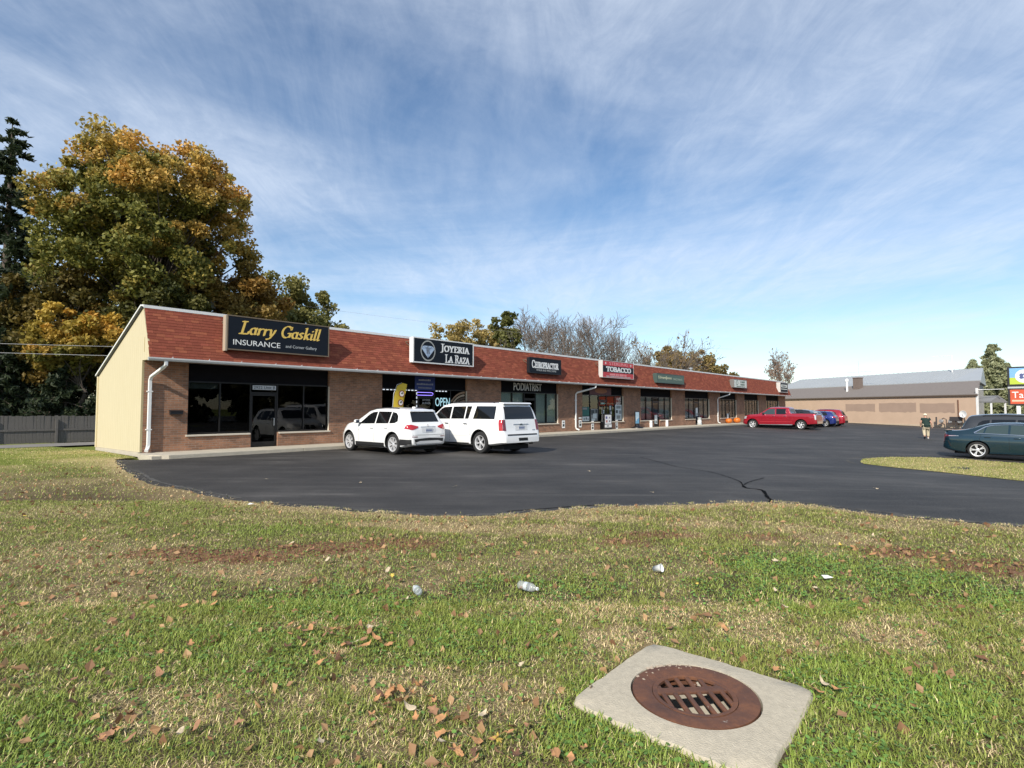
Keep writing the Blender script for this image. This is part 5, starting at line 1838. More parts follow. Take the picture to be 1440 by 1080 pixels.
def rails(x0, x1, y, z, mt):
    def f(root, B):
        for s in (1, -1):
            h0, _ = B.hit('T', x0 + .05, s * y); h1, _ = B.hit('T', x1 - .05, s * y); hm, _ = B.hit('T', (x0 + x1) / 2, s * y)
            MB().tube([(x0, s * y, h0.z + 0.005), (x0 + 0.10, s * y, h0.z + z), ((x0 + x1) / 2, s * y, hm.z + z), (x1 - 0.12, s * y, h1.z + z), (x1, s * y, h1.z + 0.002)], 0.016, 8).build('roof_rail', mt, root, smooth=True)
    return f

M_PWHITE = paint('white_paint', (0.80, 0.80, 0.79), 0.3)
M_PRED = paint('red_paint', (0.34, 0.008, 0.022), 0.22, 0.25)
M_PTEAL = paint('teal_paint', (0.004, 0.026, 0.042), 0.2, 0.3)
M_PGREY = paint('dark_grey_paint', (0.035, 0.037, 0.04), 0.25, 0.3)
M_PBLUE = paint('blue_paint', (0.010, 0.024, 0.16), 0.22, 0.2)
M_PBLACK = paint('black_paint', (0.010, 0.010, 0.012), 0.2)
M_PSILVER = paint('silver_paint', (0.42, 0.43, 0.44), 0.28, 0.6)
M_TAIL = mat('tail_lamp_red', (0.42, 0.010, 0.014), 0.12, coat=1.0)
M_TAILD = mat('tail_lamp_dark', (0.16, 0.006, 0.010), 0.12, coat=1.0)
M_LAMP = mat('lamp_clear', (0.62, 0.63, 0.64), 0.1, 0.4, coat=1.0)

def mid_suv(PT, cladding=M_TRIM):
    """compact luxury crossover: sloping rear glass, wrap-around lamps, black lower cladding"""
    W = 0.94
    return dict(cat='car', L=4.65, xr=0.93, xf=3.74, Rw=0.365, hw=W, rim=0.255, tw=0.245, spokes=7, wstyle='twin', paint=PT, arch=0.075,
        body=dict(top=[(0, .70), (.03, .95), (.10, 1.04), (.17, 1.09), (.30, 1.32), (.42, 1.535), (.52, 1.60), (.95, 1.645), (1.7, 1.672), (2.35, 1.655), (2.75, 1.57), (3.30, 1.215), (3.42, 1.15), (3.9, 1.075), (4.35, .97), (4.56, .84), (4.65, .62)],
                  belt=[(0, .60), (.10, 1.02), (.9, 1.07), (1.8, 1.055), (3.2, 1.015), (3.9, .98), (4.65, .6)],
                  plan=[(0, .70), (.05, .80), (.18, .885), (.5, .93), (1.2, W), (3.6, W), (4.1, .90), (4.45, .76), (4.65, .52)],
                  bot=[(0, .36), (.12, .33), (.5, .25), (1.2, .22), (3.9, .22), (4.4, .25), (4.65, .42)], tumble=0.40, crown=0.045),
        panels=[('side_window', 'LR', [(2.06, 1.085), (3.06, 1.06)], [(2.14, 1.52), (2.42, 1.50), (2.62, 1.42), (3.02, 1.10)], M_TINT),
                ('side_window', 'LR', [(1.22, 1.10), (1.99, 1.087)], [(1.26, 1.52), (2.07, 1.525)], M_TINT),
                ('quarter_window', 'LR', [(.72, 1.18), (.86, 1.115), (1.16, 1.10)], [(.80, 1.37), (.95, 1.475), (1.19, 1.51)], M_TINT),
                ('rear_window', 'B', [(-.60, 1.155), (.60, 1.155)], [(-.545, 1.50), (0, 1.53), (.545, 1.50)], M_TINT),
                ('windscreen', 'F', [(-.70, 1.17), (.70, 1.17)], [(-.56, 1.56), (.56, 1.56)], M_TINT),
                ('tail_lamp', 'Br', [(.80, .90), (.70, .88), (.46, .955)], [(.82, 1.06), (.70, 1.065), (.44, 1.00)], M_TAIL, 0.012),
                ('side_lamp', 'LR', [(.06, .90), (.28, .93)], [(.07, 1.045), (.22, 1.055)], M_TAIL, 0.010),
                ('headlamp', 'Ff', [(.42, .80), (.68, .83)], [(.44, .93), (.70, .95)], M_LAMP),
                ('kidney_grille', 'Ff', [(.04, .66), (.22, .66)], [(.05, .88), (.24, .88)], M_TRIM),
                ('sill_cladding', 'LR', [(1.42, .245), (3.25, .245)], [(1.42, .40), (3.25, .40)], cladding, 0.009),
                ('rear_apron', 'B', [(-.60, .385), (.60, .385)], [(-.66, .565), (0, .60), (.66, .565)], cladding, 0.010),
                ('skid_plate', 'B', [(-.56, .395), (.56, .395)], [(-.62, .44), (-.4, .495), (.4, .495), (.62, .44)], mat('skid_silver', (0.66, 0.66, 0.66), 0.35, 0.2), 0.024),
                ('apron_corner', 'LR', [(.04, .36), (.50, .34)], [(.04, .55), (.50, .56)], cladding, 0.008),
                ('reflector', 'Br', [(.52, .63), (.74, .635)], [(.52, .655), (.74, .66)], M_TAILD, 0.008),
                ('tailgate_gap', 'B', [(-.72, .70), (.72, .70)], [(-.72, .708), (.72, .708)], M_WELL, 0.003),
                ('gate_ledge', 'B', [(-.34, .975), (.34, .975)], [(-.34, .99), (.34, .99)], M_PSILVER, 0.012),
                ('plate_recess', 'B', [(-.30, .78), (.30, .78)], [(-.33, .965), (.33, .965)], mat('white_recess', (0.62, 0.62, 0.62), 0.4), 0.004),
                ] + seams([(1.10, .62, 1.06, .02), (2.03, .42, 1.07, .0), (3.06, .42, 1.02, .0), ])
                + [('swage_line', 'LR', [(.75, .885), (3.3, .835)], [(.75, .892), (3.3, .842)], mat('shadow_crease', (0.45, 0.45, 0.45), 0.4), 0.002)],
        handles=[(1.30, .955), (2.18, .935)], mirror=(3.0, 1.06), mirror_mat=PT,
        extra=[plate(-0.002 + .045, .86, tilt=0.0), emblem(.085, 1.03, 'disc', 0.042), rails(.95, 2.5, .60, .035, M_TRIM),
               lambda root, B: [MB().lathe([(0.030, 0.0), (0.038, 0.0), (0.038, 0.14), (0.030, 0.14)], 16, c=(.02, yy, .395), axis='x', close=True).build('exhaust_pipe', M_CHROME, root, smooth=True) for yy in (.50, .41)],
               lambda root, B: MB().prism([(-.03, 1.655), (.03, 1.655), (.012, 1.70), (-.012, 1.70)], .80, .95, 'x').build('antenna_fin', PT, root),
               lambda root, B: MB().add([(.36, -.56, 1.545), (.36, .56, 1.545), (.52, .58, 1.60), (.52, -.58, 1.60), (.36, -.56, 1.52), (.36, .56, 1.52), (.52, .58, 1.56), (.52, -.58, 1.56)], [(0, 1, 2, 3), (7, 6, 5, 4), (0, 4, 5, 1), (1, 5, 6, 2), (2, 6, 7, 3), (3, 7, 4, 0)]).build('rear_spoiler', PT, root)])

def big_suv(PT):
    """long full-size wagon with upright tailgate"""
    W = 1.02
    return dict(cat='car', L=5.70, xr=1.27, xf=4.57, Rw=0.405, hw=W, rim=0.262, tw=0.27, spokes=5, wstyle='twin', paint=PT, arch=0.075,
        body=dict(top=[(0, .62), (.015, .74), (.06, .80), (.10, .86), (.13, 1.16), (.20, 1.45), (.30, 1.74), (.36, 1.84), (.60, 1.875), (1.6, 1.895), (3.2, 1.89), (3.62, 1.80), (4.22, 1.33), (4.33, 1.275), (5.1, 1.20), (5.5, 1.11), (5.64, .98), (5.70, .70)],
                  belt=[(0, .55), (.12, 1.20), (.5, 1.235), (4.1, 1.205), (4.6, 1.17), (5.70, .65)],
                  plan=[(0, .88), (.05, .955), (.18, 1.0), (.6, W), (4.9, W), (5.35, .96), (5.58, .86), (5.70, .70)],
                  bot=[(0, .43), (.2, .39), (.7, .32), (1.4, .30), (4.7, .28), (5.4, .30), (5.70, .42)], tumble=0.27, crown=0.03),
        panels=[('side_window', 'LR', [(3.00, 1.265), (4.02, 1.25)], [(3.02, 1.735), (3.50, 1.72), (3.68, 1.64), (4.00, 1.32)], M_TINT),
                ('side_window', 'LR', [(2.18, 1.275), (2.92, 1.268)], [(2.20, 1.745), (2.94, 1.738)], M_TINT),
                ('side_window', 'LR', [(1.92, 1.275), (2.11, 1.275)], [(1.86, 1.745), (2.13, 1.745)], M_TINT),
                ('cargo_window', 'LR', [(.52, 1.275), (1.66, 1.275)], [(.56, 1.74), (1.60, 1.75)], M_TINT),
                ('rear_window', 'B', [(-.79, 1.275), (.79, 1.275)], [(-.735, 1.725), (0, 1.735), (.735, 1.725)], M_TINT),
                ('windscreen', 'F', [(-.80, 1.36), (.80, 1.36)], [(-.72, 1.78), (.72, 1.78)], M_TINT),
                ('tail_lamp', 'Br', [(.815, .86), (.945, .87)], [(.80, 1.255), (.93, 1.255)], M_TAILD, 0.010),
                ('side_lamp', 'LR', [(.10, .87), (.24, .87)], [(.16, 1.255), (.30, 1.255)], M_TAIL, 0.010),
                ('headlamp', 'Ff', [(.60, .90), (.92, .92)], [(.60, 1.05), (.92, 1.08)], M_LAMP),
                ('grille', 'F', [(-.56, .72), (.56, .72)], [(-.58, 1.06), (.58, 1.06)], M_CHROME),
                ('brake_lamp', 'B', [(-.21, 1.800), (.21, 1.800)], [(-.21, 1.822), (.21, 1.822)], M_TAILD, 0.006),
                ('sill_strip', 'LR', [(1.85, .345), (3.95, .33)], [(1.85, .385), (3.95, .37)], M_TRIM, 0.010),
                ('bumper_step', 'B', [(-.78, .690), (.78, .690)], [(-.78, .735), (.78, .735)], M_TRIM, 0.012),
                ('tow_cover', 'B', [(-.26, .495), (.22, .495)], [(-.24, .60), (.24, .60)], M_TRIM, 0.006),
                ('plate_recess', 'B', [(-.33, .865), (.33, .865)], [(-.31, 1.06), (.31, 1.06)], mat('white_recess', (0.62, 0.62, 0.62), 0.4), 0.004),
                ('gate_ledge', 'B', [(-.40, 1.075), (.40, 1.075)], [(-.40, 1.10), (.40, 1.10)], M_PSILVER, 0.016),
                ('script_badge', 'B', [(-.74, .85), (-.58, .85)], [(-.74, .89), (-.58, .89)], M_PSILVER, 0.006),
                ] + seams([(1.78, .66, 1.24, .0), (2.96, .42, 1.24, .0), (4.05, .42, 1.2, .0)])
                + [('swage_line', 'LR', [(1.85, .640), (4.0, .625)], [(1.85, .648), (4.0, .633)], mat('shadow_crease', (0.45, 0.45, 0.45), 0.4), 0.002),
                   ('name_badge', 'LR', [(3.55, .76), (3.95, .76)], [(3.55, .775), (3.95, .775)], M_CHROME, 0.004)],
        handles=[(2.02, 1.10), (3.12, 1.10)], mirror=(3.98, 1.24), mirror_mat=PT, handle_mat=M_CHROME,
        extra=[plate(.065, .965), emblem(.085, 1.085, 'cross', 0.05), rails(.75, 3.2, .70, .045, M_TRIM),
               lambda root, B: MB().prism([(-.02, 1.885), (.02, 1.885), (.008, 1.93), (-.008, 1.93)], 3.15, 3.28, 'x').build('antenna_fin', PT, root),
               lambda root, B: MB().prism([(.25, 1.835), (.28, 1.80), (.48, 1.85), (.52, 1.885), (.33, 1.878)], -.74, .74, 'y').build('rear_spoiler', PT, root),
               lambda root, B: MB().lathe([(0.028, 0), (0.036, 0), (0.036, 0.16), (0.028, 0.16)], 14, c=(.10, -.62, .37), axis='x', close=True).build('exhaust_pipe', M_CHROME, root)])

def pickup(PT):
    W = 1.00
    return dict(cat='truck', L=6.15, xr=1.25, xf=5.24, Rw=0.415, hw=W, rim=0.265, tw=0.27, spokes=6, wstyle='wide', paint=PT, arch=0.085,
        body=dict(top=[(0, .58), (.02, .78), (.06, 1.28), (.12, 1.375), (1.0, 1.385), (2.08, 1.385), (2.13, 1.55), (2.22, 1.90), (2.40, 1.945), (3.3, 1.96), (3.85, 1.92), (4.62, 1.40), (4.75, 1.335), (5.5, 1.28), (5.95, 1.19), (6.10, 1.02), (6.15, .70)],
                  belt=[(0, .55), (.06, 1.22), (.12, 1.345), (2.1, 1.345), (2.25, 1.32), (4.5, 1.27), (5.6, 1.20), (6.15, .66)],
                  plan=[(0, .90), (.04, .955), (.2, .985), (.6, W), (5.5, W), (5.9, .94), (6.08, .84), (6.15, .74)],
                  bot=[(0, .52), (.2, .48), (.8, .44), (1.6, .40), (4.9, .38), (5.7, .36), (6.15, .46)], tumble=0.24, crown=0.03),
        cut=[(.12, 2.02, -.84, .84, .78, 2.2)],
        panels=[('side_window', 'LR', [(3.32, 1.315), (4.36, 1.30)], [(3.34, 1.80), (3.78, 1.80), (3.95, 1.72), (4.34, 1.40)], M_CLEARCAR),
                ('side_window', 'LR', [(2.42, 1.325), (3.22, 1.318)], [(2.46, 1.80), (3.24, 1.805)], M_TINT),
                ('rear_window', 'B', [(-.70, 1.45), (.70, 1.45)], [(-.66, 1.80), (.66, 1.80)], M_TINT),
                ('windscreen', 'F', [(-.80, 1.42), (.80, 1.42)], [(-.70, 1.86), (.70, 1.86)], M_CLEARCAR),
                ('tail_lamp', 'Br', [(.80, .86), (.94, .86)], [(.80, 1.27), (.93, 1.27)], M_TAILD, 0.010),
                ('side_lamp', 'LR', [(.05, .86), (.16, .87)], [(.06, 1.27), (.20, 1.27)], M_LAMP, 0.010),
                ('headlamp', 'Ff', [(.62, .88), (.92, .92)], [(.60, 1.10), (.90, 1.14)], M_LAMP),
                ('side_lamp', 'LR', [(5.78, .90), (6.0, .90)], [(5.80, 1.10), (6.0, 1.10)], M_LAMP, 0.010),
                ('grille', 'F', [(-.58, .72), (.58, .72)], [(-.58, 1.12), (.58, 1.12)], M_TRIM, 0.01),
                ('front_bumper', 'F', [(-.70, .50), (.70, .50)], [(-.72, .68), (.72, .68)], M_CHROME, 0.02),
                ('rear_bumper', 'B', [(-.86, .54), (.86, .54)], [(-.88, .74), (.88, .74)], M_CHROME, 0.03),
                ('sill_strip', 'LR', [(1.9, .405), (4.6, .40)], [(1.9, .45), (4.6, .44)], M_PSILVER, 0.02),
                ('swage_line', 'LR', [(1.95, .655), (4.6, .64)], [(1.95, .685), (4.6, .67)], mat('red_crease', (0.5, 0.05, 0.06), 0.2, coat=1.0), 0.004),
                ] + seams([(2.24, .55, 1.31, -.02), (3.28, .50, 1.30, .0), (4.42, .50, 1.27, .0), (2.10, .5, 1.36, .0)]),
        handles=[(2.50, 1.17), (3.42, 1.17)], handle_mat=M_CHROME, mirror=(4.26, 1.32), mirror_mat=M_TRIM,
        extra=[lambda root, B: [MB().bbox(1.95, 4.65, min(s * .80, s * .97), max(s * .80, s * .97), .38, .425, 0.015).build('running_board', M_PSILVER, root) for s in (1, -1)],
               lambda root, B: MB().bbox(.40, 2.0, -.83, .83, 1.385, 1.42, 0.01).build('bed_cover', M_TRIM, root)])

def sedan(PT):
    W = 0.92
    return dict(cat='car', L=4.88, xr=1.10, xf=3.92, Rw=0.335, hw=W, rim=0.240, tw=0.225, spokes=5, wstyle='twin', paint=PT, arch=0.05,
        body=dict(top=[(0, .62), (.03, .90), (.06, 1.065), (.12, 1.10), (.55, 1.125), (.78, 1.165), (1.45, 1.395), (1.85, 1.44), (2.4, 1.445), (2.75, 1.415), (3.62, 1.04), (3.75, 1.005), (4.3, .915), (4.65, .80), (4.82, .66), (4.88, .50)],
                  belt=[(0, .55), (.1, .97), (.7, .985), (1.6, .965), (3.5, .915), (4.2, .86), (4.88, .48)],
                  plan=[(0, .70), (.05, .78), (.2, .85), (.6, .905), (1.2, W), (3.9, W), (4.4, .85), (4.7, .70), (4.88, .50)],
                  bot=[(0, .40), (.2, .30), (.6, .22), (1.3, .17), (4.0, .17), (4.6, .19), (4.88, .32)], tumble=0.52, crown=0.03),
        panels=[('side_window', 'LR', [(2.10, .985), (3.20, .955)], [(2.14, 1.345), (2.52, 1.335), (2.70, 1.28), (3.16, 1.01)], M_CLEARCAR),
                ('side_window', 'LR', [(1.33, 1.0), (2.03, .985)], [(1.42, 1.27), (1.62, 1.32), (2.07, 1.348)], M_CLEARCAR),
                ('quarter_window', 'LR', [(1.06, 1.03), (1.28, 1.0)], [(1.10, 1.06), (1.36, 1.25)], M_CLEARCAR),
                ('window_trim', 'LR', [(1.02, 1.03), (1.40, 1.285), (1.62, 1.338), (2.1, 1.364), (2.5, 1.355)], [(1.0, 1.05), (1.38, 1.305), (1.62, 1.356), (2.1, 1.382), (2.5, 1.373)], M_CHROME, 0.008),
                ('window_trim', 'LR', [(1.02, 1.012), (3.2, .936)], [(1.02, 1.028), (3.2, .950)], M_CHROME, 0.008),
                ('rear_window', 'B', [(-.62, 1.19), (.62, 1.19)], [(-.50, 1.375), (.50, 1.375)], M_CLEARCAR),
                ('windscreen', 'F', [(-.70, 1.06), (.70, 1.06)], [(-.52, 1.39), (.52, 1.39)], M_CLEARCAR),
                ('tail_lamp', 'Br', [(.40, .83), (.76, .83)], [(.40, .95), (.77, .95)], M_TAILD, 0.012),
                ('side_lamp', 'LR', [(.04, .86), (.44, .885)], [(.05, .93), (.44, .905)], M_TAILD, 0.010),
                ('lamp_strip', 'LR', [(.20, .878), (.52, .892)], [(.20, .897), (.52, .903)], M_LAMP, 0.015),
                ('headlamp', 'Ff', [(.40, .66), (.72, .68)], [(.42, .74), (.74, .78)], M_LAMP),
                ('grille', 'F', [(-.5, .35), (.5, .35)], [(-.55, .60), (.55, .60)], M_TRIM),
                ('rear_apron', 'B', [(-.66, .30), (.66, .30)], [(-.72, .44), (.72, .44)], M_TRIM, 0.01),
                ('bumper_duct', 'LR', [(.22, .48), (.27, .48)], [(.16, .70), (.19, .70)], M_TRIM, 0.006),
                ] + seams([(2.06, .35, .96, .0), (3.14, .35, .93, .0), (1.16, .70, .98, .06)])
                + [('swage_line', 'LR', [(.9, .845), (3.3, .785)], [(.9, .855), (3.3, .795)], M_PTEAL, 0.006)],
        handles=[(1.42, .87), (2.30, .845)], mirror=(3.02, .95), mirror_mat=PT,
        extra=[lambda root, B: MB().prism([(.02, 1.085), (.10, 1.075), (.30, 1.11), (.30, 1.13), (.06, 1.125)], -.70, .70, 'y').build('boot_lip', PT, root),
               plate(.01, .72)])

def far_suv(PT, tall=1.70, glass=M_TINT):
    s = mid_suv(PT, M_TRIM)
    k = tall / 1.672
    s['body'] = dict(s['body'])
    s['body']['top'] = [(a, b if b < 1.1 else 1.1 + (b - 1.1) * (tall - 1.1) / 0.572) for a, b in s['body']['top']]
    keep = {'side_window', 'quarter_window', 'rear_window', 'windscreen', 'tail_lamp', 'side_lamp', 'rear_apron', 'sill_cladding', 'headlamp'}
    s['panels'] = [p for p in s['panels'] if p[0] in keep]
    s['extra'] = [rails(.95, 2.5, .60, .05, M_TRIM)]
    return s

HW = math.atan2(PW[1], PW[0])           # nose towards the shops

def park(fn_spec, name, label, s_left, w_rear, head=HW, dyaw=0.0, **kw):
    """put a car with its left side line at plaza coordinate s_left and its tail at w_rear, nose to the shops"""
    sp = fn_spec
    s = s_left + sp['hw']
    return make_car(name, label, pl(s, w_rear), head + dyaw, sp, **kw)

park(mid_suv(M_PWHITE), 'parked_car', 'white compact crossover nosed up to the kerb, nearest the corner shop', 6.22, -6.42, dyaw=R(0.5))
park(big_suv(M_PWHITE), 'parked_car', 'long white full-size wagon with dark windows and upright tailgate', 8.72, -8.62, dyaw=R(-1.5))
# pickup: rear left wheel at s 46.1
park(pickup(M_PRED), 'pickup_truck', 'red crew-cab pickup truck parked nose-in by the far shops', 46.0, -9.75)
park(far_suv(M_PBLACK, 1.72), 'parked_car', 'black car mostly hidden behind the bed of the red pickup', 49.4, -8.7)
park(far_suv(M_PSILVER, 1.62), 'parked_car', 'silver hatchback between the black car and the blue car', 52.6, -8.6)
park(far_suv(M_PBLUE, 1.55), 'parked_car', 'blue car wedged between the silver hatchback and the red crossover', 55.3, -9.2)
park(far_suv(M_PRED, 1.76), 'parked_car', 'dark red crossover at the far end of the parked row', 58.2, -9.4)

HO = HW + math.pi                       # nose away from the shops
def park_out(sp, name, label, s_right, w_rear, dyaw=0.0):
    return make_car(name, label, pl(s_right + sp['hw'], w_rear), HO + dyaw, sp)
park_out(sedan(M_PTEAL), 'parked_car', 'dark teal sedan cut by the right edge, beside the grass island', 23.85, -19.66)
park_out(far_suv(M_PGREY, 1.78), 'parked_car', 'dark grey wagon parked just beyond the teal sedan', 27.6, -19.9)
park_out(far_suv(M_PBLACK, 1.76), 'parked_car', 'black car two slots beyond the teal sedan', 32.5, -21.0)
# ------------------------------------------------------------------ trees
def tubes_np(segs, sides, name, m, parent):
    """many tapered tubes in one mesh: segs = (p0, p1, r0, r1)"""
    p0 = np.array([s[0] for s in segs]); p1 = np.array([s[1] for s in segs])
    r0 = np.array([s[2] for s in segs]); r1 = np.array([s[3] for s in segs])
    d = p1 - p0
    d /= np.linalg.norm(d, axis=1, keepdims=True) + 1e-9
    up = np.tile(np.array([0.31, 0.17, 0.93]), (len(segs), 1))
    up[np.abs(d[:, 2]) > 0.9] = (1, 0, 0)
    a = np.cross(d, up); a /= np.linalg.norm(a, axis=1, keepdims=True) + 1e-9
    b = np.cross(d, a)
    n = len(segs)
    V = np.empty((n, 2, sides, 3))
    for k in range(sides):
        c, s = math.cos(2 * math.pi * k / sides), math.sin(2 * math.pi * k / sides)
        e = a * c + b * s
        V[:, 0, k] = p0 + e * r0[:, None]
        V[:, 1, k] = p1 + e * r1[:, None]
    base = np.arange(n)[:, None] * 2 * sides
    F = np.concatenate([base + np.array([k, (k + 1) % sides, sides + (k + 1) % sides, sides + k]) for k in range(sides)])
    return link(name, np_mesh(name, V.reshape(-1, 3), F, m, smooth=True), parent)

def grow(rs, p, d, length, rad, level, maxlevel, segs, tips, spread=0.6, up=0.25, nb=(2, 3), wig=0.16, shrink_l=0.72, minr=0.004):
    """recursive branching"""
    n = 3
    pts = [p]
    dd = d.copy()
    for i in range(n):
        dd = dd + rs.normal(0, wig, 3) + np.array([0, 0, up * 0.15])
        dd /= np.linalg.norm(dd)
        q = pts[-1] + dd * length / n
        r0 = rad * (1 - 0.45 * i / n); r1 = rad * (1 - 0.45 * (i + 1) / n)
        segs.append((pts[-1], q, max(r0, minr), max(r1, minr)))
        pts.append(q)
    if level >= maxlevel:
        tips.append((pts[-1], dd))
        return
    k = rs.integers(nb[0], nb[1] + 1)
    for j in range(k):
        v = rs.normal(0, 1, 3); v -= dd * (v @ dd); v /= np.linalg.norm(v) + 1e-9
        nd = dd * math.cos(spread) + v * math.sin(spread) * rs.uniform(0.6, 1.2)
        nd[2] += up * rs.uniform(0.1, 0.6)
        nd /= np.linalg.norm(nd)
        at = pts[-1] if j < 2 else pts[rs.integers(1, n)]
        grow(rs, at, nd, length * shrink_l * rs.uniform(0.8, 1.15), rad * 0.55 * rs.uniform(0.8, 1.1), level + 1, maxlevel, segs, tips, spread, up, nb, wig, shrink_l, minr)

def leaf_mesh(rs, C, size, cols, name, parent, elong=1.5, droop=0.0):
    """diamond leaves, one quad each, at the points C with colours cols"""
    n = len(C)
    nrm = rs.normal(0, 1, (n, 3)); nrm[:, 2] += 0.5; nrm /= np.linalg.norm(nrm, axis=1, keepdims=True)
    t = rs.normal(0, 1, (n, 3)); t[:, 2] -= droop
    t -= nrm * (t * nrm).sum(1, keepdims=True); t /= np.linalg.norm(t, axis=1, keepdims=True) + 1e-9
    b = np.cross(nrm, t)
    s = size * rs.uniform(0.6, 1.35, (n, 1))
    V = np.empty((n, 4, 3))
    V[:, 0] = C - t * s * elong * 0.5
    V[:, 1] = C + b * s * 0.5 + nrm * s * 0.12
    V[:, 2] = C + t * s * elong * 0.5
    V[:, 3] = C - b * s * 0.5 + nrm * s * 0.12
    F = np.arange(n)[:, None] * 4 + np.arange(4)
    return link(name, np_mesh(name, V.reshape(-1, 3), F, M_LEAF, np.repeat(cols, 4, axis=0)), parent)

def broadleaf(label, base, h_trunk, crown_c, crown_r, nclump, per, size, colfn, seed, trunk_r=0.4, clump_r=(0.8, 1.5), group='trees behind the plaza', lobes=0.28, cat='tree', fill=0.55):
    """trunk with limbs reaching into a crown of leaf clumps. crown_c height above ground; colfn(rel, rnd)->colour"""
    rs = np.random.default_rng(seed)
    bx, by = base
    bz = float(zg(bx, by)) - 0.1
    root = thing('tree', label, cat, (bx, by, bz), 0, group)
    cr = np.array(crown_r)
    cc = np.array([0.0, 0.0, crown_c])
    # clump centres: inside the envelope, thicker towards its skin
    v = rs.normal(0, 1, (nclump, 3)); v /= np.linalg.norm(v, axis=1, keepdims=True)
    lob = 1 + lobes * (vnoise(v[:, 0] * 3 + seed, v[:, 1] * 3 + v[:, 2] * 2.3, seed, 1.0, 2) * 2 - 1)
    rad = rs.random(nclump) ** 0.42
    cen = cc + v * cr * (rad * lob)[:, None]
    # limbs
    segs = []
    tr = np.array([0, 0, 0.0])
    top = cc * np.array([1, 1, 1]) + np.array([0, 0, cr[2] * 0.35])
    k = 7
    pts = [np.array([rs.normal(0, .10) * i, rs.normal(0, .10) * i, top[2] * i / k]) * np.array([1, 1, 1]) for i in range(k + 1)]
    for i in range(k):
        segs.append((pts[i], pts[i + 1], trunk_r * (1 - 0.8 * i / k) * (1.35 if i == 0 else 1), trunk_r * (1 - 0.8 * (i + 1) / k)))
    pick = rs.permutation(nclump)[:max(10, nclump // 3)]
    for j in pick:
        e = cen[j]
        t0 = np.clip((h_trunk + (e[2] - h_trunk) * rs.uniform(0.0, 0.45)) / top[2], 0.15, 0.92)
        f = t0 * k
        i = min(int(f), k - 1)
        s = pts[i] + (pts[i + 1] - pts[i]) * (f - i)
        m1 = s + (e - s) * 0.5 + np.array([rs.normal(0, .3), rs.normal(0, .3), 0.10 * np.linalg.norm(e - s)])
        r0 = trunk_r * 0.30 * (1.05 - t0)
        r0 = max(r0, 0.03)
        segs += [(s, m1, r0, r0 * .6), (m1, e, r0 * .6, r0 * .2)]
    tubes_np(segs, 7, 'trunk', M_BARK, root)
    crs = rs.uniform(*clump_r, nclump)
    idx = np.repeat(np.arange(nclump), per)
    q = rs.normal(0, 1, (len(idx), 3)); q /= np.linalg.norm(q, axis=1, keepdims=True)
    q[:, 2] *= 0.75
    C = cen[idx] + q * (crs[idx] * rs.random(len(idx)) ** fill)[:, None]
    rel = (C - cc) / cr
    cl = colfn(rel, rs.random(nclump)[idx], rs.random(len(idx)))
    leaf_mesh(rs, C, size, cl, 'crown', root)
    return root

def mixc(a, b, t):
    return np.array(a) * (1 - t)[:, None] + np.array(b) * t[:, None]

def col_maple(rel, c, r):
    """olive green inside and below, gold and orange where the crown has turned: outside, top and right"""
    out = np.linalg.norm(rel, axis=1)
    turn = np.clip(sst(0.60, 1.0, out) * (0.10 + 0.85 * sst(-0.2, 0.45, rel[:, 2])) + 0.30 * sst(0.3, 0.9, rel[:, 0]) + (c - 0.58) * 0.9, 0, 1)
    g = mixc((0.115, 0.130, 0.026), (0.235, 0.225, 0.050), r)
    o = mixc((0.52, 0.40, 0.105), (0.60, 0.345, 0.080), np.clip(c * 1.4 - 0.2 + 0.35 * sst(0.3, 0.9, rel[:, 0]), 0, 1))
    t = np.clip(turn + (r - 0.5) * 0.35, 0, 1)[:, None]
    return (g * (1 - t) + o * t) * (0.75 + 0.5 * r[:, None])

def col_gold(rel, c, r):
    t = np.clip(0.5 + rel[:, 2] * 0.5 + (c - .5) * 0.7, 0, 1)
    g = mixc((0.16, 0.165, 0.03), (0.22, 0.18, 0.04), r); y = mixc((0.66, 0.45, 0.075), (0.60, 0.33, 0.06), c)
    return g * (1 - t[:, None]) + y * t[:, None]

def col_of(a, b, var=0.4):
    def f(rel, c, r):
        return mixc(a, b, np.clip(c * .7 + r * .3, 0, 1)) * (1 - var / 2 + var * r[:, None])
    return f

GR = 'trees behind the corner of the plaza'
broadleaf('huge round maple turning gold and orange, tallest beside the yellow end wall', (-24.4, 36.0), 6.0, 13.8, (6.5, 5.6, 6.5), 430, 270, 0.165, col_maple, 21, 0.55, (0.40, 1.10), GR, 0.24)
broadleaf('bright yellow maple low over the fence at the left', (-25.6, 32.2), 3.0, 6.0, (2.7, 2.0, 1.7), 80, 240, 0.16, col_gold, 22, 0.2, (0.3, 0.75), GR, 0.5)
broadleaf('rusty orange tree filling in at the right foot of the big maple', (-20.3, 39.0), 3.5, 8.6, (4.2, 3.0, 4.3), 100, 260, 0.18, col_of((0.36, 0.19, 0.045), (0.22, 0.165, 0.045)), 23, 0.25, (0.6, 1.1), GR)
broadleaf('olive green tree rising behind the insurance sign', (-21.5, 52.0), 5.0, 9.8, (5.0, 4.0, 5.0), 130, 240, 0.21, col_of((0.13, 0.14, 0.04), (0.26, 0.225, 0.07)), 24, 0.3, (0.6, 1.2), GR)
broadleaf('olive understory tree behind the fence, left of the big maple', (-29.0, 34.0), 2.0, 6.8, (4.2, 2.6, 4.2), 100, 240, 0.18, col_of((0.075, 0.075, 0.018), (0.23, 0.15, 0.035)), 26, 0.22, (0.6, 1.1), GR)
broadleaf('dark green tree in the shade over the middle of the fence', (-22.3, 34.2), 2.0, 6.4, (3.6, 2.4, 3.8), 90, 240, 0.17, col_of((0.055, 0.070, 0.018), (0.15, 0.13, 0.030)), 27, 0.22, (0.6, 1.0), GR)

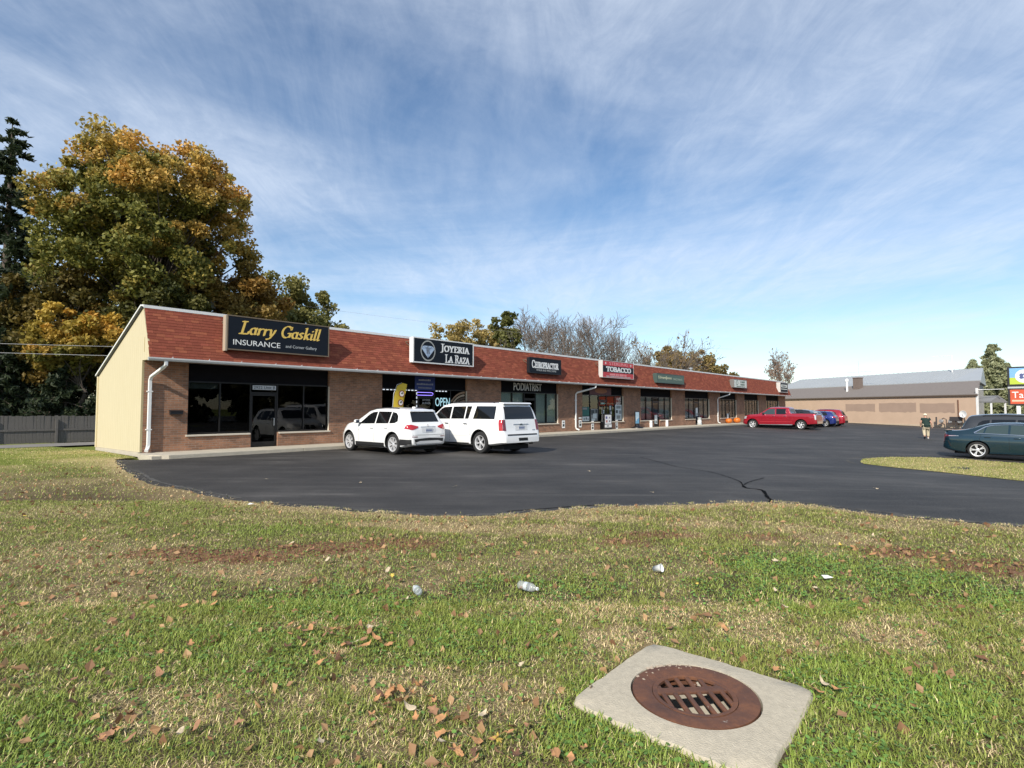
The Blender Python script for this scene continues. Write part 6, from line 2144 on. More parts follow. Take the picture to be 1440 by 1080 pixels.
def conifer(label, base, h, r, seed, col, tiers=26, per=420, size=0.2, group='evergreens', r_top=0.06, low=0.08, size_l=2.6):
    rs = np.random.default_rng(seed)
    bx, by = base
    bz = float(zg(bx, by)) - 0.1
    root = thing('evergreen_tree', label, 'tree', (bx, by, bz), 0, group)
    segs = [(np.array([0, 0, h * i / 6.0]), np.array([0, 0, h * (i + 1) / 6.0]), 0.022 * h * (1 - i / 6.3), 0.022 * h * (1 - (i + 1) / 6.3)) for i in range(6)]
    C, T = [], []
    for i in range(tiers):
        t = i / (tiers - 1)
        z = h * (low + (1 - low) * t)
        rr = r * ((1 - t) ** 0.8 + r_top) * rs.uniform(0.7, 1.15)
        nb = 5 + int(5 * (1 - t))
        for k in range(nb):
            a = rs.uniform(0, 6.28)
            ln = rr * rs.uniform(0.6, 1.15)
            e = np.array([math.cos(a) * ln, math.sin(a) * ln, z - ln * rs.uniform(0.05, 0.35)])
            s = np.array([0, 0, z])
            segs.append((s, e, 0.05 * (1 - t) + 0.015, 0.008))
            n = max(8, int(per * (ln / r) / nb * 2.2))
            u = rs.random(n) ** 0.6
            P_ = s + (e - s) * u[:, None] + rs.normal(0, 1, (n, 3)) * np.array([.14, .14, .11]) * (0.4 + ln * 0.30)
            P_[:, 2] -= np.abs(rs.normal(0, 0.12, n)) * ln * 0.5
            C.append(P_)
    C = np.vstack(C)
    tubes_np(segs, 5, 'trunk', M_BARK, root)
    r_ = rs.random(len(C))
    leaf_mesh(rs, C, size, mixc(col[0], col[1], r_), 'crown', root, elong=size_l, droop=0.6)
    return root

DKG = ((0.018, 0.032, 0.016), (0.050, 0.066, 0.028))
conifer('tall dark spruce at the left edge of the picture', (-32.2, 34.5), 20.5, 4.8, 31, DKG, 30, 700, 0.16)
conifer('lower dark hemlock behind the fence at far left', (-29.5, 31.5), 6.5, 3.0, 32, DKG, 18, 480, 0.14)
conifer('dark hemlock behind the fence below the yellow maple', (-26.0, 31.9), 5.2, 2.4, 33, DKG, 16, 420, 0.13)
conifer('dark hemlock close to the yellow end wall', (-23.6, 32.6), 4.8, 2.2, 34, DKG, 16, 400, 0.13)
LTG = ((0.24, 0.26, 0.13), (0.44, 0.45, 0.27))
conifer('pale green pointed evergreen, left of the pair by the roadside sign', (72.5, 86.0), 9.6, 3.0, 35, LTG, 24, 520, 0.26, 'pale evergreens by the road', 0.18, 0.03)
conifer('pale green pointed evergreen, taller of the pair by the roadside sign', (76.0, 86.5), 12.2, 3.9, 36, LTG, 28, 620, 0.26, 'pale evergreens by the road', 0.16, 0.03)
conifer('pale green evergreen tucked right of the taller evergreen', (79.5, 88.0), 9.4, 3.0, 37, LTG, 22, 460, 0.26, 'pale evergreens by the road', 0.2, 0.03)

GB = 'trees beyond the plaza roof'
broadleaf('thin yellowing tree beyond the jeweller sign', (-8.0, 86.0), 5, 11.5, (5.2, 4.0, 4.6), 80, 120, 0.28, col_of((0.34, 0.26, 0.09), (0.50, 0.38, 0.15)), 41, 0.25, (0.6, 1.3), GB, 0.35)
broadleaf('second thin yellowing tree, right of the first', (-3.5, 88.0), 5, 12.0, (3.6, 3.0, 4.4), 46, 120, 0.27, col_of((0.34, 0.27, 0.10), (0.52, 0.40, 0.17)), 42, 0.22, (0.5, 1.1), GB, 0.4)
broadleaf('narrow dark green tree between yellow and bare trees', (-0.8, 85.0), 4, 12.5, (2.3, 2.0, 5.0), 55, 140, 0.30, col_of((0.085, 0.10, 0.030), (0.18, 0.175, 0.055)), 43, 0.22, (0.5, 0.95), GB, 0.2)

def bare(label, base, h, seed, leaves=0.0, lcol=None, spread=0.55, group='bare trees beyond the plaza roof', lv=6, trunk=0.30):
    rs = np.random.default_rng(seed)
    bx, by = base
    root = thing('bare_tree', label, 'tree', (bx, by, float(zg(bx, by)) - 0.1), 0, group)
    segs, tips = [], []
    grow(rs, np.zeros(3), np.array([0.02, 0, 1.0]), h * 0.22, trunk, 0, lv, segs, tips, spread, 0.30, (3, 3), 0.15, 0.80, 0.023)
    zmax = max(s[1][2] for s in segs)
    k = h / zmax
    segs = [(a * k, b * k, r0, r1) for a, b, r0, r1 in segs]
    tubes_np(segs, 3, 'branches', M_TWIG, root)
    if leaves:
        P_ = np.array([t[0] for t in tips]) * k
        P_ = P_[rs.random(len(P_)) < leaves]
        P_ = np.repeat(P_, 3, axis=0) + rs.normal(0, 0.3, (len(P_) * 3, 3))
        leaf_mesh(rs, P_, 0.30, mixc(lcol[0], lcol[1], rs.random(len(P_))), 'leaves', root)
    return root
bare('bare tree right of the narrow green tree', (3.6, 88.0), 18.4, 51, lv=7)
bare('bare tree above the chiropractor sign', (8.2, 90.0), 18.0, 52, lv=7)
bare('wide bare tree left of the tobacco sign', (12.4, 92.0), 17.4, 53, spread=0.62)
bare('bare tree above the tobacco sign', (16.5, 90.0), 17.6, 54, lv=7)
bare('lower bare tree right of the tobacco sign', (21.5, 93.0), 14.6, 55, 0.10, ((0.22, 0.14, 0.07), (0.3, 0.2, 0.1)))
bare('thin bare tree at the back of the bare row', (6.0, 99.0), 17.0, 56)
bare('bare tree behind the gap left of the tobacco sign', (10.4, 97.0), 16.8, 59)
bare('low bare tree between the tobacco sign and the rusty trees', (24.6, 96.0), 12.4, 60)
bare('low bare tree beyond the green sign', (29.5, 99.0), 11.5, 61, 0.25, ((0.26, 0.16, 0.07), (0.3, 0.2, 0.1)))
bare('thin bare tree behind the chiropractor roof', (18.8, 101.0), 16.2, 57)
broadleaf('rust and olive tree beyond the green sign, left', (28.2, 95.0), 4, 9.0, (5.2, 4.0, 4.2), 90, 150, 0.28, col_of((0.30, 0.20, 0.085), (0.33, 0.26, 0.10)), 44, 0.25, (0.6, 1.2), GB, 0.3)
broadleaf('rust and olive tree beyond the green sign, right', (33.4, 97.0), 4, 8.2, (4.4, 3.6, 3.8), 80, 150, 0.28, col_of((0.34, 0.22, 0.08), (0.25, 0.22, 0.08)), 45, 0.25, (0.6, 1.2), GB, 0.3)
broadleaf('orange-green tree where the treeline ends', (38.2, 101.0), 3, 6.6, (3.8, 3.0, 4.0), 60, 120, 0.34, col_of((0.27, 0.145, 0.035), (0.115, 0.12, 0.04)), 46, 0.2, (0.6, 1.1), GB, 0.25)
broadleaf('small green tree just right of the treeline', (43.0, 110.0), 3, 6.2, (1.9, 1.6, 2.4), 24, 110, 0.32, col_of((0.08, 0.10, 0.035), (0.14, 0.14, 0.05)), 47, 0.15, (0.5, 0.8), GB)
hb_ = bare('brown half-bare tree between the plaza and the tan building', (60.0, 120.0), 15.5, 58, 0.55, ((0.26, 0.16, 0.10), (0.36, 0.26, 0.20)), 0.32, 'half-bare tree past the plaza', 6, 0.25)
hb_.scale = (0.72, 0.72, 1.0)
broadleaf('low brown shrub tree beside the half-bare tree', (64.5, 121.0), 2, 5.0, (2.6, 2.0, 3.0), 36, 110, 0.34, col_of((0.25, 0.15, 0.07), (0.32, 0.22, 0.11)), 48, 0.15, (0.5, 0.9), 'half-bare tree past the plaza', 0.3)

# trees across the road, out of the frame to the right: seen in the shop windows
GX = 'trees across the road, seen in the shop windows'
for i, (x, y, hgt) in enumerate(((58, -22, 12), (66, -8, 14), (64, 6, 12), (72, 18, 13), (78, 32, 12), (52, -36, 13), (86, 44, 11), (61, -15, 13), (64, -1, 13), (69, 12, 13), (56, -29, 13), (76, 25, 13))):
    broadleaf('leafy tree across the road, reflected in the shop windows', (x, y), 3, hgt * 0.55, (6.5, 6.5, hgt * 0.5), 60, 45, 0.8, col_of((0.045, 0.055, 0.018), (0.13, 0.11, 0.03)), 70 + i, 0.35, (1.2, 2.2), GX)
# ------------------------------------------------------------------ fence, pole, wires
def fence():
    a, b = np.array(pl(-40, 16.2)), np.array(pl(6, 16.0))
    root = thing('wood_fence', 'weathered grey wood plank fence behind the alley', 'fence', (0, 0, 0))
    L = np.linalg.norm(b - a); d = (b - a) / L; nrm = np.array([d[1], -d[0]])
    z0 = -0.21
    me = [MB().box(-0.068, 0.068, -0.01, 0.01, 0.03, 1.44 + 0.012 * k).mesh('plank', M_WOOD) for k in range(4)]
    ang = math.atan2(d[1], d[0])
    n = int(L / 0.142)
    for i in range(n):
        p = a + d * (i + 0.5) * 0.142
        o = link('plank', me[RND.randrange(4)], root, loc=(p[0], p[1], z0 + RND.uniform(-.01, .01)), rot=(RND.uniform(-.01, .01), RND.uniform(-.006, .006), ang))
    for z in (0.62, ):
        p, q = a + nrm * 0.035, b + nrm * 0.035
        MB().bar((p[0], p[1], z0 + z + .1), (q[0], q[1], z0 + z + .1), 0.045, 0.10).build('rail', M_WOOD, root)
    i = 0
    pm = MB().box(-0.05, 0.05, -0.05, 0.05, 0, 1.38).mesh('post', M_WOOD)
    while i * 2.5 < L:
        p = a + d * i * 2.5 + nrm * 0.075
        link('post', pm, root, loc=(p[0], p[1], z0 - .1), rot=(0, 0, ang))
        i += 1
fence()

M_POLE = mat('pole_wood', (0.30, 0.27, 0.23), 0.9, var=0.3, scale=3, stretch=(4, 4, .4))
def utility_pole():
    x, y = -21.4, 38.0
    r = thing('utility_pole', 'utility pole with transformer can showing above the corner roof', 'utility pole', (x, y, -0.3))
    MB().lathe([(0, 0), (0.17, 0), (0.13, 10.6), (0, 10.65)], 12).build('pole', M_POLE, r, smooth=True, sharp=R(60))
    MB().lathe([(0, 8.9), (0.26, 8.9), (0.28, 8.95), (0.28, 9.75), (0.22, 9.85), (0, 9.86)], 16, c=(0.42, -0.1, 0)).build('transformer', mat('can_grey', (0.35, 0.36, 0.37), 0.5), r, smooth=True, sharp=R(50))
    MB().bar((-0.9, 0.05, 10.1), (0.9, 0.05, 10.1), 0.10, 0.12).build('crossarm', M_POLE, r)
    for k in (-.8, -.35, .35, .8):
        MB().lathe([(0, 0), (0.03, 0), (0.06, .05), (0.04, .09), (0.06, .13), (0, .18)], 10, c=(k, 0.05, 10.16)).build('insulator', mat('porcelain', (0.5, 0.5, 0.52), 0.3), r)
    MB().lathe([(0, 0), (0.05, 0), (0.05, 0.3), (0, 0.3)], 8, c=(0.42, -0.1, 9.86)).build('bushing', mat('porcelain', (0.5, 0.5, 0.52), 0.3), r)
utility_pole()
M_WIRE = mat('wire', (0.30, 0.30, 0.31), 0.5)
def wire(label, p, q, sag, rad=0.014):
    pts = []
    for i in range(25):
        t = i / 24
        pts.append(tuple(np.array(p) * (1 - t) + np.array(q) * t - np.array([0, 0, sag * 4 * t * (1 - t)])))
    tag(MB().tube(pts, rad, 5).build('wire', M_WIRE, None, smooth=True), label, 'wire', 'overhead wires')
wire('upper pale wire crossing left of the yellow end wall', (-44, 21, 5.05), (-15.5, 29.5, 4.85), 0.12, 0.013)
wire('lower pale wire crossing left of the yellow end wall', (-44, 21, 4.7), (-15.5, 29.5, 4.35), 0.12, 0.014)
wire('dark wire passing over the roof right of the insurance sign', (-21.4, 38.0, 9.8), (25.0, 62.0, 8.4), 0.6, 0.006)
# vent pipes on the plaza roof
for s, y, z, h_, lab in ((45.3, 0.9, 4.7, 0.75, 'short vent pipe on the plaza roof above the green sign'), ):
    x_, y_ = pl(s, y)
    r = thing('vent_pipe', lab, 'vent', (x_, y_, z))
    MB().lathe([(0, 0), (0.10, 0), (0.10, h_), (0, h_)], 12).build('pipe', mat('galvanised', (0.45, 0.45, 0.44), 0.4, 0.6), r, smooth=True, sharp=R(50))
    MB().lathe([(0, h_), (0.19, h_ + .02), (0.19, h_ + .10), (0, h_ + .18)], 12).build('cap', mat('galvanised', (0.45, 0.45, 0.44), 0.4, 0.6), r)

# ------------------------------------------------------------------ tan building at the end of the lot
TR, TL = np.array([46.4, 54.8]), np.array([37.6, 83.5])
TD = (TL - TR) / np.linalg.norm(TL - TR)
TN = np.array([TD[1], -TD[0]])          # away from the lot
if TN[0] < 0: TN = -TN
TLEN = float(np.linalg.norm(TL - TR))
TA = math.atan2(TD[1], TD[0])
def sk(mb):
    mb.v = [((x + 0.58 * max(0.0, -y)) if x < 1.0 else x, y, z) for x, y, z in mb.v]
    return mb
def tan_building():
    # local x runs from the right-hand corner to the left, local y towards the lot (so -y is into the building)
    r = thing('tan_building', 'long tan stucco building with brown shingled lower roof and grey metal upper roof', 'building', (TR[0], TR[1], -0.2), TA)
    st = mat('tan_stucco', (0.52, 0.375, 0.27), 0.9, var=0.14, scale=0.8, bump=0.15, bscale=8)
    sk(MB().box(0, TLEN, -9.0, 0, -0.4, 3.22)).build('wall', st, r)
    pm = mat('patch_paint', (0.35, 0.25, 0.19), 0.9, var=0.15, scale=1)
    def wallx(u):                       # metres along the wall from picture positions of the photo
        return u
    for x0, x1, z0, z1 in ((10.9, 14.9, 1.50, 2.42), (6.0, 10.4, 1.45, 2.50), (2.0, 5.6, 1.40, 2.42)):
        pts = []
        n = 14
        for i in range(n + 1):
            pts.append((x0 + (x1 - x0) * i / n, z0 + RND.uniform(-.07, .07)))
        for i in range(n, -1, -1):
            pts.append((x0 + (x1 - x0) * i / n, z1 + RND.uniform(-.03, .03)))
        MB().prism(pts, 0.0, 0.006, 'y').build('painted_patch', pm, r)
    MB().box(0, TLEN, 0, 0.04, -0.4, 0.14).build('wall_base', mat('base_paint', (0.50, 0.40, 0.29), 0.9, var=0.25), r)
    MB().box(1.60, 1.70, 0.0, 0.06, 0.2, 2.75).build('stain_pipe', mat('rust_brown', (0.16, 0.08, 0.05), 0.8), r)
    # lower shingled slope
    rs_ = mat('brown_shingles', (0.19, 0.165, 0.15), 0.95, var=0.4, scale=9, bump=0.5, bscale=25, stretch=(0.6, 1, 3.5))
    sk(MB().prism([(0.16, 3.20), (0.16, 3.30), (-3.9, 4.86), (-3.9, 4.72), (-0.05, 3.24)], -0.25, TLEN + 0.3, 'x')).build('shingled_roof', rs_, r)
    MB().box(-0.26, TLEN + .3, 0.10, 0.17, 3.12, 3.24).build('eave_board', mat('eave_brown', (0.10, 0.07, 0.05), 0.7), r)
    # upper metal roof with standing seams
    met = mat('metal_roof', (0.40, 0.42, 0.43), 0.5, 0.2, var=0.12, scale=0.5)
    ra, rb = np.array([-3.7, 4.86]), np.array([-8.6, 6.45])
    up = sk(MB().prism([tuple(ra), tuple(rb), (-13.5, 4.8), (-13.5, 4.6), (-3.7, 4.6)], -0.35, TLEN + 0.5, 'x')).build('metal_roof', met, r)
    d = (rb - ra) / np.linalg.norm(rb - ra); n_ = np.array([-d[1], d[0]]); n_ = n_ if n_[1] > 0 else -n_
    q = [tuple(ra + n_ * 0.001), tuple(rb + n_ * 0.001), tuple(rb + n_ * 0.05), tuple(ra + n_ * 0.05)]
    sm = MB().prism(q, -0.025, 0.025, 'x').mesh('roof_seam', met)
    x = 5.2
    while x < TLEN + 0.4:
        link('roof_seam', sm, up, loc=(x, 0, 0)); x += 0.62
    # gable end, right-hand corner trim, downpipe and little porch roof
    sk(MB().prism([(-0.02, -0.4), (-0.02, 3.2), (-3.7, 4.7), (-8.6, 6.3), (-13.4, 4.6), (-13.4, -0.4)], -0.06, -0.005, 'x')).build('gable_wall', mat('gable_paint', (0.55, 0.50, 0.42), 0.8, var=0.1), r)
    MB().box(-0.12, -0.02, -0.22, 0.02, -0.3, 3.9).build('corner_board', M_WHITE, r)
    MB().prism([(-0.6, 2.45), (-2.9, 2.45), (-2.9, 2.55), (-1.7, 3.15), (-0.6, 2.6)], -1.0, 0.9, 'x').build('porch_roof', mat('porch_grey', (0.20, 0.20, 0.20), 0.8), r)
    MB().box(-0.95, -0.83, -0.8, -0.68, -0.3, 2.45).build('porch_post', M_WHITE, r)
    MB().box(-0.95, -0.83, -2.8, -2.68, -0.3, 2.45).build('porch_post', M_WHITE, r)
    MB().bar((-0.1, -0.2, 3.75), (-2.0, -0.9, 3.75), 0.05, 0.05).build('side_arm', M_WHITE, r)
    # chimney, stack, small vent
    br = mat('chimney_brick', (0.17, 0.13, 0.11), 0.9, var=0.3, scale=8)
    MB().box(15.1, 15.95, -3.2, -2.5, 4.0, 5.75).box(15.05, 16.0, -3.25, -2.45, 5.752, 5.86).build('chimney', br, r)
    MB().lathe([(0, 0), (0.13, 0), (0.13, 1.35), (0.2, 1.36), (0.2, 1.62), (0.10, 1.72), (0, 1.74)], 12, c=(16.3, -1.9, 4.0)).build('flue_stack', M_WHITE, r, smooth=True, sharp=R(50))
    MB().lathe([(0, 0), (0.09, 0), (0.09, 0.35), (0.16, 0.36), (0.16, 0.5), (0, 0.56)], 10, c=(28.0, -1.2, 3.65)).build('roof_vent', M_WHITE, r)
tan_building()
def tl(x, y):
    p = TR + TD * x + np.array([-TN[0], -TN[1]]) * y
    return float(p[0]), float(p[1])
# antennas
x_, y_ = tl(15.5, -3.0)
r = thing('antenna', 'spindly television antenna over the chimney of the tan building', 'antenna', (x_, y_, 5.6), TA)
MB().tube([(0, 0, 0), (0, 0, 2.2)], 0.02, 6).build('mast', M_LETG, r)
MB().bar((-2.4, 0, 0.75), (1.7, 0, 0.80), 0.03, 0.03).build('boom', M_LETG, r)
for k in range(8):
    MB().bar((-2.2 + k * .5, -0.35, 0.77), (-2.2 + k * .5, 0.35, 0.77), 0.015, 0.015).build('rod', M_LETG, r)
x_, y_ = tl(7.2, -7.5)
r = thing('roof_lamp', 'pale lamp arm standing above the metal roof ridge', 'lamp', (x_, y_, 5.8), TA)
MB().tube([(0, 0, 0), (0, 0, 2.1)], 0.06, 8).build('mast', M_WHITE, r)
MB().bar((0, 0, 2.05), (2.2, 0, 2.15), 0.06, 0.06).build('arm', M_WHITE, r)

# gas meters, barrel and bits by the tan wall
x_, y_ = tl(1.9, 0.55)
r = thing('gas_meters', 'gas meters and dark pipes standing against the tan wall', 'gas meter', (x_, y_, float(zg(x_, y_))), TA)
for k, xx in enumerate((-1.2, -0.3, 0.6)):
    MB().tube([(xx, 0, 0), (xx, 0, 0.85), (xx + 0.25, 0, 1.0), (xx + 0.5, 0, 0.85), (xx + 0.5, 0, 0.5)], 0.045, 8).build('pipe', mat('pipe_dark', (0.05, 0.045, 0.045), 0.6), r)
    MB().lathe([(0, -.12), (0.16, -.12), (0.2, -.06), (0.2, .06), (0.16, .12), (0, .12)], 16, c=(xx + 0.5, 0, 0.68), axis='y').build('meter', mat('meter_grey', (0.28, 0.28, 0.28), 0.5), r)
MB().tube([(1.6, 0, 0), (1.6, 0, 1.1)], 0.07, 8).build('pipe', mat('pipe_dark', (0.05, 0.045, 0.045), 0.6), r)
MB().bbox(-0.9, 0.2, -0.15, 0.15, 0.72, 1.15, 0.03).build('housing', mat('housing_dark', (0.055, 0.05, 0.05), 0.6), r)
x_, y_ = tl(0.6, 0.8)
r = thing('satellite_dish', 'small white satellite dish above the gas meters', 'satellite dish', (x_, y_, float(zg(x_, y_))), TA)
MB().tube([(0, 0, 0), (0, 0, 1.35)], 0.04, 8).build('mast', mat('pipe_dark', (0.05, 0.045, 0.045), 0.6), r)
MB().lathe([(0, 0.0), (0.2, 0.02), (0.34, 0.09), (0.36, 0.13), (0.33, 0.11), (0.19, 0.05), (0, 0.035)], 20, c=(0, 0.05, 1.45), axis='y').build('dish', M_WHITE, r, smooth=True)
MB().tube([(0, 0.1, 1.15), (-0.1, 0.45, 1.42)], 0.02, 6).build('feed_arm', M_BLACK, r)
x_, y_ = tl(-0.4, 1.6)
r = thing('barrel', 'dark green barrel lying beside the gas meters', 'barrel', (x_, y_, float(zg(x_, y_))), TA)
MB().lathe([(0, -.45), (0.30, -.45), (0.33, -.40), (0.33, -.12), (0.35, -.1), (0.33, -.08), (0.33, .40), (0.30, .45), (0, .45)], 20, c=(0, 0, 0.35), axis='x').build('drum', mat('barrel_green', (0.03, 0.055, 0.05), 0.5), r, smooth=True, sharp=R(50))
for k, (xx, lab) in enumerate(((17.6, 'dark rock at the foot of the tan wall, left one'), (15.8, 'dark rock at the foot of the tan wall, right one'))):
    x_, y_ = tl(xx, 0.35)
    bm = bmesh.new(); bmesh.ops.create_icosphere(bm, subdivisions=2, radius=0.33)
    for v in bm.verts:
        v.co *= 1 + RND.uniform(-.15, .15); v.co.z = v.co.z * .6 + .1
    bm.verts.index_update()
    o = MB().add([v.co[:] for v in bm.verts], [[v.index for v in f.verts] for f in bm.faces]).build('rock', mat('rock_dark', (0.07, 0.06, 0.05), 0.9, var=0.3), None, loc=(x_, y_, float(zg(x_, y_))))
    bm.free()
    tag(o, lab, 'rock', 'rocks at the foot of the tan wall')

# ------------------------------------------------------------------ roadside sign at the right edge
def road_sign():
    x, y = 50.2, 55.4
    r = thing('roadside_sign', 'two-panel roadside sign, blue-green above red, cut by the right edge', 'sign', (x, y, -0.4), R(-47))
    MB().box(0.6, 0.9, -0.12, 0.12, 0, 2.42).build('post', M_WHITE, r)
    MB().box(4.2, 4.5, -0.12, 0.12, 0, 2.42).build('post', M_WHITE, r)
    MB().bbox(0, 5, -0.22, 0.22, 2.38, 4.08, 0.02).build('cabinet', M_TRIM, r)
    MB().bbox(0, 5, -0.22, 0.22, 4.33, 6.25, 0.02).build('cabinet', M_TRIM, r)
    MB().box(0, 5, -0.1, 0.1, 4.082, 4.328).build('rail', M_LETG, r)
    MB().box(0.18, 4.82, -0.232, -0.222, 5.15, 6.10).build('screen_top', mat('screen_sky', (0.20, 0.42, 0.70), 0.3), r)
    MB().box(0.18, 4.82, -0.232, -0.222, 4.48, 5.15).build('screen_bottom', mat('screen_green', (0.46, 0.56, 0.06), 0.3), r)
    MB().lathe([(0, -0.238), (0.66, -0.238), (0.66, -0.233), (0, -0.233)], 28, c=(1.25, 0, 5.28), axis='y').build('oval', mat('screen_white', (0.78, 0.82, 0.82), 0.3), r)
    fl_ = MB()
    for k in range(5):
        a = k * 2 * math.pi / 5
        fl_.lathe([(0, -0.245 - .001 * k), (0.16, -0.245 - .001 * k), (0.16, -0.24), (0, -0.24)], 10, c=(1.28 + .27 * math.cos(a), 0, 5.28 + .2 * math.sin(a)), axis='y')
    fo_ = fl_.build('emblem', mat('screen_navy', (0.09, 0.11, 0.25), 0.3), r); fo_['kind'] = 'stuff'
    MB().box(0.18, 4.82, -0.232, -0.222, 2.52, 3.95).build('panel', mat('panel_red', (0.60, 0.10, 0.045), 0.3, var=0.35, scale=1.2), r)
    link('lettering', text_mesh('Tac', M_LET, 1.2, 0.62), r, loc=(0.92, -0.24, 3.42))
    MB().box(0.3, 4.7, -0.238, -0.233, 2.75, 2.92).build('band', mat('panel_cream', (0.75, 0.5, 0.35), 0.4), r)
road_sign()

# ------------------------------------------------------------------ the man walking away
def man():
    x, y = 27.3, 36.2
    head = R(62)        # the way he walks, away from the camera and towards the tan building
    root = thing('person', 'person in dark green shirt, tan trousers and pale cap walking away across the lot', 'person', (x, y, float(zg(x, y))), head)
    root.scale = (0.93, 0.93, 0.93)
    # local: +x ahead, +y his left, z up
    J = {'pel': (0, 0, .92), 'waist': (.02, 0, 1.08), 'chest': (.07, 0, 1.30), 'neck': (.12, 0, 1.47), 'head0': (.15, 0, 1.53), 'head1': (.17, 0, 1.62), 'head2': (.17, 0, 1.70),
         'hipL': (0, .11, .88), 'kneL': (-.02, .13, .50), 'ankL': (-.30, .13, .16), 'toeL': (-.22, .13, .05),
         'hipR': (0, -.11, .88), 'kneR': (.12, -.12, .48), 'ankR': (.10, -.12, .08), 'toeR': (.26, -.13, .04),
         'shL': (.08, .20, 1.40), 'elL': (.02, .30, 1.14), 'wrL': (.14, .29, .93),
         'shR': (.08, -.20, 1.40), 'elR': (.00, -.31, 1.13), 'wrR': (.06, -.36, .88)}
    E_ = [('pel', 'waist'), ('waist', 'chest'), ('chest', 'neck'), ('neck', 'head0'), ('head0', 'head1'), ('head1', 'head2'), ('pel', 'hipL'), ('hipL', 'kneL'), ('kneL', 'ankL'), ('ankL', 'toeL'),
          ('pel', 'hipR'), ('hipR', 'kneR'), ('kneR', 'ankR'), ('ankR', 'toeR'), ('chest', 'shL'), ('shL', 'elL'), ('elL', 'wrL'), ('chest', 'shR'), ('shR', 'elR'), ('elR', 'wrR')]
    rad = dict(pel=.13, waist=.14, chest=.14, neck=.065, head0=.075, head1=.098, head2=.06, hipL=.115, kneL=.075, ankL=.05, toeL=.04, hipR=.115, kneR=.075, ankR=.05, toeR=.04, shL=.08, elL=.05, wrL=.032, shR=.08, elR=.05, wrR=.032)
    def skin(name, joints, edges, radii, m, root_j, par, sub=2):
        me = bpy.data.meshes.new(name)
        ks = list(joints)
        me.from_pydata([joints[k] for k in ks], [(ks.index(a), ks.index(b)) for a, b in edges], [])
        o = bpy.data.objects.new(name, me); COL.objects.link(o)
        md = o.modifiers.new('skin', 'SKIN'); md.use_smooth_shade = True
        for k, sv in zip(ks, me.skin_vertices[0].data):
            rr = radii[k]
            sv.radius = (rr, rr) if not isinstance(rr, tuple) else rr
            sv.use_root = k == root_j
        s = o.modifiers.new('sub', 'SUBSURF'); s.levels = s.render_levels = sub
        bpy.context.view_layer.update()
        dg = bpy.context.evaluated_depsgraph_get()
        m2 = bpy.data.meshes.new_from_object(o.evaluated_get(dg), preserve_all_data_layers=True, depsgraph=dg)
        bpy.data.objects.remove(o); bpy.data.meshes.remove(me)
        m2.name = name
        m2.materials.clear(); m2.materials.append(m)
        m2.polygons.foreach_set('use_smooth', [True] * len(m2.polygons))
        return link(name, m2, par)
    skin_m = mat('skin', (0.48, 0.27, 0.19), 0.6)
    # hands: palm and five fingers each
    for sd, s in (('L', 1), ('R', -1)):
        w = np.array(J['wr' + sd])
        J['pm' + sd] = tuple(w + np.array([.02, 0, -.07])); rad['pm' + sd] = .036
        E_.append(('wr' + sd, 'pm' + sd))
        for k in range(4):
            fx = .045 - k * .022
            ln = (.036, .042, .040, .030)[k]
            J['f%d%s' % (k, sd)] = tuple(w + np.array([fx, 0, -.07 - ln])); rad['f%d%s' % (k, sd)] = .0105
            J['g%d%s' % (k, sd)] = tuple(w + np.array([fx * .8, -s * .018, -.07 - ln * 1.9])); rad['g%d%s' % (k, sd)] = .009
            E_ += [('pm' + sd, 'f%d%s' % (k, sd)), ('f%d%s' % (k, sd), 'g%d%s' % (k, sd))]
        J['t' + sd] = tuple(w + np.array([.06, -s * .012, -.06])); rad['t' + sd] = .011
        E_.append(('pm' + sd, 't' + sd))
    body = skin('body', J, E_, rad, skin_m, 'pel', root)
    sh = {k: J[k] for k in ('pel', 'waist', 'chest', 'neck', 'shL', 'shR')}
    sh['hem'] = (-.01, 0, .80); sh['slL'] = (.045, .265, 1.24); sh['slR'] = (.03, -.27, 1.24); sh['neck'] = (.11, 0, 1.455)
    skin('shirt', sh, [('hem', 'pel'), ('pel', 'waist'), ('waist', 'chest'), ('chest', 'neck'), ('chest', 'shL'), ('shL', 'slL'), ('chest', 'shR'), ('shR', 'slR')],
         dict(hem=(.25, .30), pel=(.245, .29), waist=(.235, .28), chest=(.20, .235), neck=.085, shL=.11, shR=.11, slL=.085, slR=.085), mat('shirt_green', (0.010, 0.030, 0.024), 0.85), 'waist', body)
    tj = {k: J[k] for k in ('hipL', 'kneL', 'hipR', 'kneR')}
    tj['pel'] = (0, 0, .90); tj['cuL'] = (-.26, .13, .20); tj['cuR'] = (.105, -.12, .12)
    skin('trousers', tj, [('pel', 'hipL'), ('hipL', 'kneL'), ('kneL', 'cuL'), ('pel', 'hipR'), ('hipR', 'kneR'), ('kneR', 'cuR')],
         dict(pel=(.19, .21), hipL=.14, kneL=.105, cuL=.09, hipR=.14, kneR=.105, cuR=.092), mat('trousers_tan', (0.50, 0.43, 0.30), 0.9, var=0.12, scale=9), 'pel', body)
    cap = MB().lathe([(0.0, .128), (.05, .122), (.09, .09), (.112, .04), (.114, 0.0), (.108, 0.0)], 20)
    c = cap.build('cap', mat('cap_cream', (0.74, 0.68, 0.50), 0.85), body, smooth=True)
    c.location = (.165, 0, 1.66)
    MB().prism([(.09, -.07), (.19, -.05), (.205, 0), (.19, .05), (.09, .07)], 0.0, 0.012, 'z').build('cap_peak', mat('cap_cream', (0.74, 0.68, 0.50), 0.85), c)
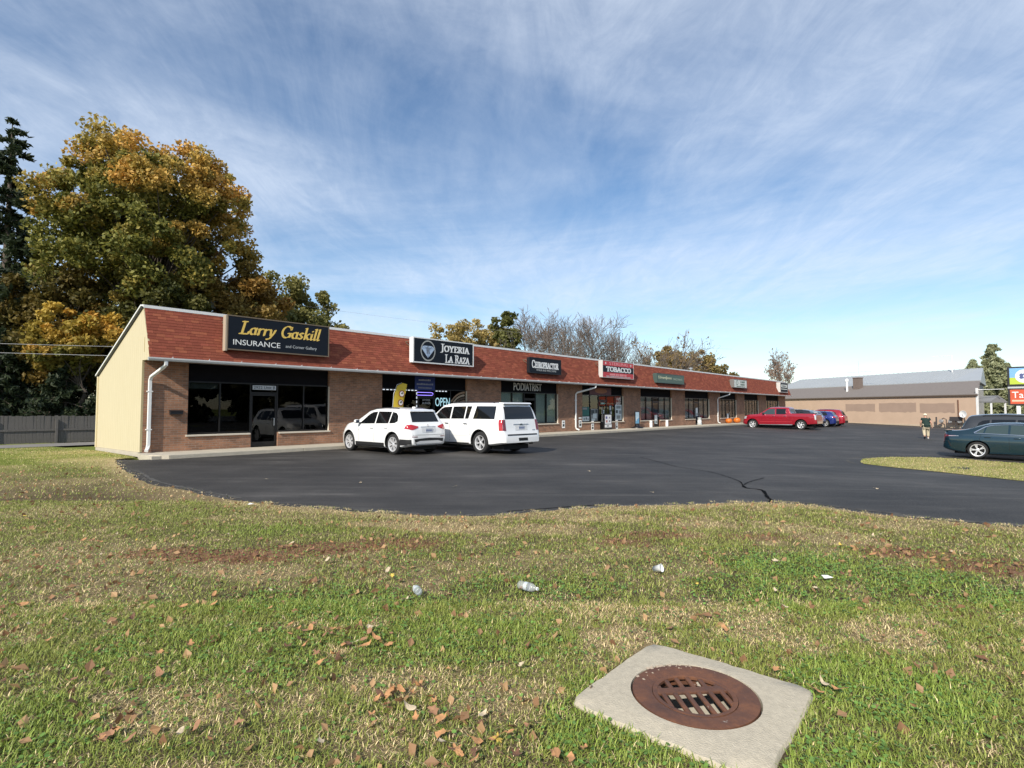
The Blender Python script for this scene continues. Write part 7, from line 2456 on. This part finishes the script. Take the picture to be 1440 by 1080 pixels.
    for sd, p, a, m in (('L', (-.30, .13, .08), .9, mat('shoe_black', (0.015, 0.015, 0.017), 0.6)), ('R', (.12, -.12, .0), 0.0, mat('shoe_white', (0.70, 0.68, 0.64), 0.6))):
        sm = MB()
        vs, n = [], 16
        prof = [(-.10, .03, .075), (-.06, .045, .09), (0, .05, .095), (.08, .052, .075), (.15, .045, .05), (.185, .02, .03)]
        for px, wd, ht in prof:
            for k in range(n):
                t = 2 * math.pi * k / n
                vs.append((px, wd * math.cos(t), max(0.0, ht / 2 + ht / 2 * math.sin(t))))
        sm.add(vs, [(i * n + k, i * n + (k + 1) % n, (i + 1) * n + (k + 1) % n, (i + 1) * n + k) for i in range(len(prof) - 1) for k in range(n)] + [tuple(range(n)), tuple(range((len(prof) - 1) * n, len(prof) * n))])
        o = sm.build('shoe', m, body, smooth=True)
        o.location = p; o.rotation_euler = (0, a, 0)
man()

# ------------------------------------------------------------------ fallen leaves and litter
def leaf_geo(kind, rs):
    """lobed dry leaf, curled"""
    pts = []
    if kind == 0:      # maple-like, five pointed lobes
        n = 22
        for k in range(n):
            a = 2 * math.pi * k / n
            lobe = abs(math.cos(2.5 * a)) ** 1.6
            rr = 0.5 * (0.42 + 0.58 * lobe) * (0.72 if abs(math.cos(a / 2)) < .45 else 1) * rs.uniform(.86, 1.1)
            pts.append((rr * math.cos(a), rr * math.sin(a)))
    elif kind == 1:    # long oval, ragged
        n = 16
        for k in range(n):
            a = 2 * math.pi * k / n
            pts.append((0.55 * math.cos(a), 0.24 * math.sin(a) * (1 - 0.3 * math.cos(a)) * rs.uniform(.8, 1.15)))
    else:              # torn, folded
        n = 14
        for k in range(n):
            a = 2 * math.pi * k / n
            rr = 0.5 * rs.uniform(0.45, 1.05)
            pts.append((rr * math.cos(a), rr * .7 * math.sin(a)))
    cx, cy, tw = rs.uniform(.4, 2.2), rs.uniform(-.8, 2.4), rs.uniform(-1.5, 1.5)
    def z(x, y):
        return 0.55 * (cx * x * x + cy * y * y + tw * x * y) + 0.04 * math.sin(9 * x + 3)
    mb = MB()
    vs = [(0, 0, z(0, 0))] + [(x * .55, y * .55, z(x * .55, y * .55)) for x, y in pts] + [(x, y, z(x, y)) for x, y in pts]
    n = len(pts)
    fs = [(0, 1 + k, 1 + (k + 1) % n) for k in range(n)] + [(1 + k, 1 + n + k, 1 + n + (k + 1) % n, 1 + (k + 1) % n) for k in range(n)]
    mb.add(vs, fs)
    mb.bar((-0.45, 0, z(-.45, 0)), (-0.85, 0.05, z(-.45, 0) + 0.08), 0.02, 0.02)
    return mb
rsl = random.Random(3)
LEAFC = {'brown': (0.30, 0.155, 0.080), 'orange': (0.44, 0.225, 0.095), 'pale': (0.52, 0.42, 0.28), 'dark': (0.14, 0.068, 0.036), 'yellow': (0.62, 0.44, 0.08)}
LM = {}
for cn, c in LEAFC.items():
    m = mat('dry_leaf_' + cn, c, 0.75, var=0.5, scale=4)
    LM[cn] = [leaf_geo(k % 3, rsl).mesh('fallen_leaf', m, False) for k in range(9)]
LL = {'brown': 'curled brown dry leaf lying on the lawn', 'orange': 'orange-brown dry leaf lying on the lawn', 'pale': 'pale tan dry leaf lying on the lawn', 'dark': 'dark brown shrivelled leaf lying on the lawn', 'yellow': 'small yellow leaf lying on the lawn'}
def drop_leaf(x, y, cn, s):
    me = LM[cn][rsl.randrange(9)]
    o = link('fallen_leaf', me, None, loc=(x, y, float(zg(x, y)) + 0.048 + rsl.uniform(0, .018)), rot=(rsl.uniform(-.5, .5), rsl.uniform(-.5, .5), rsl.uniform(0, 6.28)))
    s *= 0.88
    o.scale = (s, s, s * rsl.uniform(.7, 1.2))
    tag(o, LL[cn], 'leaf', 'fallen %s leaves' % cn)
KN = [(-1.44, 4.04), (-1.3, 3.86), (-1.13, 3.55), (-1.05, 3.75), (-0.96, 3.7), (-1.18, 3.45), (-1.6, 4.04), (-1.98, 4.7), (-0.67, 3.12), (-0.54, 2.95), (-0.61, 3.01), (-0.49, 2.85), (-0.33, 2.65), (-0.26, 2.6), (-1.95, 2.71), (-1.95, 2.76), (-0.06, 2.57), (0.19, 2.57), (-2.26, 3.59), (-2.09, 3.32), (-2.15, 3.73), (-2.05, 4.02), (-2.58, 6.48), (-1.36, 5.89), (-1.21, 5.39), (2.73, 5.76), (3.14, 5.18), (1.52, 3.98), (1.78, 3.2), (1.7, 3.12), (1.58, 3.36), (1.82, 3.12), (1.4, 3.55), (-2.52, 4.7), (-2.55, 3.24), (-3.15, 3.8), (-0.38, 3.36), (0.06, 3.41), (-0.9, 2.65), (-3.93, 4.46), (-1.55, 2.76)]
count = 0
for x, y in KN:
    drop_leaf(x, y, rsl.choice(['orange', 'orange', 'brown', 'pale']), rsl.uniform(.06, .095)); count += 1
for (cx, cy, r_, n) in ((-1.15, 3.7, .22, 16), (-1.4, 3.95, .16, 8), (-0.58, 2.98, .16, 12), (-0.3, 2.62, .15, 10), (-1.95, 2.72, .1, 5), (4.27, 6.17, .38, 16), (4.9, 5.63, .4, 12), (0.15, 2.55, .12, 6), (-0.62, 3.16, .1, 5)):
    for k in range(n):
        drop_leaf(cx + rsl.gauss(0, r_), cy + rsl.gauss(0, r_ * .75), rsl.choice(['orange', 'brown', 'orange', 'dark']), rsl.uniform(.05, .095)); count += 1
while count < 285:
    y = math.sqrt(rsl.uniform(2.6 ** 2, 8.6 ** 2)); x = rsl.uniform(-.95, .95) * y
    if not in_poly(np.array([x]), np.array([y]), LAWN)[0] or in_poly(np.array([x]), np.array([y]), PADQ)[0]:
        continue
    drop_leaf(x, y, rsl.choices(['brown', 'orange', 'pale', 'dark', 'yellow'], [4, 5, 3, 3, 1])[0], rsl.uniform(.035, .085)); count += 1
# a few on the asphalt
for x, y in ((2.7, 10.6), (-3.3, 12.0), (-5.6, 12.6), (2.0, 14.2), (-1.2, 11.4), (7.4, 11.2)):
    o = link('fallen_leaf', LM['pale'][rsl.randrange(6)], None, loc=(x, y, float(zg(x, y)) + 0.02), rot=(.2, .1, rsl.uniform(0, 6)))
    o.scale = (.08, .08, .08)
    tag(o, 'pale dry leaf lying on the dark asphalt', 'leaf', 'leaves on the asphalt')
# leaf crumbs too small to pick apart
n = 9500
y = np.sqrt(rng.uniform(2.2 ** 2, 15 ** 2, n)); x = rng.uniform(-1, 1, n) * y
ok = in_poly(x, y, LAWN) & ~in_poly(x, y, PADQ)
x, y = x[ok], y[ok]
t, b, l = turf(x, y)
k = rng.random(len(x)) < 0.30 + 0.65 * b + 0.35 * (x < 0.2) * (y < 6)
x, y = x[k], y[k]
n = len(x)
C = np.column_stack([x, y, zg(x, y) + rng.uniform(.03, .05, n)])
o = leaf_mesh(np.random.default_rng(5), C, 0.043, mixc((0.58, 0.36, 0.18), (0.26, 0.13, 0.07), rng.random(n)), 'leaf_litter', None)
tag(o, 'crumbs of dry leaf scattered through the lawn', 'leaf litter', kind='stuff')

# bark mulch and needles on the bare spots
n = 60000
x, y = rng.uniform(-5, 6.5, n), rng.uniform(4, 8, n)
t, b, l = turf(x, y)
k = (rng.random(n) < 0.38 * b) & in_poly(x, y, LAWN)
x, y = x[k], y[k]
C = np.column_stack([x, y, zg(x, y) + rng.uniform(.022, .036, len(x))])
o = leaf_mesh(np.random.default_rng(6), C, 0.014, mixc((0.36, 0.17, 0.095), (0.14, 0.085, 0.06), rng.random(len(x))), 'mulch', None, elong=3.0)
tag(o, 'red-brown bark and needles on the bare patches of lawn', 'mulch', kind='stuff')

# pebbles along the asphalt's ragged edge
ed_ = np.array(EDGE)
n = 1500
i = rng.integers(0, len(ed_), n)
P_ = ed_[i] + rng.normal(0, 0.10, (n, 2)) + np.array([0, .06])
s = rng.uniform(0.006, 0.018, n)
V = np.empty((n, 5, 3))
for k in range(4):
    a = k * math.pi / 2 + rng.uniform(-.3, .3, n)
    V[:, k, 0] = P_[:, 0] + np.cos(a) * s; V[:, k, 1] = P_[:, 1] + np.sin(a) * s; V[:, k, 2] = zg(P_[:, 0], P_[:, 1]) + 0.002
V[:, 4, 0] = P_[:, 0]; V[:, 4, 1] = P_[:, 1]; V[:, 4, 2] = zg(P_[:, 0], P_[:, 1]) + s * .9
F = np.concatenate([np.arange(n)[:, None] * 5 + np.array([k, (k + 1) % 4, 4]) for k in range(4)])
g = rng.uniform(.05, .24, n)[:, None] * np.array([1, .95, .86])
tag(link('edge_gravel', np_mesh('edge_gravel', V.reshape(-1, 3), F, M_SOIL, np.repeat(g, 5, axis=0))), 'loose grit along the edge of the asphalt', 'gravel', kind='stuff')

# litter
def bottle(x, y, yaw, L, rad, label, tint):
    m = bpy.data.materials.get('bottle_plastic_%.2f' % tint[0])
    if not m:
        m = mat('bottle_plastic_%.2f' % tint[0], tuple(c * .62 for c in tint), 0.12, spec=0.7)
        P(m).inputs['Alpha'].default_value = 0.34
    r = thing('plastic_bottle', label, 'bottle', (x, y, 0.055 + rad * .75), yaw)
    b = MB().lathe([(0.0, 0), (rad * .8, 0.002), (rad, .012), (rad, L * .22), (rad * .93, L * .25), (rad, L * .28), (rad, L * .42), (rad * .93, L * .45), (rad, L * .48), (rad, L * .68), (rad * .75, L * .80), (rad * .36, L * .90), (rad * .36, L * .97)], 20, axis='x')
    b.build('bottle', m, r, smooth=True)
    MB().lathe([(rad * .985, L * .34), (rad * 1.01, L * .34), (rad * 1.01, L * .5), (rad * .985, L * .5)], 20, axis='x', close=True).build('label_wrap', mat('bottle_label', (0.50, 0.54, 0.56), 0.4, var=0.3, scale=40), r)
    MB().lathe([(0, L * .95), (rad * .42, L * .95), (rad * .42, L), (0, L)], 14, axis='x').build('cap', M_LET, r)
bottle(0.06, 4.88, R(-38), 0.205, 0.036, 'crushed clear plastic bottle lying in the lawn, the larger right one', (0.90, 0.92, 0.93))
bottle(-0.78, 4.68, R(115), 0.16, 0.032, 'small clear blue-tinted plastic bottle lying in the lawn, the left one', (0.80, 0.88, 0.92))
cup = thing('paper_cup', 'small crumpled white paper cup on the lawn', 'cup', (1.39, 5.44, 0.05))
MB().lathe([(0, 0.005), (0.026, 0.005), (0.028, 0), (0.038, 0.085), (0.041, 0.088), (0.036, 0.084), (0.026, 0.012), (0, 0.012)], 18).build('cup', M_LET, cup, smooth=True)
cup.rotation_euler = (R(70), 0, R(50))
for x, y, lab in ((2.92, 5.15, 'scrap of white paper on the lawn right of the cup'), (-4.28, 9.05, 'scrap of white paper near the asphalt at left')):
    o = MB().add([(-.04, -.03, 0), (.04, -.035, .01), (.045, .03, 0), (-.035, .035, .012), (0, 0, .022)], [(0, 1, 4), (1, 2, 4), (2, 3, 4), (3, 0, 4)]).build('paper_scrap', M_LET, None, loc=(x, y, .06))
    tag(o, lab, 'litter')
